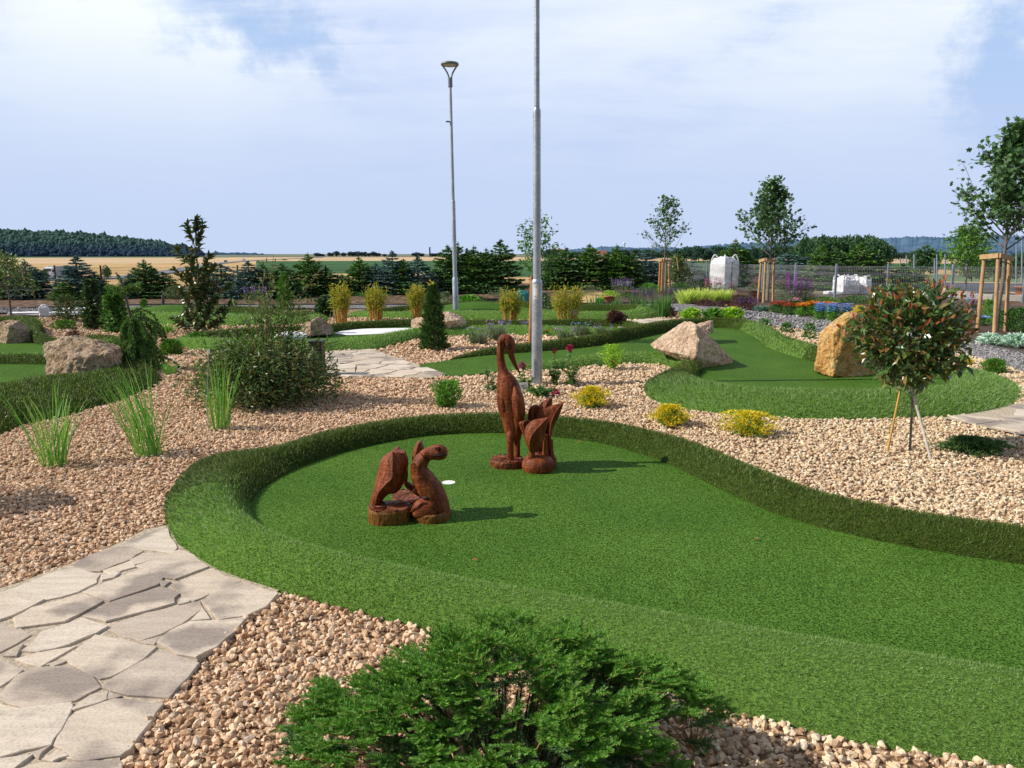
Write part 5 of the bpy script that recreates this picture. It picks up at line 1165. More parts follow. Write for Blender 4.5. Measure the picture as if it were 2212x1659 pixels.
con('d', 1010, 631, 533, 38, 'dark spruce with thin leader just right of the distant lamp post')
con('f', 1024, 631, 528, 42, 'green-tipped spruce in the dense clump right of the distant lamp post')
con('g', 1051, 631, 534, 46, 'dark spruce left of the tallest tip in the clump between the lamp posts')
con('d', 1081, 631, 514, 50, 'tallest spruce in the clump between the two lamp posts')
con('g', 1192, 623, 542, 44, 'dark spruce right of the front lamp post')
con('d', 1222, 623, 532, 50, 'dense dark spruce right of the front lamp post, above the wide bamboo')
con('f', 1273, 623, 524, 48, 'tall green spruce behind the open sandy ground')
con('d', 1304, 623, 555, 44, 'short dark spruce right of the tall green spruce behind the sandy ground')
con('f', 1331, 623, 526, 46, 'tall green spruce left of the leaning wire panel')
con('g', 1363, 623, 544, 38, 'dark spruce beside the leaning wire panel')
con('c', 1394, 620, 536, 46, 'round-topped blue spruce left of the orange-legged tree support')
con('b', 1494, 618, 562, 40, 'low blue spruce left of the white bulk bag behind the fence')
con('f', 1558, 618, 537, 40, 'green spruce behind the white bulk bag')
con('h', 1584, 618, 514, 46, 'tall bright spruce rising behind the right side of the white bulk bag')
con('f', 1612, 618, 540, 40, 'green spruce between the white bulk bag and the staked tree')
con('c', 1700, 622, 541, 60, 'wide blue spruce behind the fence right of the middle staked tree')
con('b', 1738, 622, 552, 50, 'lower blue spruce behind the purple flower spikes')
con('h', 1771, 625, 524, 46, 'bright green spruce behind the fence above the orange flowers')
con('g', 1799, 625, 532, 42, 'slim dark spruce between two bright spruces behind the fence')
con('h', 1852, 625, 520, 54, 'tall bright spruce behind the white sack pile')
con('g', 1880, 625, 530, 44, 'dark spruce right of the white sack pile')
con('h', 1947, 626, 566, 62, 'low wide bright green spruce behind the fence left of the grey poles')

# ------------------------------------------------------------------ single conifers in the gravel
p, h = HT(937, 756, 610); w = 62 * MPP(p[1])
t = thing('columnar_spruce', 'dark narrow columnar spruce standing in the gravel in front of the pale boulder', 'spruce', p)
r = rs(31); n = 5200; f = r.uniform(0, 1, n) ** 1.15; a = r.uniform(0, 6.283, n)
R = w * .5 * (1 - f) ** .62 * (.74 + .26 * np.sin(a * 4 + f * 40)) * r.uniform(.5, 1.12, n)
P = np.stack([R * np.cos(a), R * np.sin(a), .02 + f * (h - .08)], -1); D = np.stack([np.cos(a), np.sin(a), r.uniform(.2, 1.3, n)], -1)
mb = MB(); leaves(mb, P + p, D, .085 * r.uniform(.6, 1.2, n), .024, LEAF4, 0, jit=.7, r=r); mb.build('crown', FM['cone_dark'], t)
mb = MB(); tube(mb, [p - [0, 0, .04], p + [0, 0, h * .95]], [.03, .008], 6); mb.build('trunk', M['bark'], t)
leaves(MB(), np.repeat([p + [-.02, -.05, h * .97]], 14, 0) + rs(2).normal(size=(14, 3)) * .02, rdir(rs(3), 14, .6), .07, .03, LEAF4).build('young_shoots', FM['yellow'], t)
# weeping spruce
p, h = HT(302, 801, 588); t = thing('weeping_spruce', 'weeping spruce with a bare leaning leader and hanging branches beside the big tan boulder', 'spruce', p)
r = rs(8); tr, cr = MB(), MB(); k = MPP(p[1])
ld = spline(np.array([p + [dx * k, 0, z] for dx, z in [(0, -.04), (-3, h * .25), (-7, h * .45), (-14, h * .65), (-18, h * .78), (-22, h * .88), (-34, h * 1.0)]]), 4)
tube(tr, ld, np.linspace(.030, .009, len(ld)), 7); lx = lambda z: np.array([np.interp(z, ld[:, 2] - p[2], ld[:, 0]), p[1], z])
spray(cr, ld[-1], ld[-5], 50, .05, .014, r, 0, 0, 1)
for i in range(95):                                                  # the hanging skirt, a ragged cone
    f = (i / 95.0); z = h * (.10 + .40 * f); b = lx(z); a = r.uniform(0, 6.28); rr_ = (.40 * (1 - f) + .12) * r.uniform(.6, 1.1)
    q = spline(np.array([b, b + [math.cos(a) * rr_ * .6, math.sin(a) * rr_ * .6, .04], b + [math.cos(a) * rr_, math.sin(a) * rr_, -.08], b + [math.cos(a) * rr_ * 1.08, math.sin(a) * rr_ * 1.08, -min(z * .8, .32)]]), 3)
    tube(tr, q, np.linspace(.008, .003, len(q)), 4)
    for u_, v_ in zip(q[:-1], q[1:]): spray(cr, u_, v_, 18, .055, .016, r, .25, 0, .8)
for i in range(16):                                                  # arching branches to the right
    z = h * r.uniform(.42, .60); b = lx(z); a = r.uniform(-.9, .9); rr_ = r.uniform(.22, .42)
    q = spline(np.array([b, b + [math.cos(a) * rr_ * .5, math.sin(a) * rr_ * .5, .05], b + [math.cos(a) * rr_, math.sin(a) * rr_, -.06], b + [math.cos(a) * rr_ * 1.1, math.sin(a) * rr_ * 1.1, -.22]]), 3)
    tube(tr, q, np.linspace(.008, .003, len(q)), 4)
    for u_, v_ in zip(q[:-1], q[1:]): spray(cr, u_, v_, 16, .05, .015, r, .2, 0, .8)
for i in range(12):                                                  # the star of shoots below the tip
    b = lx(h * r.uniform(.77, .82)); a = i * .55; e = b + [math.cos(a) * .24, math.sin(a) * .24, r.uniform(.0, .12)]
    tube(tr, [b, e], [.009, .004], 4); spray(cr, b, e, 60, .06, .018, r, 0, 0, 1)
tr.build('trunk', M['bark'], t); cr.build('crown', FM['spruce_green'], t)
# nest spruce filling the bottom of the picture
c = np.array([-.03, 2.27, 0.]); t = thing('nest_spruce', 'low spreading bright green spruce at the bottom edge in front of the turf rim', 'spruce', c)
r = rs(77); tw, yt, cr, dk = MB(), MB(), MB(), MB(); RX, RY, RZ = .66, .58, .36
def shoot(a, b, n, L, wd, mb):
    """a spruce shoot: needles combed to both sides and upwards along the stem"""
    a = np.asarray(a); b = np.asarray(b); ax = nrm(b - a); s = np.linspace(.02, 1, n)[:, None]; Pn = a * (1 - s) + b * s
    sd = nrm(np.cross(ax, [0, 0, 1.]) + 1e-6); u_ = np.cross(sd, ax)
    th = np.where(np.arange(n) % 2 == 0, 0, PI) + r.normal(size=n) * .55; D = ax * .62 + sd * np.cos(th)[:, None] + u_ * (np.abs(np.sin(th)) * .8 + .12)[:, None]
    leaves(mb, Pn, D, L * (1.08 - .4 * s[:, 0]) * r.uniform(.8, 1.15, n), wd, LEAF4, 0, jit=.4, r=r)
N = 1550
for i in range(N):
    a = r.uniform(0, 6.283); q = math.sqrt(r.uniform(0, 1))
    if mnoise.noise(Vector((q * math.cos(a) * 4.2, q * math.sin(a) * 4.2, 7.7))) < -.27: continue     # gaps between the boughs
    lump = 1 + .16 * math.sin(a * 4 + 1) + .10 * math.sin(a * 9)
    x, y = q * RX * lump * math.cos(a), q * RY * lump * math.sin(a); z = RZ * math.sqrt(max(0, 1 - min(1, q) ** 2.4)) * (1 + .22 * math.sin(x * 9 + 2) * math.cos(y * 11)) + .03
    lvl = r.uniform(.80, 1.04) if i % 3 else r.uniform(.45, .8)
    b = c + [x * .93, y * .93, z * lvl]; out = np.array([math.cos(a), math.sin(a), 0]) * (.25 + q * .9) + r.normal(size=3) * .5
    out[2] = .45 - .3 * q + r.uniform(-.15, .35); out = nrm(out); L = r.uniform(.055, .115)
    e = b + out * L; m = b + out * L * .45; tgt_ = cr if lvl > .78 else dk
    tube(yt if lvl > .78 else tw, [b - out * .02, m, e], [.0017, .0014, .0008], 3)
    shoot(b - out * .01, e, int(760 * L), .0180, .0041, tgt_)
    sd = nrm(np.cross(out, [0, 0, 1.]))
    for sg in (-1, 1):
        for f_ in ((.2, .5) if L > .085 else (.3,)):
            if r.uniform() < .85:
                d = nrm(out * .75 + sd * sg * .75 + [0, 0, r.uniform(-.1, .2)]); p0 = b + out * L * f_; l2_ = L * r.uniform(.45, .75) * (1.1 - f_ * .5)
                tube(yt if lvl > .78 else tw, [p0, p0 + d * l2_], [.0012, .0007], 3); shoot(p0, p0 + d * l2_, int(740 * l2_), .0165, .0039, tgt_)
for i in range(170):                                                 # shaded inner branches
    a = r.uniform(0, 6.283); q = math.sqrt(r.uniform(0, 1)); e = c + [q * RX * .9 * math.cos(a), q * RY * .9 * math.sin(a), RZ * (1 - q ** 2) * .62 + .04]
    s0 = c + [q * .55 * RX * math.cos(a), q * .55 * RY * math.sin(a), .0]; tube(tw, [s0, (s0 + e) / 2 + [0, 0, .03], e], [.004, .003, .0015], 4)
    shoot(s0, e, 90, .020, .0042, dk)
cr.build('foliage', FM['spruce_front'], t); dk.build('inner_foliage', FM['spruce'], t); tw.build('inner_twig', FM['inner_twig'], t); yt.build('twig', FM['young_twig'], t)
mb = MB(); q0 = W(1500, 1590, .12)
for i in range(16):
    e = q0 + [r.normal() * .07, r.normal() * .05, r.uniform(-.02, .10)]; tube(mb, spline(np.array([q0 + [0, 0, -.06], (q0 + e) / 2 + r.normal(size=3) * .02, e]), 3), np.linspace(.003, .0012, 7), 4)
mb.build('bare_twig', FM['dead_twig'], t)

# ------------------------------------------------------------------ broadleaved plants in the gravel
# round red-leaved standard tree
b = W(1966, 975); Yp = b[1]; t = thing('standard_tree', 'round-headed small tree with glossy dark and reddish leaves, staked in the right gravel', 'small tree', b)
cc = AT(1966, 726, Yp); k = MPP(Yp, 1.0); RXc, RZc = 118 * k, 112 * k; r = rs(12)
mb = MB(); top = AT(1968, 800, Yp); tube(mb, spline(np.array([b - [0, 0, .05], AT(1968, 920, Yp), AT(1971, 868, Yp), AT(1968, 835, Yp), top, cc]), 4), np.linspace(.011, .010, 21), 8)
for i in range(60):
    d = rdir(r, 1, .1)[0]; e = cc + d * [RXc, RXc * .95, RZc] * r.uniform(.6, .95); s = top + (cc - top) * r.uniform(0, .9)
    tube(mb, spline(np.array([s, (s + e) / 2 + [0, 0, .03], e]), 3), np.linspace(.006, .002, 7), 4)
mb.build('trunk', M['bark_grey'], t)
def ball(n, lo, hi, L, wd, mat, nm, zmin=-1, tipup=0.0, cond=None):
    d = rdir(r, n); d = d[d[:, 2] > zmin]
    if cond is not None: d = d[cond(d)]
    n = len(d); rad = r.uniform(lo ** 3, hi ** 3, n) ** (1 / 3.) * (1 + .13 * np.sin(d[:, 0] * 6 + d[:, 2] * 5) + .09 * np.sin(d[:, 1] * 9 + d[:, 0] * 11))
    P = cc + d * np.array([RXc, RXc * .95, RZc]) * rad[:, None]; D = d * .8 + r.normal(size=(n, 3)) * .6 + [0, 0, .25 + tipup]
    mb = MB(); leaves(mb, P - nrm(D) * L * .4, D, L * r.uniform(.65, 1.2, n), wd * r.uniform(.8, 1.2, n), LEAF8, 0, jit=.6, r=r); mb.build(nm, FM[mat], t)
ball(2300, .35, 1.0, .092, .044, 'photinia', 'crown')
ball(230, .9, 1.13, .072, .027, 'photinia_red', 'young_leaves', -.1, .9)
mb = pole(MB(), W(1915, 977) - [0, 0, .05], AT(1949, 822, Yp), .0105, .009); solo(mb, 'bamboo_stake', M['bamboo_cane'], 'yellow bamboo cane supporting the round red-leaved tree on its left', 'stake', W(1915, 977), 'stakes of the round tree')
q = W(2017, 998); mb = pole(MB(), q - [0, 0, .05], AT(1967, 830, Yp - .02), .013, .012); mb2 = mb
solo(mb, 'wooden_stake', M['pale_stake'], 'pale grey stake supporting the round red-leaved tree on its right', 'stake', q, 'stakes of the round tree')
# big narrow-leaved shrub
b = W(570, 872); t = thing('large_shrub', 'large dark narrow-leaved evergreen shrub with loose upright shoots, left of the stone path', 'shrub', b); r = rs(14); k = MPP(b[1], .6)
st, cr = MB(), MB(); P, D = [], []
def branch(e, nleaf, s0=.25, spread=.035, mid=None, rad=.010):
    o = b + [r.normal() * .1, r.normal() * .1, 0]; m = mid if mid is not None else (o + e) / 2 + [(e - o)[0] * -.12, 0, .12]
    C = spline(np.array([o, m, e]), 8); tube(st, C, np.linspace(rad, .0025, len(C)), 4)
    s = r.uniform(s0, 1, nleaf); i = s * (len(C) - 1); i0 = np.minimum(i.astype(int), len(C) - 2); f = (i - i0)[:, None]; T = nrm(C[i0 + 1] - C[i0])
    P.append(C[i0] * (1 - f) + C[i0 + 1] * f + r.normal(size=(nleaf, 3)) * spread); D.append(T * .6 + r.normal(size=(nleaf, 3)) * .65 + [0, 0, .1])
for i in range(190):                                                # the dense lower mass
    a = r.uniform(0, 6.28); q = math.sqrt(r.uniform(.05, 1)); e = b + [math.cos(a) * q * .84 + .04, math.sin(a) * q * .66, (.22 + .50 * math.sqrt(1 - q * q * .9)) * r.uniform(.5, 1.15)]
    branch(e, 64, .3, .085, None, .006)
for i in range(70):                                                 # low skirts
    a = r.uniform(0, 6.28); e = b + [math.cos(a) * r.uniform(.6, 1.0), math.sin(a) * r.uniform(.45, .75), r.uniform(.05, .32)]; branch(e, 50, .35, .07, None, .005)
for u, v, nl in [(590, 548, 60), (570, 580, 40), (612, 600, 50), (640, 625, 50), (688, 575, 34), (655, 640, 50), (540, 640, 46), (560, 655, 60), (600, 650, 60), (510, 668, 40), (625, 668, 70), (580, 690, 70), (660, 690, 60), (535, 700, 60), (715, 690, 40), (490, 705, 30), (685, 655, 34), (720, 735, 40), (595, 620, 60), (575, 610, 40), (480, 720, 30), (700, 745, 40), (728, 770, 30), (432, 790, 34), (420, 830, 34)]:
    for j in range(1):
        e = AT(u + r.normal() * 6, v + r.normal() * 5, b[1] + r.normal() * .18); branch(e, int(nl * .9), .52, .05, None, .006)
P, D = np.concatenate(P), np.concatenate(D); n = len(P); P[:, 2] = np.maximum(P[:, 2], .02)
leaves(cr, P, D, .070 * r.uniform(.7, 1.3, n), .020 * r.uniform(.8, 1.2, n), LEAF4, 0, jit=.8, r=r); st.build('stem', FM['twig'], t); cr.build('foliage', FM['olive'], t)
q = W(684, 814); mb = MB(); box(mb, (q[0], q[1] + .1, .24), (.17, .2, .48)); box(mb, (q[0], q[1] + .1, .49), (.19, .22, .025)); solo(mb, 'service_box', M['black'], 'dark box half hidden behind the right side of the large shrub', 'box', q)
# tall magnolia
p, h = HT(425, 722, 470); t = thing('magnolia_tree', 'tall slim magnolia with big glossy leaves and brown undersides on the left', 'magnolia', p); r = rs(18); tr, lf = MB(), MB(); P, D = [], []
tube(tr, spline(np.array([p - [0, 0, .05], AT(424, 660, p[1]), AT(428, 600, p[1]), AT(424, 545, p[1]), AT(421, 480, p[1])]), 5), np.linspace(.03, .005, 21), 7)
for u, v, nl in [(404, 482, 16), (423, 472, 22), (439, 478, 16), (432, 505, 12), (380, 535, 14), (410, 540, 16), (374, 578, 12), (455, 548, 16), (468, 572, 16), (445, 565, 18), (400, 585, 18), (500, 612, 16), (488, 590, 14), (508, 650, 16), (480, 630, 20), (385, 622, 18), (400, 640, 20), (372, 684, 18), (390, 695, 18), (450, 610, 22), (460, 660, 22), (478, 690, 16), (428, 575, 20), (412, 612, 22), (436, 640, 24), (420, 680, 22), (410, 560, 16), (440, 700, 16), (495, 672, 14), (398, 665, 20), (445, 585, 20), (470, 640, 20), (425, 620, 22)]:
    e = AT(u, v, p[1] + r.normal() * .22); o = AT(424, min(v + 55, 715) + r.uniform(-10, 10), p[1]); C = spline(np.array([o, o * .45 + e * .55 + [0, 0, -.06], e]), 5); tube(tr, C, np.linspace(.011, .004, len(C)), 5)
    nl = int(nl * 2.3); s = r.uniform(.3, 1.0, nl) ** .8; i = np.minimum((s * (len(C) - 1)).astype(int), len(C) - 2); T = nrm(C[i + 1] - C[i]); P.append(C[i]); D.append(T * .55 + r.normal(size=(nl, 3)) * .6 + [0, 0, .1])
P, D = np.concatenate(P), np.concatenate(D); leaves(lf, P, D, .16 * r.uniform(.7, 1.25, len(P)), .066 * r.uniform(.8, 1.2, len(P)), LEAF8, 0, jit=.45, r=r)
tr.build('trunk', M['bark'], t); lf.build('crown', FM['magnolia'], t)
# low pines, junipers and other small plants of the gravel
def sm(name, label, cat, u, vb, vt, hw, mat, seed, n=700, L=.09, wd=.012, up=.8, group=None, tmpl=LEAF4, nst=6, lump=.25, shell=.55, prof=None, sq=.9, z0=0):
    p, h = HT(u, vb, vt, z0); R = hw * MPP(p[1]); return shrub(name, label, cat, p, R, h, n, L, wd, seed, mat, group, tmpl, up, prof, shell, lump, nst, (1, sq), sr=.005)
gp_ = 'small shrubs in the gravel'
sm('dwarf_pine', 'low bright green dwarf pine in the gravel below the tall magnolia', 'dwarf pine', 426, 746, 719, 24, 'pine', 41, 900, .10, .012, 1.1, gp_)
sm('dwarf_pine', 'low dwarf pine leaning right beside the weeping spruce', 'dwarf pine', 371, 766, 734, 25, 'pine', 42, 1000, .10, .012, 1.0, gp_)
sm('dwarf_pine', 'dense dark dwarf pine beside the grey path on the far right', 'dwarf pine', 2147, 806, 775, 26, 'pine', 43, 1500, .06, .010, 1.0, gp_)
sm('juniper_bush', 'flat dark juniper spreading in the shade right of the round tree', 'juniper', 2100, 978, 944, 64, 'cone_dark', 44, 2600, .05, .012, .3, gp_, lump=.35, sq=.7)
sm('juniper_bush', 'low green juniper behind the gravel at the far left', 'juniper', 140, 712, 692, 28, 'pine', 45, 700, .09, .014, .6, gp_)
sm('juniper_bush', 'low green juniper beside the white sheet at the far left', 'juniper', 58, 706, 684, 32, 'pine', 46, 700, .09, .014, .6, gp_)
sm('heather', 'small reddish heather behind the big tan boulder', 'heather', 160, 729, 715, 16, 'purple_leaf', 47, 400, .06, .012, .8, gp_)
sm('green_bush', 'feathery light green bush alone in the gravel left of the heron', 'bush', 966, 880, 822, 31, 'fresh', 48, 1100, .075, .010, .7, gp_, prof=lambda f: np.sqrt(np.clip(1 - (2 * f - 1.25) ** 2 / 1.7, .02, 1)), nst=14)
sm('green_bush', 'bright green whorled bush on bare stems on the rim of the second green', 'bush', 1322, 799, 744, 25, 'lime', 49, 520, .07, .016, .5, gp_, prof=lambda f: np.sqrt(np.clip(1 - (2 * f - 1.3) ** 2 / 1.2, .02, 1)), nst=12)
for u, vb, vt, hw, sd, lb in [(1278, 880, 836, 31, 50, 'yellow leaved shrub nearest the pink roses'), (1447, 920, 876, 33, 51, 'yellow leaved shrub in the gravel between two other yellow shrubs'), (1616, 940, 890, 46, 52, 'widest yellow leaved shrub with a white tag, below the rim of the second green')]:
    p, h = HT(u, vb, vt); R = hw * MPP(p[1]); t = thing('yellow_shrub', lb, 'shrub', p, 'yellow shrubs in the gravel')
    stems(MB(), p, R * .7, h * .8, 16, .004, sd).build('stem', FM['twig'], t)
    mb = MB(); bush(mb, p, R * .9, h * .85, 900, .032, .013, sd, LEAF4, .3, None, 0); bush(mb, p + [0, 0, h * .14], R, h * .9, 2300, .030, .013, sd + 100, LEAF4, .9, None, 1, .25, .62); mb.build('foliage', [FM['fresh'], FM['yellow']], t)
sm('yellow_shrub', 'small yellow-green shrub near the grey path behind the round tree', 'shrub', 2084, 788, 770, 17, 'yellow', 53, 600, .04, .016, .6, 'yellow shrubs in the gravel')
# tall ornamental grasses on the left
def grass_clump(label, u, vb, vt, hw, n, lean_az, lean, seed, group='tall grass clumps in the left gravel', mat='grass', R=.10, wd=.010, bend=.55, spread=.28, lo=.45, name='ornamental_grass', K=6):
    p, h = HT(u, vb, vt); r = rs(seed); q = R * np.sqrt(r.uniform(0, 1, n)); a = r.uniform(0, 6.28, n)
    P = np.stack([p[0] + q * np.cos(a), p[1] + q * np.sin(a), np.zeros(n)], -1)
    az = a + r.normal(size=n) * .5; ln_ = np.abs(r.normal(size=n)) * spread
    if lean: m = r.uniform(size=n) < .72; az = np.where(m, lean_az + r.normal(size=n) * .7, az); ln_ = np.where(m, lean + r.normal(size=n) * .09, ln_)
    H = h * r.uniform(lo, 1.05, n) / np.cos(np.minimum(np.abs(ln_), .9) * .7)
    mb = MB(); blades(mb, P, az, H, np.abs(ln_), np.abs(r.normal(size=n)) * bend, wd * r.uniform(.6, 1.3, n), K, 0, r)
    return solo(mb, name, FM[mat], label, 'grass', p, group)
grass_clump('tall green grass clump nearest the left edge, tips arching both ways', 118, 1006, 822, 34, 85, 0, 0, 61, R=.09, bend=.7, spread=.19, wd=.008)
grass_clump('tall grass clump leaning left over the rim of the boulder green', 322, 984, 772, 40, 100, PI, .26, 62, R=.12, bend=.4, wd=.0085)
grass_clump('upright thin grass clump in front of the large shrub', 476, 928, 758, 26, 52, 0, 0, 63, R=.085, bend=.3, spread=.13)
grass_clump('short wispy grass tuft right of the weeping spruce', 367, 811, 775, 16, 90, 0, 0, 64, R=.06, bend=.8, spread=.4, wd=.008)
grass_clump('wispy pale grass tuft left of the magnolia foot', 364, 722, 690, 18, 120, 0, 0, 65, R=.08, bend=.7, spread=.35, wd=.014)
for u, vb, vt, n, sd, lb in [(1286, 670, 632, 40, 66, 'upright iris clump right of the widest bamboo'), (1328, 671, 642, 36, 67, 'short iris clump beside the pointed end of the far green'), (1374, 672, 632, 60, 68, 'iris clump behind the tip of the far green'), (1402, 682, 642, 60, 69, 'iris clump left of the biggest iris clump'), (1432, 686, 632, 130, 70, 'biggest iris clump beside the small tan stone')]:
    grass_clump(lb, u, vb, vt, 14, n, 0, 0, sd, 'iris clumps by the grey path', 'mid', .18, .03, .25, .16, .5, 'iris_clump', 4)
# roses round the foot of the front lamp post
rg = 'pink roses round the front lamp post'
def rose(label, u, vb, vt, hw, heads, seed, n=130, low=.0):
    p, h = HT(u, vb, vt); R = hw * MPP(p[1]); t = thing('rose_bush', label, 'rose', p, rg); r = rs(seed); mb, lf = MB(), MB(); P, D = [], []
    tips = [AT(hu, hv, p[1] + r.normal() * .03) for hu, hv, s in heads] + [p + [r.normal() * R * .7, r.normal() * R * .5, h * r.uniform(.35, .75)] for _ in range(6)]
    for e in tips:
        C = spline(np.array([p + r.normal(size=3) * [.03, .03, 0], (p + e) / 2 + r.normal(size=3) * .02, e]), 4); tube(mb, C, np.linspace(.005, .0025, len(C)), 5)
        m = n // len(tips); s = r.uniform(.15, .95, m); i = np.minimum((s * (len(C) - 1)).astype(int), len(C) - 2); P.append(C[i] + r.normal(size=(m, 3)) * .015); D.append(np.c_[r.normal(size=(m, 2)), r.uniform(-.3, .5, m)])
    P, D = np.concatenate(P), np.concatenate(D); leaves(lf, P, D, .062 * r.uniform(.7, 1.2, len(P)), .042, LEAF8, 0, jit=.5, r=r)
    mb.build('stem', FM['twig'], t); lf.build('foliage', FM['mid'], t)
    for (hu, hv, s), e in zip(heads, tips):
        fm = MB(); m = 60; d = rdir(r, m, .35); R_ = s * MPP(p[1]) ; leaves(fm, e + d * R_ * .35, d + r.normal(size=(m, 3)) * .3, R_ * .75, R_ * .8, LEAF4, 0, jit=1, r=r); fm.build('flower', FM['f_dull_pink' if s > 9.5 else 'f_hot_pink'], t)
rose('tallest rose bush with one round pink flower right of the front lamp post', 1232, 834, 752, 18, [(1230, 752, 8.5)], 81, 150)
rose('thin rose stem with a small faded pink flower beside the front lamp post', 1200, 832, 758, 16, [(1198, 758, 6)], 82, 110)
rose('rose bush with a large faded pink flower next to the heron beak', 1136, 846, 790, 20, [(1128, 790, 10)], 83, 120)
rose('low rose bush at the lamp post foot with a bright pink flower', 1170, 856, 822, 34, [(1201, 848, 8.5)], 84, 220)
rose('flowerless leafy rose stem left of the heron neck', 1060, 846, 764, 14, [], 85, 70)
# bamboos
bp = None
for u, vb, vt, hw, sd, lb in [(738, 701, 610, 23, 91, 'yellow-green bamboo clump with white tag right of the split brown boulder'), (812, 693, 616, 24, 92, 'bamboo clump in the middle of the row left of the columnar spruce'), (900, 691, 614, 20, 93, 'bamboo clump directly left of the columnar spruce'), (1101, 702, 624, 24, 94, 'bamboo clump with a tag between the two lamp posts'), (1226, 702, 616, 34, 95, 'widest bamboo clump right of the front lamp post')]:
    p, h = HT(u, vb, vt); k = MPP(p[1]); r = rs(sd); t = thing('bamboo', lb, 'bamboo', p, 'bamboo clumps on the far greens'); st, lf = MB(), MB(); P, D = [], []
    for i in range(60):
        a = r.uniform(0, 6.28); q0 = math.sqrt(r.uniform()) * hw * .5 * k; q1 = q0 * r.uniform(1.2, 2.3); hh = h * r.uniform(.62, 1.0); s = p + [math.cos(a) * q0, math.sin(a) * q0, -.02]; e = p + [math.cos(a) * q1, math.sin(a) * q1, hh]
        C = spline(np.array([s, s * .55 + e * .45 - [0, 0, 0], e]), 5); tube(st, C, np.linspace(.009, .004, len(C)), 4); m = 17; f = r.uniform(.5, 1, m)[:, None]; P.append(s * (1 - f) + e * f + r.normal(size=(m, 3)) * .04); D.append(r.normal(size=(m, 3)) * .7 + [math.cos(a) * .3, math.sin(a) * .3, .35])
    P, D = np.concatenate(P), np.concatenate(D); n = len(P); leaves(lf, P, D, .115 * r.uniform(.7, 1.2, n), .020, LEAF4, 0, jit=1, r=r); st.build('cane', M['bamboo_cane'], t); lf.build('foliage', FM['bamboo'], t)
# hedge plants on the left
sm('cherry_laurel', 'tall narrow laurel with pale young tips, left of two near the white sheet', 'laurel', 204, 711, 604, 25, 'dark', 101, 1700, .13, .05, .5, 'upright laurels on the left', LEAF8, prof=lambda f: np.where(f < .5, .95, .95 - 1.1 * (f - .5)))
sm('cherry_laurel', 'tall narrow laurel standing just left of the weeping spruce', 'laurel', 252, 718, 618, 27, 'mid', 102, 1700, .13, .05, .5, 'upright laurels on the left', LEAF8, prof=lambda f: np.where(f < .5, .95, .95 - 1.2 * (f - .5)))
sm('cherry_laurel', 'round dark laurel left of the first bamboo', 'laurel', 702, 687, 640, 20, 'dark', 103, 900, .12, .05, .5, None, LEAF8)
sm('thin_shrub', 'sparse olive shrub in front of the ploughed strip at far left', 'shrub', 148, 696, 636, 30, 'olive', 104, 700, .12, .035, .5, None)
sm('thuja', 'bright green narrow thuja behind the right side of the large shrub', 'thuja', 616, 672, 588, 20, 'pine', 105, 1900, .11, .025, 1.2, None, prof=lambda f: np.clip(1.05 - f, .05, 1) ** .6)
sm('thuja', 'tiny green thuja on the ploughed strip', 'thuja', 312, 672, 646, 9, 'pine', 106, 500, .09, .02, 1.2, None)
sm('grey_shrub', 'grey-green shrub at the foot of the hedge left of the magnolia', 'shrub', 381, 644, 618, 26, 'grey_leaf', 107, 700, .14, .04, .8, None)
p, h = HT(26, 698, 556); t = make_tree('small_tree', 'small dark-leaved tree with a thin bent trunk at the left edge', 'small tree', p, 'olive', None, 'bark', h=h, trunk_h=h * .40, prof=lambda f: .60 * (1 - .6 * f), nl=16, nt=5, nleaf=9, L=.12, wd=.05, seed=19, rise=.3, tr0=.03, droop=.15, clump=.10)
p, h = HT(1153, 742, 488); t = make_tree('young_tree', 'thin young tree tied to the orange-brown stake behind the front lamp post', 'young tree', p + [.03, .06, 0], 'mid', 'newly planted trees', h=h, trunk_h=h * .52, prof=lambda f: .40 * (1.05 - .55 * f), nl=20, nt=5, nleaf=7, L=.085, wd=.04, seed=20, rise=.9, tr0=.016, clump=.06)
# staked trees on the right
p = AT(2152, 716, 17.2); p[2] = 0; hh = float(AT(2152, 268, 17.2)[2])
make_tree('maple_tree', 'biggest staked maple with a tall dark crown at the right edge', 'maple', p, 'maple', 'newly planted trees', h=hh, trunk_h=1.75, prof=lambda f: 1.02 * (1 - f) ** .62 * (.8 + .3 * math.sin(f * 14)) + .05, nl=50, nt=9, nleaf=9, L=.11, wd=.10, seed=22, tmpl=LOBED, rise=1.25, tr0=.05, clump=.085)
p = AT(1658, 650, 27.7); p[2] = 0; hh = float(AT(1658, 389, 27.7)[2])
make_tree('maple_tree', 'staked maple with a wide crown left of the purple flower spikes', 'maple', p, 'maple', 'newly planted trees', h=hh, trunk_h=1.5, prof=lambda f: 1.08 * (1 - f) ** 1.15 + .13, nl=40, nt=8, nleaf=8, L=.125, wd=.11, seed=23, tmpl=LOBED, rise=.95, tr0=.045, clump=.11)
p = AT(1433, 628, 34.8); p[2] = 0; hh = float(AT(1427, 430, 34.8)[2])
make_tree('maple_tree', 'thin see-through staked tree left of the white bulk bag', 'maple', p, 'maple', 'newly planted trees', h=hh, trunk_h=1.5, prof=lambda f: .78 * (1 - f) ** .9 + .14, nl=28, nt=6, nleaf=6, L=.12, wd=.095, seed=24, tmpl=LOBED, rise=1.3, tr0=.04, clump=.10)
p = AT(2085, 620, 38.0); p[2] = 0; hh = float(AT(2085, 492, 38.0)[2])
make_tree('light_tree', 'pale green loose tree behind the fence left of the biggest maple', 'tree', p, 'bright_tree', None, h=hh, trunk_h=.5, prof=lambda f: 1.25 * (1 - f) ** .6, nl=30, nt=8, nleaf=9, L=.19, wd=.10, seed=25, rise=.7, tr0=.05, clump=.16)
p = AT(1463, 624, 37.5); p[2] = 0; hh = float(AT(1463, 556, 37.5)[2])
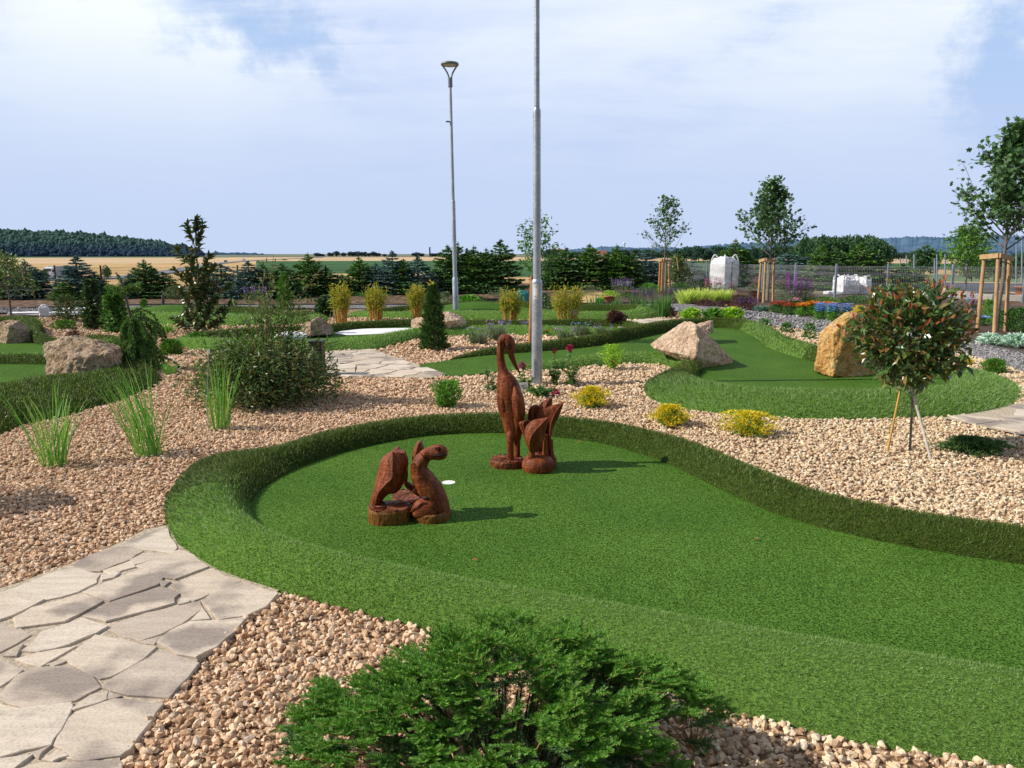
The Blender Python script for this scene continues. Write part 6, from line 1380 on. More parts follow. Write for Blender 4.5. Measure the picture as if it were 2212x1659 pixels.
make_tree('beech_tree', 'bushy brown-green young tree against the fence right of the orange-legged support', 'young tree', p, 'olive', None, h=hh, trunk_h=.15, prof=lambda f: .62 * (1 - f) ** .5, nl=30, nt=8, nleaf=9, L=.12, wd=.06, seed=26, rise=.7, tr0=.03, clump=.10)
mb = pole(MB(), AT(1466, 585, 37.0), AT(1462, 556, 37.0), .03); solo(mb, 'wooden_stake', M['stake'], 'short slanting stake sticking out of the bushy young tree by the fence', 'stake', AT(1466, 585, 37.0))

q = np.array([-4.35, 5.0, 0]); shrub('shade_shrub', 'shrub standing left of the picture, its shadow falling on the gravel at the left edge', 'shrub', q, .34, 1.0, 1500, .07, .03, 333, 'mid', None)
# ------------------------------------------------------------------ flower bed on the right and other perennials
def perennial(name, label, cat, u, vb, vt, hw, leaf, seed, fl=None, nf=20, fs=.05, spike=0, n=420, L=.09, wd=.025, up=.9, group=None, tmpl=LEAF4, leaf_h=.8, zlo=.75, fh=1.0, spread=.9, grassy=False):
    p, h = HT(u, vb, vt); R = hw * MPP(p[1]); t = thing(name, label, cat, p, group); mb = MB()
    if grassy:
        r = rs(seed); m = n; a = r.uniform(0, 6.28, m); q = R * .45 * np.sqrt(r.uniform(0, 1, m)); P = np.stack([p[0] + q * np.cos(a), p[1] + q * np.sin(a), np.zeros(m)], -1)
        blades(mb, P, a + r.normal(size=m) * .4, h * leaf_h * r.uniform(.6, 1.05, m), np.abs(r.normal(size=m)) * .35, np.abs(r.normal(size=m)) * .5, wd, 4, 0, r)
    else: bush(mb, p, R, h * leaf_h, n, L, wd, seed, tmpl, up, None, 0, .5, .25)
    mb.build('foliage', FM[leaf], t)
    if fl:
        heads = [flowers(MB(), (0, 0, 0), 0, 0, 0, 1, fs, seed + 500 + j, 0, 5, spike).mesh('flower', FM['f_' + fl]) for j in range(3)]
        r = rs(seed + 500); mb = MB()
        for i in range(nf):
            a, q = r.uniform(0, 6.3), R * spread * math.sqrt(r.uniform(0, 1)); z = r.uniform(min(h * zlo, h * fh - spike), max(h * zlo, h * fh - spike) + .001)
            o = part('flower', heads[i % 3], t); o.location = (q * math.cos(a), q * math.sin(a), z); o.rotation_euler = (r.normal() * .15, r.normal() * .15, a)
            if i % 2 == 0: tube(mb, [p + [q * .5 * math.cos(a), q * .5 * math.sin(a), 0], p + [q * math.cos(a), q * math.sin(a), z]], [.006, .004], 3)
        mb.build('stem', FM[leaf], t)
    return t
lv = 'lavender and scabious clumps in the gravel'
perennial('scabious', 'sparse scabious clump with few lilac heads right of the columnar spruce', 'flowers', 1034, 744, 704, 34, 'grey_leaf', 201, 'lilac', 10, .06, 0, 320, .014, .012, group=lv, grassy=True)
perennial('scabious', 'scabious clump with the most lilac flower heads, behind the heron head', 'flowers', 1074, 735, 692, 32, 'grey_leaf', 202, 'lilac', 24, .065, 0, 340, .014, .012, group=lv, grassy=True)
perennial('scabious', 'small lilac clump against the left side of the orange-brown stake', 'flowers', 1134, 716, 694, 13, 'grey_leaf', 203, 'lilac', 10, .06, 0, 120, .014, .012, group=lv, grassy=True)
perennial('lavender', 'grey-leaved lavender mound just right of the front lamp post', 'lavender', 1222, 737, 704, 30, 'grey_leaf', 204, 'lilac', 14, .05, .06, 380, .014, .012, group=lv, grassy=True)
perennial('lavender', 'lavender with blue-violet tips in front of the widest bamboo', 'lavender', 1256, 729, 692, 26, 'grey_leaf', 205, 'blue', 10, .05, .04, 360, .014, .012, group=lv, grassy=True)
perennial('lavender', 'lavender mound at the right end beside the dark rim of the second green', 'lavender', 1304, 727, 700, 28, 'grey_leaf', 206, 'lilac', 10, .05, .06, 320, .014, .012, group=lv, grassy=True)
perennial('lavender', 'purple haze of lavender along the rim behind the widest bamboo', 'lavender', 1262, 704, 688, 36, 'grey_leaf', 207, 'lilac', 30, .05, .05, 260, .014, .012, group=lv, grassy=True)
perennial('scabious', 'small red-flowered plant right behind the front lamp post', 'flowers', 1180, 727, 712, 10, 'mid', 208, 'red', 8, .05, 0, 90, .06, .02)
sm('dark_shrub', 'dark bronze-leaved shrub at the end of the far green', 'shrub', 1329, 706, 672, 22, 'purple_leaf', 209, 700, .11, .045, .7, None)
sm('dark_shrub', 'small purplish wiry plant beside the small tan stone', 'shrub', 1450, 684, 664, 12, 'purple_leaf', 210, 300, .09, .02, .9, None)
hy = 'low hydrangeas between the grey path and the second green'
def hydr(label, u, vb, vt, hw, leaf, seed, fl=None, nf=6): perennial('hydrangea', label, 'hydrangea', u, vb, vt, hw, leaf, seed, fl, nf, .12, 0, 420, .13, .065, .6, hy, LEAF8)
hydr('lime-green leafy hydrangea left of the others above the pyramid boulder', 1493, 690, 660, 22, 'lime', 211)
hydr('dark green hydrangea between two lime ones above the pyramid boulder', 1541, 689, 661, 24, 'fresh', 212)
hydr('lime hydrangea with yellow flower heads right of the pyramid boulder', 1580, 690, 660, 26, 'lime', 213, 'gold', 4)
rp = 'small roses along the near side of the grey path'
for u, vb, vt, sd, lb, fl in [(1651, 708, 684, 214, 'small leafy rose nearest the hydrangeas on the path side', None), (1699, 718, 692, 215, 'small rose with a red flower along the grey path', 'red'), (1749, 734, 690, 216, 'taller thin rose left of the tall orange boulder', None)]:
    perennial('rose_bush', lb, 'rose', u, vb, vt, 16, 'mid', sd, fl, 3, .07, 0, 170, .075, .045, .5, rp, LEAF8)
fg = 'feather grasses in the flower bed'
for u, vb, vt, hw, sd, lb in [(1480, 656, 622, 20, 221, 'leftmost pale feather grass in the bed'), (1512, 656, 618, 24, 222, 'largest pale feather grass in the bed'), (1540, 651, 624, 18, 223, 'small pale feather grass in front of the pink spikes'), (1565, 651, 622, 20, 224, 'rightmost pale feather grass, below the white bulk bag')]:
    grass_clump(lb, u, vb, vt, hw, 420, 0, 0, sd, fg, 'feather', .22, .022, .75, .30, .6, 'feather_grass', 5)
fb_ = 'perennials of the flower bed'
def bd_(name, label, u, vb, vt, hw, leaf, seed, fl=None, nf=30, fs=.06, spike=0, **kw): return perennial(name, label, 'flowers' if fl else 'plant', u, vb, vt, hw, leaf, seed, fl, nf, fs, spike, group=fb_, **kw)
bd_('catmint', 'tall lilac catmint at the left end of the bed', 1343, 634, 606, 30, 'grey_leaf', 231, 'lilac', 40, .06, .25)
bd_('salvia', 'dark violet sage left of the orange-legged tree support', 1388, 655, 626, 34, 'grey_leaf', 232, 'violet', 70, .06, .22)
bd_('salvia', 'dark violet sage between the orange-legged support and the feather grasses', 1450, 653, 626, 22, 'grey_leaf', 233, 'violet', 50, .06, .22)
bd_('yarrow', 'peach and orange yarrow patch at the back of the bed', 1357, 644, 627, 24, 'mid', 234, 'dull_pink', 24, .09, 0)
bd_('spurge', 'yellow-green bushy plant behind the irises', 1318, 653, 622, 24, 'lime', 235, n=600)
bd_('ground_plant', 'grey-green bush right of the widest bamboo at the hedge foot', 1271, 638, 610, 26, 'grey_leaf', 236)
bd_('ground_plant', 'fresh green bush behind the catmint', 1404, 634, 606, 30, 'fresh', 237, n=600)
bd_('ground_plant', 'green bush right beside the orange-legged tree support', 1470, 634, 604, 26, 'mid', 238, n=600)
bd_('ground_plant', 'dark spreading shrub against the fence left of the bulk bag', 1506, 626, 602, 34, 'dark', 239, n=800)
bd_('snapdragon', 'pink flower spikes left of the bulk bag foot', 1529, 634, 606, 10, 'mid', 240, 'pink', 12, .09, .30, n=140)
bd_('snapdragon', 'pink flower spikes in front of the bulk bag', 1552, 634, 604, 12, 'mid', 241, 'pink', 12, .09, .30, n=140)
bd_('snapdragon', 'short pink flower spikes at the right foot of the bulk bag', 1581, 634, 612, 8, 'mid', 242, 'pink', 8, .08, .25, n=100)
bd_('coral_bells', 'dark low coral bells in front of the feather grasses', 1524, 661, 644, 26, 'purple_leaf', 243, n=500)
bd_('coral_bells', 'dark brown low plant edging the path below the bulk bag', 1568, 662, 646, 24, 'purple_leaf', 244, n=500)
bd_('brown_grass', 'brownish airy plant right of the feather grasses', 1596, 660, 630, 20, 'purple_leaf', 245, 'dull_pink', 40, .05, .1)
bd_('salvia', 'reddish purple sage at the path edge left of the middle staked tree', 1614, 671, 646, 28, 'purple_leaf', 246, 'violet', 50, .06, .14)
bd_('blue_fescue', 'blue-grey grass cushion left of the red flowers', 1644, 674, 655, 26, 'blue_grass', 247, n=420, wd=.03, grassy=True)
bd_('barberry', 'dark red bush left of the middle tree support', 1630, 651, 623, 20, 'purple_leaf', 248, n=600)
bd_('green_plant', 'small glossy green plant beside the dark red bush', 1604, 648, 630, 12, 'fresh', 249, n=300)
bd_('tall_sage', 'grey spiky plant behind the middle tree support', 1630, 640, 602, 16, 'grey_leaf', 250, 'dull_pink', 14, .06, .3)
bd_('tall_sage', 'grey spiky plant right of the middle tree support', 1682, 646, 600, 20, 'grey_leaf', 251, 'dull_pink', 12, .06, .3)
bd_('loosestrife', 'larger purple flower spikes in front of a fence post', 1711, 655, 608, 24, 'mid', 252, 'purple', 26, .09, .55)
bd_('loosestrife', 'smaller purple flower spikes right of the larger ones', 1739, 655, 613, 20, 'mid', 253, 'purple', 18, .09, .45)
bd_('red_flowers', 'red flower cushion at the left end of the bright flower row', 1680, 676, 652, 24, 'mid', 254, 'red', 90, .075, 0)
bd_('red_flowers', 'brighter red flower cushion next to the orange flowers', 1708, 682, 655, 20, 'mid', 255, 'red', 80, .075, 0)
bd_('pink_flowers', 'pale pink flowers at the back of the bright flower row', 1716, 664, 645, 14, 'mid', 256, 'pink', 26, .08, 0)
bd_('orange_flowers', 'orange flowers beside the red cushion', 1733, 685, 655, 16, 'fresh', 257, 'orange', 80, .085, 0)
bd_('orange_flowers', 'brightest orange flowers just left of the first blue flowers', 1754, 680, 651, 16, 'fresh', 258, 'orange', 80, .085, 0)
bd_('orange_flowers', 'orange flowers behind the middle blue flowers', 1790, 676, 652, 20, 'fresh', 259, 'orange', 60, .085, 0)
bd_('blue_flowers', 'first sky-blue flowers in front of the orange ones', 1770, 692, 653, 13, 'fresh', 260, 'blue', 40, .08, .18, zlo=.5)
bd_('blue_flowers', 'middle sky-blue flowers in front of the orange ones', 1798, 696, 654, 14, 'fresh', 261, 'blue', 44, .08, .18, zlo=.5)
bd_('blue_flowers', 'sky-blue flowers left of the yellow dwarf bush', 1826, 692, 655, 12, 'mid', 262, 'blue', 34, .08, .16, zlo=.5)
bd_('yellow_bush', 'yellow dwarf bush above the tall orange boulder', 1855, 682, 654, 14, 'yellow', 263, n=500, L=.06)
bd_('ground_plant', 'low green plants behind the orange flowers along the fence', 1780, 655, 638, 40, 'fresh', 264, n=600)
bd_('ground_plant', 'dry green weeds along the fence right of the orange flowers', 1850, 655, 634, 40, 'mid', 265, n=600)
bd_('blue_flowers', 'tall blue delphinium right of the round red-leaved tree', 2094, 690, 646, 9, 'mid', 266, 'blue', 10, .09, .4, n=120)
bd_('blue_flowers', 'low blue and white flowers left of the biggest maple support', 2119, 703, 678, 14, 'mid', 267, 'blue', 24, .10, .1, n=160)
bd_('green_plant', 'upright leafy plant behind the biggest tree support', 2132, 700, 634, 20, 'fresh', 268, n=600)
bd_('ground_plant', 'leafy green plants right of the biggest tree support', 2200, 716, 652, 36, 'mid', 269, n=1100)
bd_('ground_plant', 'green plants under the biggest maple between its support legs', 2165, 708, 660, 26, 'mid', 270, n=700)
bd_('ground_plant', 'dark low shrub behind the round red-leaved tree', 2068, 712, 672, 26, 'dark', 271, n=600)
bd_('lambs_ear', 'silvery low leaves at the path edge left of the biggest tree support foot', 2138, 745, 716, 26, 'silver', 272, n=260, L=.14, wd=.055, up=.5, tmpl=LEAF8)
bd_('lambs_ear', 'silvery low leaves at the right edge of the photo', 2196, 750, 715, 30, 'silver', 273, n=300, L=.14, wd=.055, up=.5, tmpl=LEAF8)
bd_('grey_rose', 'greyish leafy rose right of the columnar spruce tip', 963, 664, 622, 16, 'grey_leaf', 274, n=260, L=.11, wd=.05)
bd_('potato_plants', 'fresh green leafy row right of the distant lamp post', 1014, 662, 632, 26, 'fresh', 275, n=700, L=.13, wd=.06)
bd_('green_plant', 'small green bush left of the black crate', 1040, 660, 636, 12, 'mid', 276, n=300)
bd_('green_shrub', 'leafy shrub right behind the front lamp post', 1172, 672, 622, 20, 'grey_leaf', 277, n=420, L=.12, wd=.055)
bd_('wild_flowers', 'weedy lilac plants at the foot of the hedge behind the large shrub', 555, 648, 622, 30, 'grey_leaf', 278, 'lilac', 24, .06, .2)
bd_('ground_plant', 'low weeds at the hedge foot near the second bamboo', 800, 640, 628, 40, 'mid', 279, n=500)
bd_('ground_plant', 'low weeds at the hedge foot left of the front lamp post', 1085, 640, 622, 30, 'grey_leaf', 280, n=500)

# ------------------------------------------------------------------ fences
def fence(name, label, pts, h, mat, step, folds, wr, post_w, zb=-.05, group=None, double=True):
    t = thing(name, label, 'fence', (pts[0][0], pts[0][1], 0), group); r = rs(5)
    for p in pts:
        mb = MB(); box(mb, (p[0], p[1], (h + .06 + zb) / 2), (post_w, post_w, h + .06 - zb)); box(mb, (p[0], p[1], h + .07), (post_w + .008, post_w + .008, .02)); mb.build('post', M['post' if mat == 'wire' else 'black_paint'], t)
    for a, b in zip(pts[:-1], pts[1:]):
        mb = MB(); a3, b3 = np.array([a[0], a[1], 0]), np.array([b[0], b[1], 0]); L = np.linalg.norm(b3 - a3); n = int(L / step); off = np.array([0, -post_w * .6, 0])
        def prism3(p, q, w):
            d = nrm(q - p); s = nrm(np.cross(d, [0.3, 1, .2])); u = np.cross(s, d); V = [x + s * w * c + u * w * e for x in (p, q) for c, e in ((0, 1), (-.87, -.5), (.87, -.5))]
            mb.add(V, [(0, 1, 4, 3), (1, 2, 5, 4), (2, 0, 3, 5)])
        for i in range(1, n): q = a3 + (b3 - a3) * i / n + off; prism3(q + [0, 0, .03], q + [0, 0, h], wr)
        for z in folds:
            for dz, dy in (((0, 0), (.05, -.02), (.10, 0)) if double else ((0, 0),)): prism3(a3 + off + [0, dy, z + dz], b3 + off + [0, dy, z + dz], wr * 1.15)
        mb.build('mesh_panel', M[mat], t)
    return t
RF = [(1378, 45.0), (1410, 43.0), (1482, 39.6), (1527, 37.6), (1580, 35.6), (1648, 33.8), (1718, 32.0), (1806, 30.0), (1918, 29.2), (2058, 28.4), (2215, 27.6), (2380, 26.8)]
fence('mesh_fence', 'grey welded mesh fence with blue-grey posts behind the flower bed', [AT(u, 600, Y)[:2] for u, Y in RF], 1.24, 'wire', .055, [.08, .48, .88, 1.12], .0042, .075)
fence('mesh_fence', 'thin dark wire fence behind the conifer hedge on the left', [AT(u, 600, 42.0)[:2] for u in (-70, 25, 120, 219, 316, 415, 514, 610, 704, 795, 885, 975, 1070)], 1.0, 'dark_wire', .1, [.05, .2, .35, .5, .65, .8, .95], .004, .07, double=False)
q = [AT(u, v, 43.5) for u, v in [(1365, 616), (1372, 572), (1408, 572), (1400, 616)]]; mb = MB(); 
for i in range(15): f = i / 14; bar(mb, q[0] * (1 - f) + q[1] * f, q[3] * (1 - f) + q[2] * f, .03, .022)
for i in range(4): f = i / 3; bar(mb, q[0] * (1 - f) + q[3] * f + [0, .02, 0], q[1] * (1 - f) + q[2] * f + [0, .02, 0], .03, .03)
solo(mb, 'wire_panel', M['wire'], 'loose wire panel leaning behind the left end of the mesh fence', 'fence panel', q[0])
gp2 = 'tall grey poles in the yard behind the fence'
for i, (u, v0, v1, Y) in enumerate([(1894, 612, 553, 42), (1945, 612, 557, 44), (1958, 611, 552, 43), (1975, 613, 549, 40), (2019, 612, 558, 45), (2024, 612, 550, 43), (2042, 612, 549, 41), (2088, 612, 530, 42), (2196, 606, 505, 44), (2208, 606, 510, 46)]):
    p = AT(u, v0, Y); p[2] = 0; mb = pole(MB(), p - [0, 0, .1], AT(u, v1, Y), .045, .04); solo(mb, 'steel_pole', M['post'], ['leftmost short grey pole behind the white sacks', 'grey pole behind the low wide spruce, left one', 'grey pole behind the low wide spruce, middle one', 'thick grey pole at the right side of the low wide spruce', 'grey pole left of the close pair', 'grey pole of the close pair left of the fence post', 'grey pole just left of the tall fence post', 'tallest grey pole beside the pale green tree', 'tall pole under the maple crown at the right edge', 'second tall pole under the maple crown at the right edge'][i], 'pole', p, gp2)
p = W(352, 664); mb = pole(MB(), p - [0, 0, .1], AT(352, 636, p[1]), .05, .05); solo(mb, 'wooden_post', M['kerb'], 'short dark post on the ploughed strip left of the magnolia', 'post', p)

# ------------------------------------------------------------------ bags, sheets, crates, tags
def sack(name, label, c, size, seed, mat='white', group=None, topk=.75, rz=.5, wr=.05, cat='bulk bag', straps=True):
    """a filled sack: a soft box, wrinkled across, gathered at the top"""
    V, F = ico(4); r = rs(seed); s = np.array(size) / 2; p = np.sign(V) * np.abs(V) ** .45; p = p / np.max(np.abs(p), axis=1, keepdims=True) ** .6
    z = p[:, 2]; k = 1 - .10 * np.abs(z) ** 3 - np.clip(z - topk, 0, 1) * .9; p[:, :2] *= k[:, None] * (1 + .04 * np.sin(z * 6 + seed))[:, None]
    nz = np.array([mnoise.fractal(Vector((q[0] * 1.5 + seed, q[1] * 1.5, q[2] * 9)), 1, 2, 4) for q in p]); nz2 = np.array([mnoise.noise(Vector((q[0] * 6 + seed, q[1] * 6, q[2] * 4))) for q in p])
    p[:, :2] *= (1 + wr * nz + wr * .5 * nz2)[:, None]; p[:, 2] += np.where(z > .5, nz2 * .12, 0)
    p *= s; cs, sn = math.cos(rz), math.sin(rz); p = np.stack([p[:, 0] * cs - p[:, 1] * sn, p[:, 0] * sn + p[:, 1] * cs, p[:, 2] + s[2] * .98], -1) + c
    t = thing(name, label, cat, c, group); MB().add(p, F, 0, False).build('bag', M[mat], t)
    if straps:
        mb = MB()
        for sx_, sy_ in ((-1, -1), (1, -1), (1, 1), (-1, 1)):
            a = np.array([sx_ * s[0] * .86, sy_ * s[1] * .86]); a = np.array([a[0] * cs - a[1] * sn, a[0] * sn + a[1] * cs])
            P = [np.array([c[0] + a[0] * f, c[1] + a[1] * f, c[2] + z * size[2]]) for f, z in ((1.02, .25), (1.03, .55), (1.02, .85), (.8, 1.06), (.55, .98))]; loft(mb, spline(np.array(P), 3), .03, .012, 6, 0, True)
        mb.build('strap', M[mat], t)
    return t
p = AT(1563, 628, 37.2 + 1.4); p[2] = -.03; sack('bulk_bag', 'big white bulk bag full of material standing behind the fence', p, (1.05, 1.05, 1.58), 301, rz=.55)
p = AT(1826, 630, 33.0); p[2] = 0; sack('bulk_bag', 'left white sack of the slumped pile behind the fence', p, (.8, .8, .78), 302, rz=.2, group='slumped white sacks', wr=.09, topk=.5)
p = AT(1856, 630, 33.4); p[2] = 0; sack('bulk_bag', 'right white sack of the slumped pile, with yellow-green loops', p, (.85, .8, .72), 303, rz=.9, group='slumped white sacks', wr=.09, topk=.5)
p = AT(1800, 632, 32.4); p[2] = 0; sack('plastic_sheet', 'crumpled white plastic lying left of the slumped sacks', p, (.7, .5, .16), 304, rz=.1, wr=.15, cat='plastic sheet', straps=False)
p = W(1128, 659); sack('plastic_bag', 'teal plastic bag on the ground left of the front lamp post', p, (.42, .35, .50), 305, 'teal', None, .5, .3, .10, 'bag', False)
p = W(100, 680); sack('plastic_sheet', 'long white sheet lying flat at the left edge of the ploughed strip', p, (1.9, .35, .09), 306, 'white', 'white sheets at the left', .6, .05, .15, 'sheet', False)
p = W(185, 676); sack('plastic_sheet', 'white rolled sheet right of the long flat one', p, (1.2, .3, .16), 307, 'white', 'white sheets at the left', .6, .15, .12, 'sheet', False)
p = W(96, 684); sack('plastic_bag', 'small upright white bag standing on the sheet at far left', p, (.24, .2, .34), 308, 'white', None, .4, .5, .12, 'bag', False)
p = W(630, 735); sack('stone_bag', 'white bag end showing behind the large shrub by the low green', p, (.6, .3, .17), 309, 'white', None, .5, .2, .08, 'bag', False)
def crate(label, c, s, mat, name='plant_crate', cat='crate', rows=3):
    mb = MB(); x, y, z = s
    for i in range(rows):
        zz_ = z * (i + .5) / rows; hgt = z / rows * .7
        for sx_, sy_, w_, d_ in ((0, -1, x, .02), (0, 1, x, .02), (-1, 0, .02, y - .05), (1, 0, .02, y - .05)): box(mb, (c[0] + sx_ * x / 2, c[1] + sy_ * y / 2, c[2] + zz_), (w_, d_, hgt))
    for sx_ in (-1, 1):
        for sy_ in (-1, 1): box(mb, (c[0] + sx_ * (x / 2 - .02), c[1] + sy_ * (y / 2 - .035), c[2] + z / 2), (.03, .03, z))
    box(mb, (c[0], c[1], c[2] + .02), (x - .06, y - .06, .015)); return solo(mb, name, M[mat], label, cat, c)
crate('black plant crate behind the mounded green between the lamp posts', W(1064, 657), (.62, .4, .2), 'black')
crate('green plastic tray at the edge of the sandy ground', W(1302, 653), (.5, .35, .14), 'green_plastic', 'plant_tray', 'tray', 2)
for u, v, s, lb in [(1313, 654, .13, 'left terracotta pot beside the green tray'), (1322, 653.5, .11, 'right terracotta pot beside the green tray')]:
    c = W(u, v); mb = MB(); lathe(mb, c, [(s * .7, 0), (s, s * 1.5), (s * 1.12, s * 1.5), (s * 1.12, s * 1.85), (s * .95, s * 1.85), (s * .9, s * 1.5)], 16); solo(mb, 'flower_pot', M['terracotta'], lb, 'flower pot', c, 'terracotta pots')
V, F = fill(uvpoly([(1240, 652), (1262, 635), (1290, 630), (1310, 634), (1300, 650), (1275, 655)])[:, :2], z=-.002); tag(MB().add(V, F).build('sandy_ground', M['f_wheat']), kind='structure')
mb = MB(); tube(mb, spline(np.array([W(u, v, .05) for u, v in [(1990, 632), (2050, 629), (2100, 632), (2150, 630), (2190, 633), (2210, 640)]]), 5), .035, 6); solo(mb, 'hose', M['stake'], 'beige hose lying across the yard behind the fence', 'hose', W(1990, 632))
c = W(2208, 640); mb = MB(); lathe(mb, c, [(.22, 0), (.3, .35), (.32, .35), (.32, .4), (.27, .4), (.25, .3)], 16); solo(mb, 'planter', M['terracotta'], 'rust-brown planter at the right edge behind the fence', 'planter', c)
def tagcard(label, u, v, vb, w, h, lines=True, tilt=0.0, mat='card'):
    p = W(u, vb); k = MPP(p[1]); c = AT(u, v, p[1] - .05); t = thing('plant_tag', label, 'plant label', (p[0], p[1] - .05, 0), 'plant labels'); mb = MB()
    ct, st_ = math.cos(tilt), math.sin(tilt); V = np.array([[-w / 2, 0, -h / 2], [w / 2, 0, -h / 2], [w / 2, 0, h / 2], [-w / 2, 0, h / 2]]) * k
    V = np.stack([V[:, 0] * ct - V[:, 2] * st_, V[:, 1], V[:, 0] * st_ + V[:, 2] * ct], -1) + c; mb.add(np.vstack([V, V + [0, .003, 0]]), [(0, 1, 2, 3), (7, 6, 5, 4), (0, 4, 5, 1), (1, 5, 6, 2), (2, 6, 7, 3), (3, 7, 4, 0)]); mb.build('card', M[mat], t)
    mb = MB(); tube(mb, [(p[0], p[1] - .05, -.02), c - [0, -.004, 0]], .003, 4); mb.build('stick', M['post'], t)
    if lines:
        mb = MB()
        for i, (a0, a1, zz_) in enumerate(((-.3, .3, .18), (-.3, .1, -.02), (-.1, .3, -.2))): q0, q1 = np.array([w * k * a0, 0, h * k * zz_]), np.array([w * k * a1, 0, h * k * zz_]); bar(mb, c + [0, -.002, 0] + [q0[0] * ct - q0[2] * st_, 0, q0[0] * st_ + q0[2] * ct], c + [0, -.002, 0] + [q1[0] * ct - q1[2] * st_, 0, q1[0] * st_ + q1[2] * ct], .003, h * k * .07)
        mb.build('print', M['card_ink'], t)
tagcard('white label tied to the bamboo beside the split brown boulder', 723, 667, 700, 6, 12, True, -.15)
tagcard('white label on the bamboo between the lamp posts', 1085, 668, 700, 7, 13, True, -.25)
tagcard('tilted white label on the widest bamboo', 1244, 673, 702, 10, 9, True, .5)
tagcard('white label standing between the heron beak and the front lamp post', 1131, 835, 850, 20, 18, True, .1)
tagcard('white label sticking out of the widest yellow shrub', 1625, 897, 938, 10, 14, True, .35)
tagcard('pale blue label on the thin grass in front of the large shrub', 450, 760, 930, 6, 8, False, .1)
r = rs(55)
for u, v, lb in [(1248, 955, 'tiny reddish leaf lying on the front green near its far rim'), (1020, 1210, 'tiny pale crumb of a leaf on the front green below the turtle'), (1520, 893, 'tiny brown leaf on the near rim of the second green'), (1630, 1165, 'tiny dry twig leaf on the open right side of the front green')]:
    z_ = .03 if v != 893 else .14; p = W(u, v, z_); mb = MB(); leaves(mb, [p], [[1, .3, .15]], .035, .02, LEAF8, 0, jit=.1, r=r); solo(mb, 'fallen_leaf', FM['photinia_red'], lb, 'leaf', p, 'fallen leaves on the turf')

# ------------------------------------------------------------------ far away: vehicles, trees, buildings
def vehicle_frame(u):
    i = int(np.argmin(np.abs((RD[:, 0] / RD[:, 1]) - (u - CX) / FPX) + (RD[:, 1] < 0) * 9)); tdir = RT[i] * -1; return RD[i].copy(), tdir
def wheel(p, r_, par, fr):
    mb = MB(); a = np.linspace(0, 2 * PI, 16, endpoint=False); V = [[p[0] + r_ * math.cos(t), p[1] + s_, p[2] + r_ * math.sin(t)] for s_ in (-.13, .13) for t in a]
    mb.add(V, [(i, (i + 1) % 16, 16 + (i + 1) % 16, 16 + i) for i in range(16)] + [tuple(range(16))[::-1], tuple(range(16, 32))]); o = mb.build('wheel', M['black'], par, (0, 0, 0))
    mb = MB(); V = [[p[0] + r_ * .55 * math.cos(t), p[1] + s_, p[2] + r_ * .55 * math.sin(t)] for s_ in (-.14, .14) for t in a]; mb.add(V, [(i, (i + 1) % 16, 16 + (i + 1) % 16, 16 + i) for i in range(16)] + [tuple(range(16))[::-1], tuple(range(16, 32))]); mb.build('rim', M['post'], o, (0, 0, 0))
def extr(mb, prof, w0, w1, mat=0):
    """side outline (x, z) extruded across y"""
    n = len(prof); V = [[x, -w0 / 2, z] for x, z in prof] + [[x, w0 / 2, z] for x, z in prof]
    F = [(i, (i + 1) % n, n + (i + 1) % n, n + i) for i in range(n)] + [tuple(range(n))[::-1], tuple(range(n, 2 * n))]; mb.add(V, F, mat); return mb
M['car_white'] = flat('white_car_paint', (.75, .77, .80), .3, .03, 2); M['car_dark'] = flat('dark_car_paint', (.04, .045, .055), .3, .1, 2); M['glass'] = flat('dark_glass', (.02, .025, .035), .1, .1, 2); M['trailer'] = flat('grey_trailer', (.40, .43, .48), .6, .08, .6)
def place(t, u, side=-1.6):
    p, d = vehicle_frame(u); nn = np.array([-d[1], d[0]]); t.location = (p[0] + nn[0] * side, p[1] + nn[1] * side, float(TZ(math.hypot(p[0], p[1]))) + .42); t.rotation_euler = (0, 0, math.atan2(d[1], d[0])); t['_o'] = [0, 0, 0]
t = thing('truck', 'white lorry with a grey box trailer driving on the road behind the left hedge', 'truck', (0, 0, 0))
extr(MB(), [(4.0, .5), (6.2, .5), (6.25, 1.3), (6.1, 2.3), (5.7, 3.0), (5.0, 3.35), (4.1, 3.45), (4.0, 3.45)], 2.45, 2.45).build('cab', M['car_white'], t)
mb = MB(); box(mb, (-.9, 0, 2.25), (9.2, 2.5, 2.75)); mb.build('trailer', M['trailer'], t); mb = MB(); box(mb, (.3, 0, .78), (11, 1.0, .22)); mb.build('chassis', M['black'], t)
mb = MB(); bar(mb, (6.16, 0, 2.36), (5.76, 0, 3.0), 2.2, .03); mb.build('windscreen', M['glass'], t); mb = MB(); box(mb, (6.26, 0, 1.0), (.06, 2.1, .75)); mb.build('grille', M['black'], t)
for s in (-1, 1):
    mb = MB(); box(mb, (5.1, s * 1.232, 2.35), (1.1, .02, .7)); mb.build('side_window', M['glass'], t); mb = MB(); box(mb, (6.25, s * .95, .72), (.08, .35, .2)); mb.build('headlight', M['card'], t)
for x in (5.2, 2.9, -3.0, -4.2):
    for s in (-1, 1): wheel((x, s * 1.1, .5), .5, t, None)
place(t, 160)
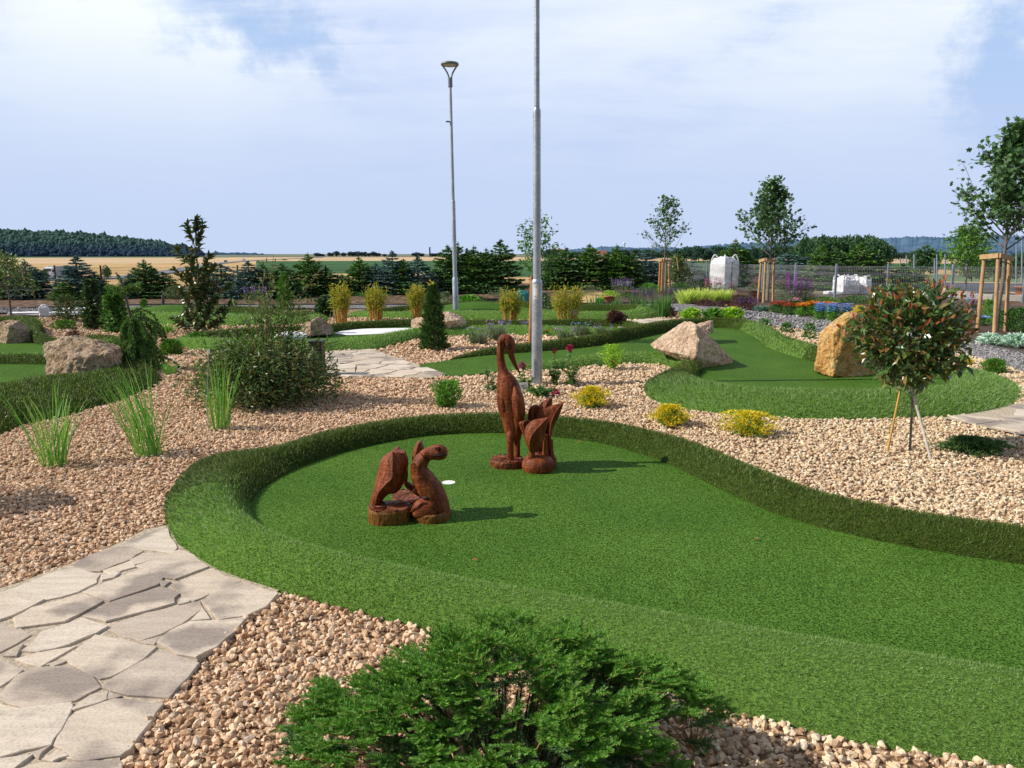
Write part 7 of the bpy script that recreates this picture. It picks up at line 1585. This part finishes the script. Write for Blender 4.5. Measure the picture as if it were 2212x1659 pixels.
def car(label, u, mat, van):
    t = thing('van' if van else 'car', label, 'van' if van else 'car', (0, 0, 0))
    body = [(-2.3, .35), (2.4, .35), (2.5, .9), (1.7, 1.15), (1.0, 1.95), (-2.3, 2.0)] if van else [(-2.1, .3), (2.1, .3), (2.15, .75), (1.1, .95), (.5, 1.45), (-1.3, 1.48), (-2.1, 1.0)]
    extr(MB(), body, 1.85, 1.7).build('body', M[mat], t); mb = MB(); zt_ = 1.9 if van else 1.42
    bar(mb, ((1.66, 0, 1.22) if van else (1.06, 0, 1.0)), ((1.06, 0, 1.9) if van else (.56, 0, 1.42)), 1.6, .03); mb.build('windscreen', M['glass'], t)
    for s in (-1, 1): mb = MB(); box(mb, (.2, s * .93, zt_ - .3), (1.5, .02, .38)); mb.build('side_window', M['glass'], t)
    for x in (1.4, -1.4):
        for s in (-1, 1): wheel((x, s * .8, .33), .33, t, None)
    place(t, u); return t
car('dark car on the distant road right of the tall magnolia', 500, 'car_dark', False); car('white van on the distant road behind the blue-grey spruce', 537, 'car_white', True)
def dtree(seed, h=8.0, w=7.0, n=1500, mat=None):
    r = rs(seed); tr, cr = MB(), MB(); tube(tr, [(0, 0, -.3), (0, 0, h * .5)], [.22, .12], 6); C = []
    for i in range(11): a, q = r.uniform(0, 6.28), math.sqrt(r.uniform()) * w * .34; z = h * r.uniform(.3, .8); C.append((q * math.cos(a), q * math.sin(a), z, w * r.uniform(.15, .26)))
    C.append((0, 0, h * .78, w * .22)); C = np.array(C); k = r.integers(0, len(C), n); d = rdir(r, n, .15); rad = r.uniform(.65, 1.05, n)
    P = C[k, :3] + d * (C[k, 3] * rad)[:, None]; P[:, 2] = np.clip(P[:, 2], h * .06, None); leaves(cr, P, d + r.normal(size=(n, 3)) * .7, h * .085, h * .06, LEAF4, 0, jit=1, r=r); return tr, cr
FM['far_tree'] = leafmat('far_tree_leaf', [(.018, .040, .034), (.030, .062, .046), (.045, .085, .055)], .12, .8, .1)
FM['horizon_tree'] = leafmat('horizon_tree_leaf', [(.022, .045, .062), (.032, .060, .075), (.045, .078, .085)], .1, .9, .1)
FM['wood_tree'] = leafmat('wood_tree_leaf', [(.020, .048, .026), (.036, .078, .036), (.062, .115, .048)], .15, .7, .2)
DV = {}
def far_tree(kind, u, d, vt, hw, label, group, cat='tree', zlift=0):
    a = math.atan((u - CX) / FPX); x, y = d * math.sin(a), d * math.cos(a); z = float(TZ(d)) + zlift; top = CAM_H + (548 - vt) / FPX * y; h = max(1.5, top - z); w = 2 * hw * y / FPX; v = (kind, int(abs(u * 7)) % 3)
    if v not in DV:
        t = thing('broadleaf_tree', label, cat, (0, 0, 0), group); tr, cr = dtree(hash(kind) % 1 + 400 + v[1] * 3 + len(kind)); tr.build('trunk', M['bark'], t); cr.build('crown', FM[kind], t); DV[v] = t; t.location = (x, y, z); t.scale = (w / 6.2, w / 6.2, h / 8.0); t.rotation_euler = (0, 0, u)
        return t
    return dup(DV[v], (x, y, z), u, (w / 6.2, w / 6.2, h / 8.0), label, group)
for u, vt, hw in [(689, 546, 5), (697, 547, 4), (703, 548, 4), (717, 545, 5), (723, 546, 5), (732.5, 542, 8), (747, 545, 6), (762, 543, 7), (768, 544, 6), (776, 543, 7), (786, 544, 7), (794, 544, 6), (802, 546, 5), (810.5, 543, 7), (816, 546, 5), (822, 546, 5), (834, 548, 5), (850, 546, 5), (856, 547, 4)]:
    far_tree('horizon_tree', u, 1250, vt, hw, 'small dark round tree in the broken horizon row left of the distant chimney', 'trees on the horizon left of centre')
for u, vt, hw in [(897, 546, 6), (905, 545, 6), (913, 547, 6), (935, 547, 7), (943, 547, 7), (953, 546, 7), (960, 547, 6), (1040, 546, 8), (1056, 547, 8), (1100, 546, 8)]:
    far_tree('horizon_tree', u, 1280, vt, hw, 'small dark tree on the horizon near the distant chimney', 'trees on the horizon near the chimney')
r = rs(66)
for i in range(34):
    u = 1180 + i * 8.4 + r.uniform(-3, 3); far_tree('far_tree', u, 820 + r.uniform(-60, 120), r.uniform(538, 546), r.uniform(8, 13), 'dark tree in the far tree belt just right of the front lamp post', 'belt of trees right of the front lamp post')
for i in range(30):
    u = 1462 + i * 9.0 + r.uniform(-3, 3); far_tree('far_tree', u, 640 + r.uniform(-50, 80), r.uniform(531, 540), r.uniform(11, 16), 'dark tree in the belt of trees behind the white bulk bag', 'belt of trees behind the white bulk bag')
for i in range(26):
    u = 1722 + (i % 13) * 14.6 + r.uniform(-5, 5); far_tree('wood_tree', u, 330 + (i // 13) * 30 + r.uniform(-10, 10), np.interp(u, [1715, 1745, 1800, 1850, 1880, 1920], [530, 508, 508, 506, 512, 528]) + r.uniform(0, 6), r.uniform(17, 25), 'big dark tree of the dense copse right of the middle staked maple', 'copse right of the middle staked maple')
far_tree('wood_tree', 1729, 300, 505, 12, 'single taller round tree at the left end of the copse', None)
far_tree('wood_tree', 1987, 210, 530, 29, 'lone round dark tree in the field between the copse and the biggest maple', None)
for i in range(9):
    u = 2090 + i * 24; far_tree('wood_tree', u, 120 + r.uniform(-8, 20), r.uniform(538, 560), r.uniform(16, 24), 'bushy green tree in the background behind the biggest maple', 'background trees behind the biggest maple')
for i in range(12):
    u = 1925 + i * 15; far_tree('far_tree', u, 760 + r.uniform(-40, 40), r.uniform(543, 547), r.uniform(8, 12), 'distant small tree below the far hill at the right', 'distant trees below the far hill at the right')
for u, vt, hw, lb in [(86, 577, 13, 'roadside bush left of the white truck, farther one'), (104, 582, 12, 'roadside bush touching the front of the white truck'), (237, 572, 10, 'lone round bush in the wheat right of the white truck')]: far_tree('wood_tree', u, 236, vt, hw, lb, 'bushes along the road', 'bush')
def far_loc(u, d): p = far_pt(u, d); return p
p = far_loc(931, 1300); mb = MB(); hgt = 16.5; lathe(mb, p - [0, 0, 1], [(1.5, 0), (1.1, hgt - .8), (1.3, hgt - .6), (1.3, hgt + .4), (1.0, hgt + .4)], 14); solo(mb, 'chimney', flat('far_brick', (.10, .11, .14), .9, .1, 2), 'thin dark factory chimney on the horizon left of the distant lamp post', 'chimney', p)
p = far_loc(1345, 1750); t = thing('water_tower', 'small pale water tower with a ball tank on the right horizon', 'water tower', p); hz_ = CAM_H + (548 - 524) / FPX * 1750 - p[2]
lathe(MB(), p, [(1.3, -1), (1.1, hz_ - 6), (1.2, hz_ - 5)], 14).build('shaft', M['trailer'], t); lathe(MB(), p + [0, 0, hz_ - 5.2], [(1.2, 0), (2.6, 1.2), (3.0, 2.6), (2.4, 4.2), (1.0, 5.0), (.3, 5.4)], 18).build('tank', M['car_white'], t)
M['plaster'] = flat('house_plaster', (.55, .52, .48), .9, .08, 1); M['tiles'] = flat('roof_tiles', (.30, .10, .06), .85, .2, 2)
for u, d, w, h, lb in [(1297, 760, 9, 4.2, 'white-walled house with a red roof among the trees right of the front lamp post'), (1203, 980, 12, 4.5, 'distant red-roofed house just right of the young staked tree'), (1214, 990, 9, 4, 'smaller red-roofed house beside the distant one')]:
    p = far_loc(u, d); t = thing('house', lb, 'house', p, 'houses in the distance'); base = 545.5 if d > 900 else 553; z0 = CAM_H + (548 - (558 if d < 900 else 551)) / FPX * d
    mb = MB(); box(mb, (p[0], p[1], (z0 + p[2]) / 2 + h / 2 - .5), (w, 7, z0 - p[2] + h + 1)); mb.build('wall', M['plaster'], t)
    zt_ = z0 + h; mb = MB(); x0_, x1_, y0_, y1_ = p[0] - w / 2 - .4, p[0] + w / 2 + .4, p[1] - 4, p[1] + 4; V = [(x0_, y0_, zt_), (x1_, y0_, zt_), (x1_, y1_, zt_), (x0_, y1_, zt_), (x0_, p[1], zt_ + 3.2), (x1_, p[1], zt_ + 3.2)]
    mb.add(V, [(0, 1, 5, 4), (2, 3, 4, 5), (0, 4, 3), (1, 2, 5), (0, 3, 2, 1)]); mb.build('roof', M['tiles'], t)
    for i in (-1, 1): mb = MB(); box(mb, (p[0] + i * w * .25, p[1] - 3.51, z0 + h * .55), (1.2, .04, 1.3)); mb.build('window', M['glass'], t)
for o in sc.objects:
    if '_o' in o: del o['_o']
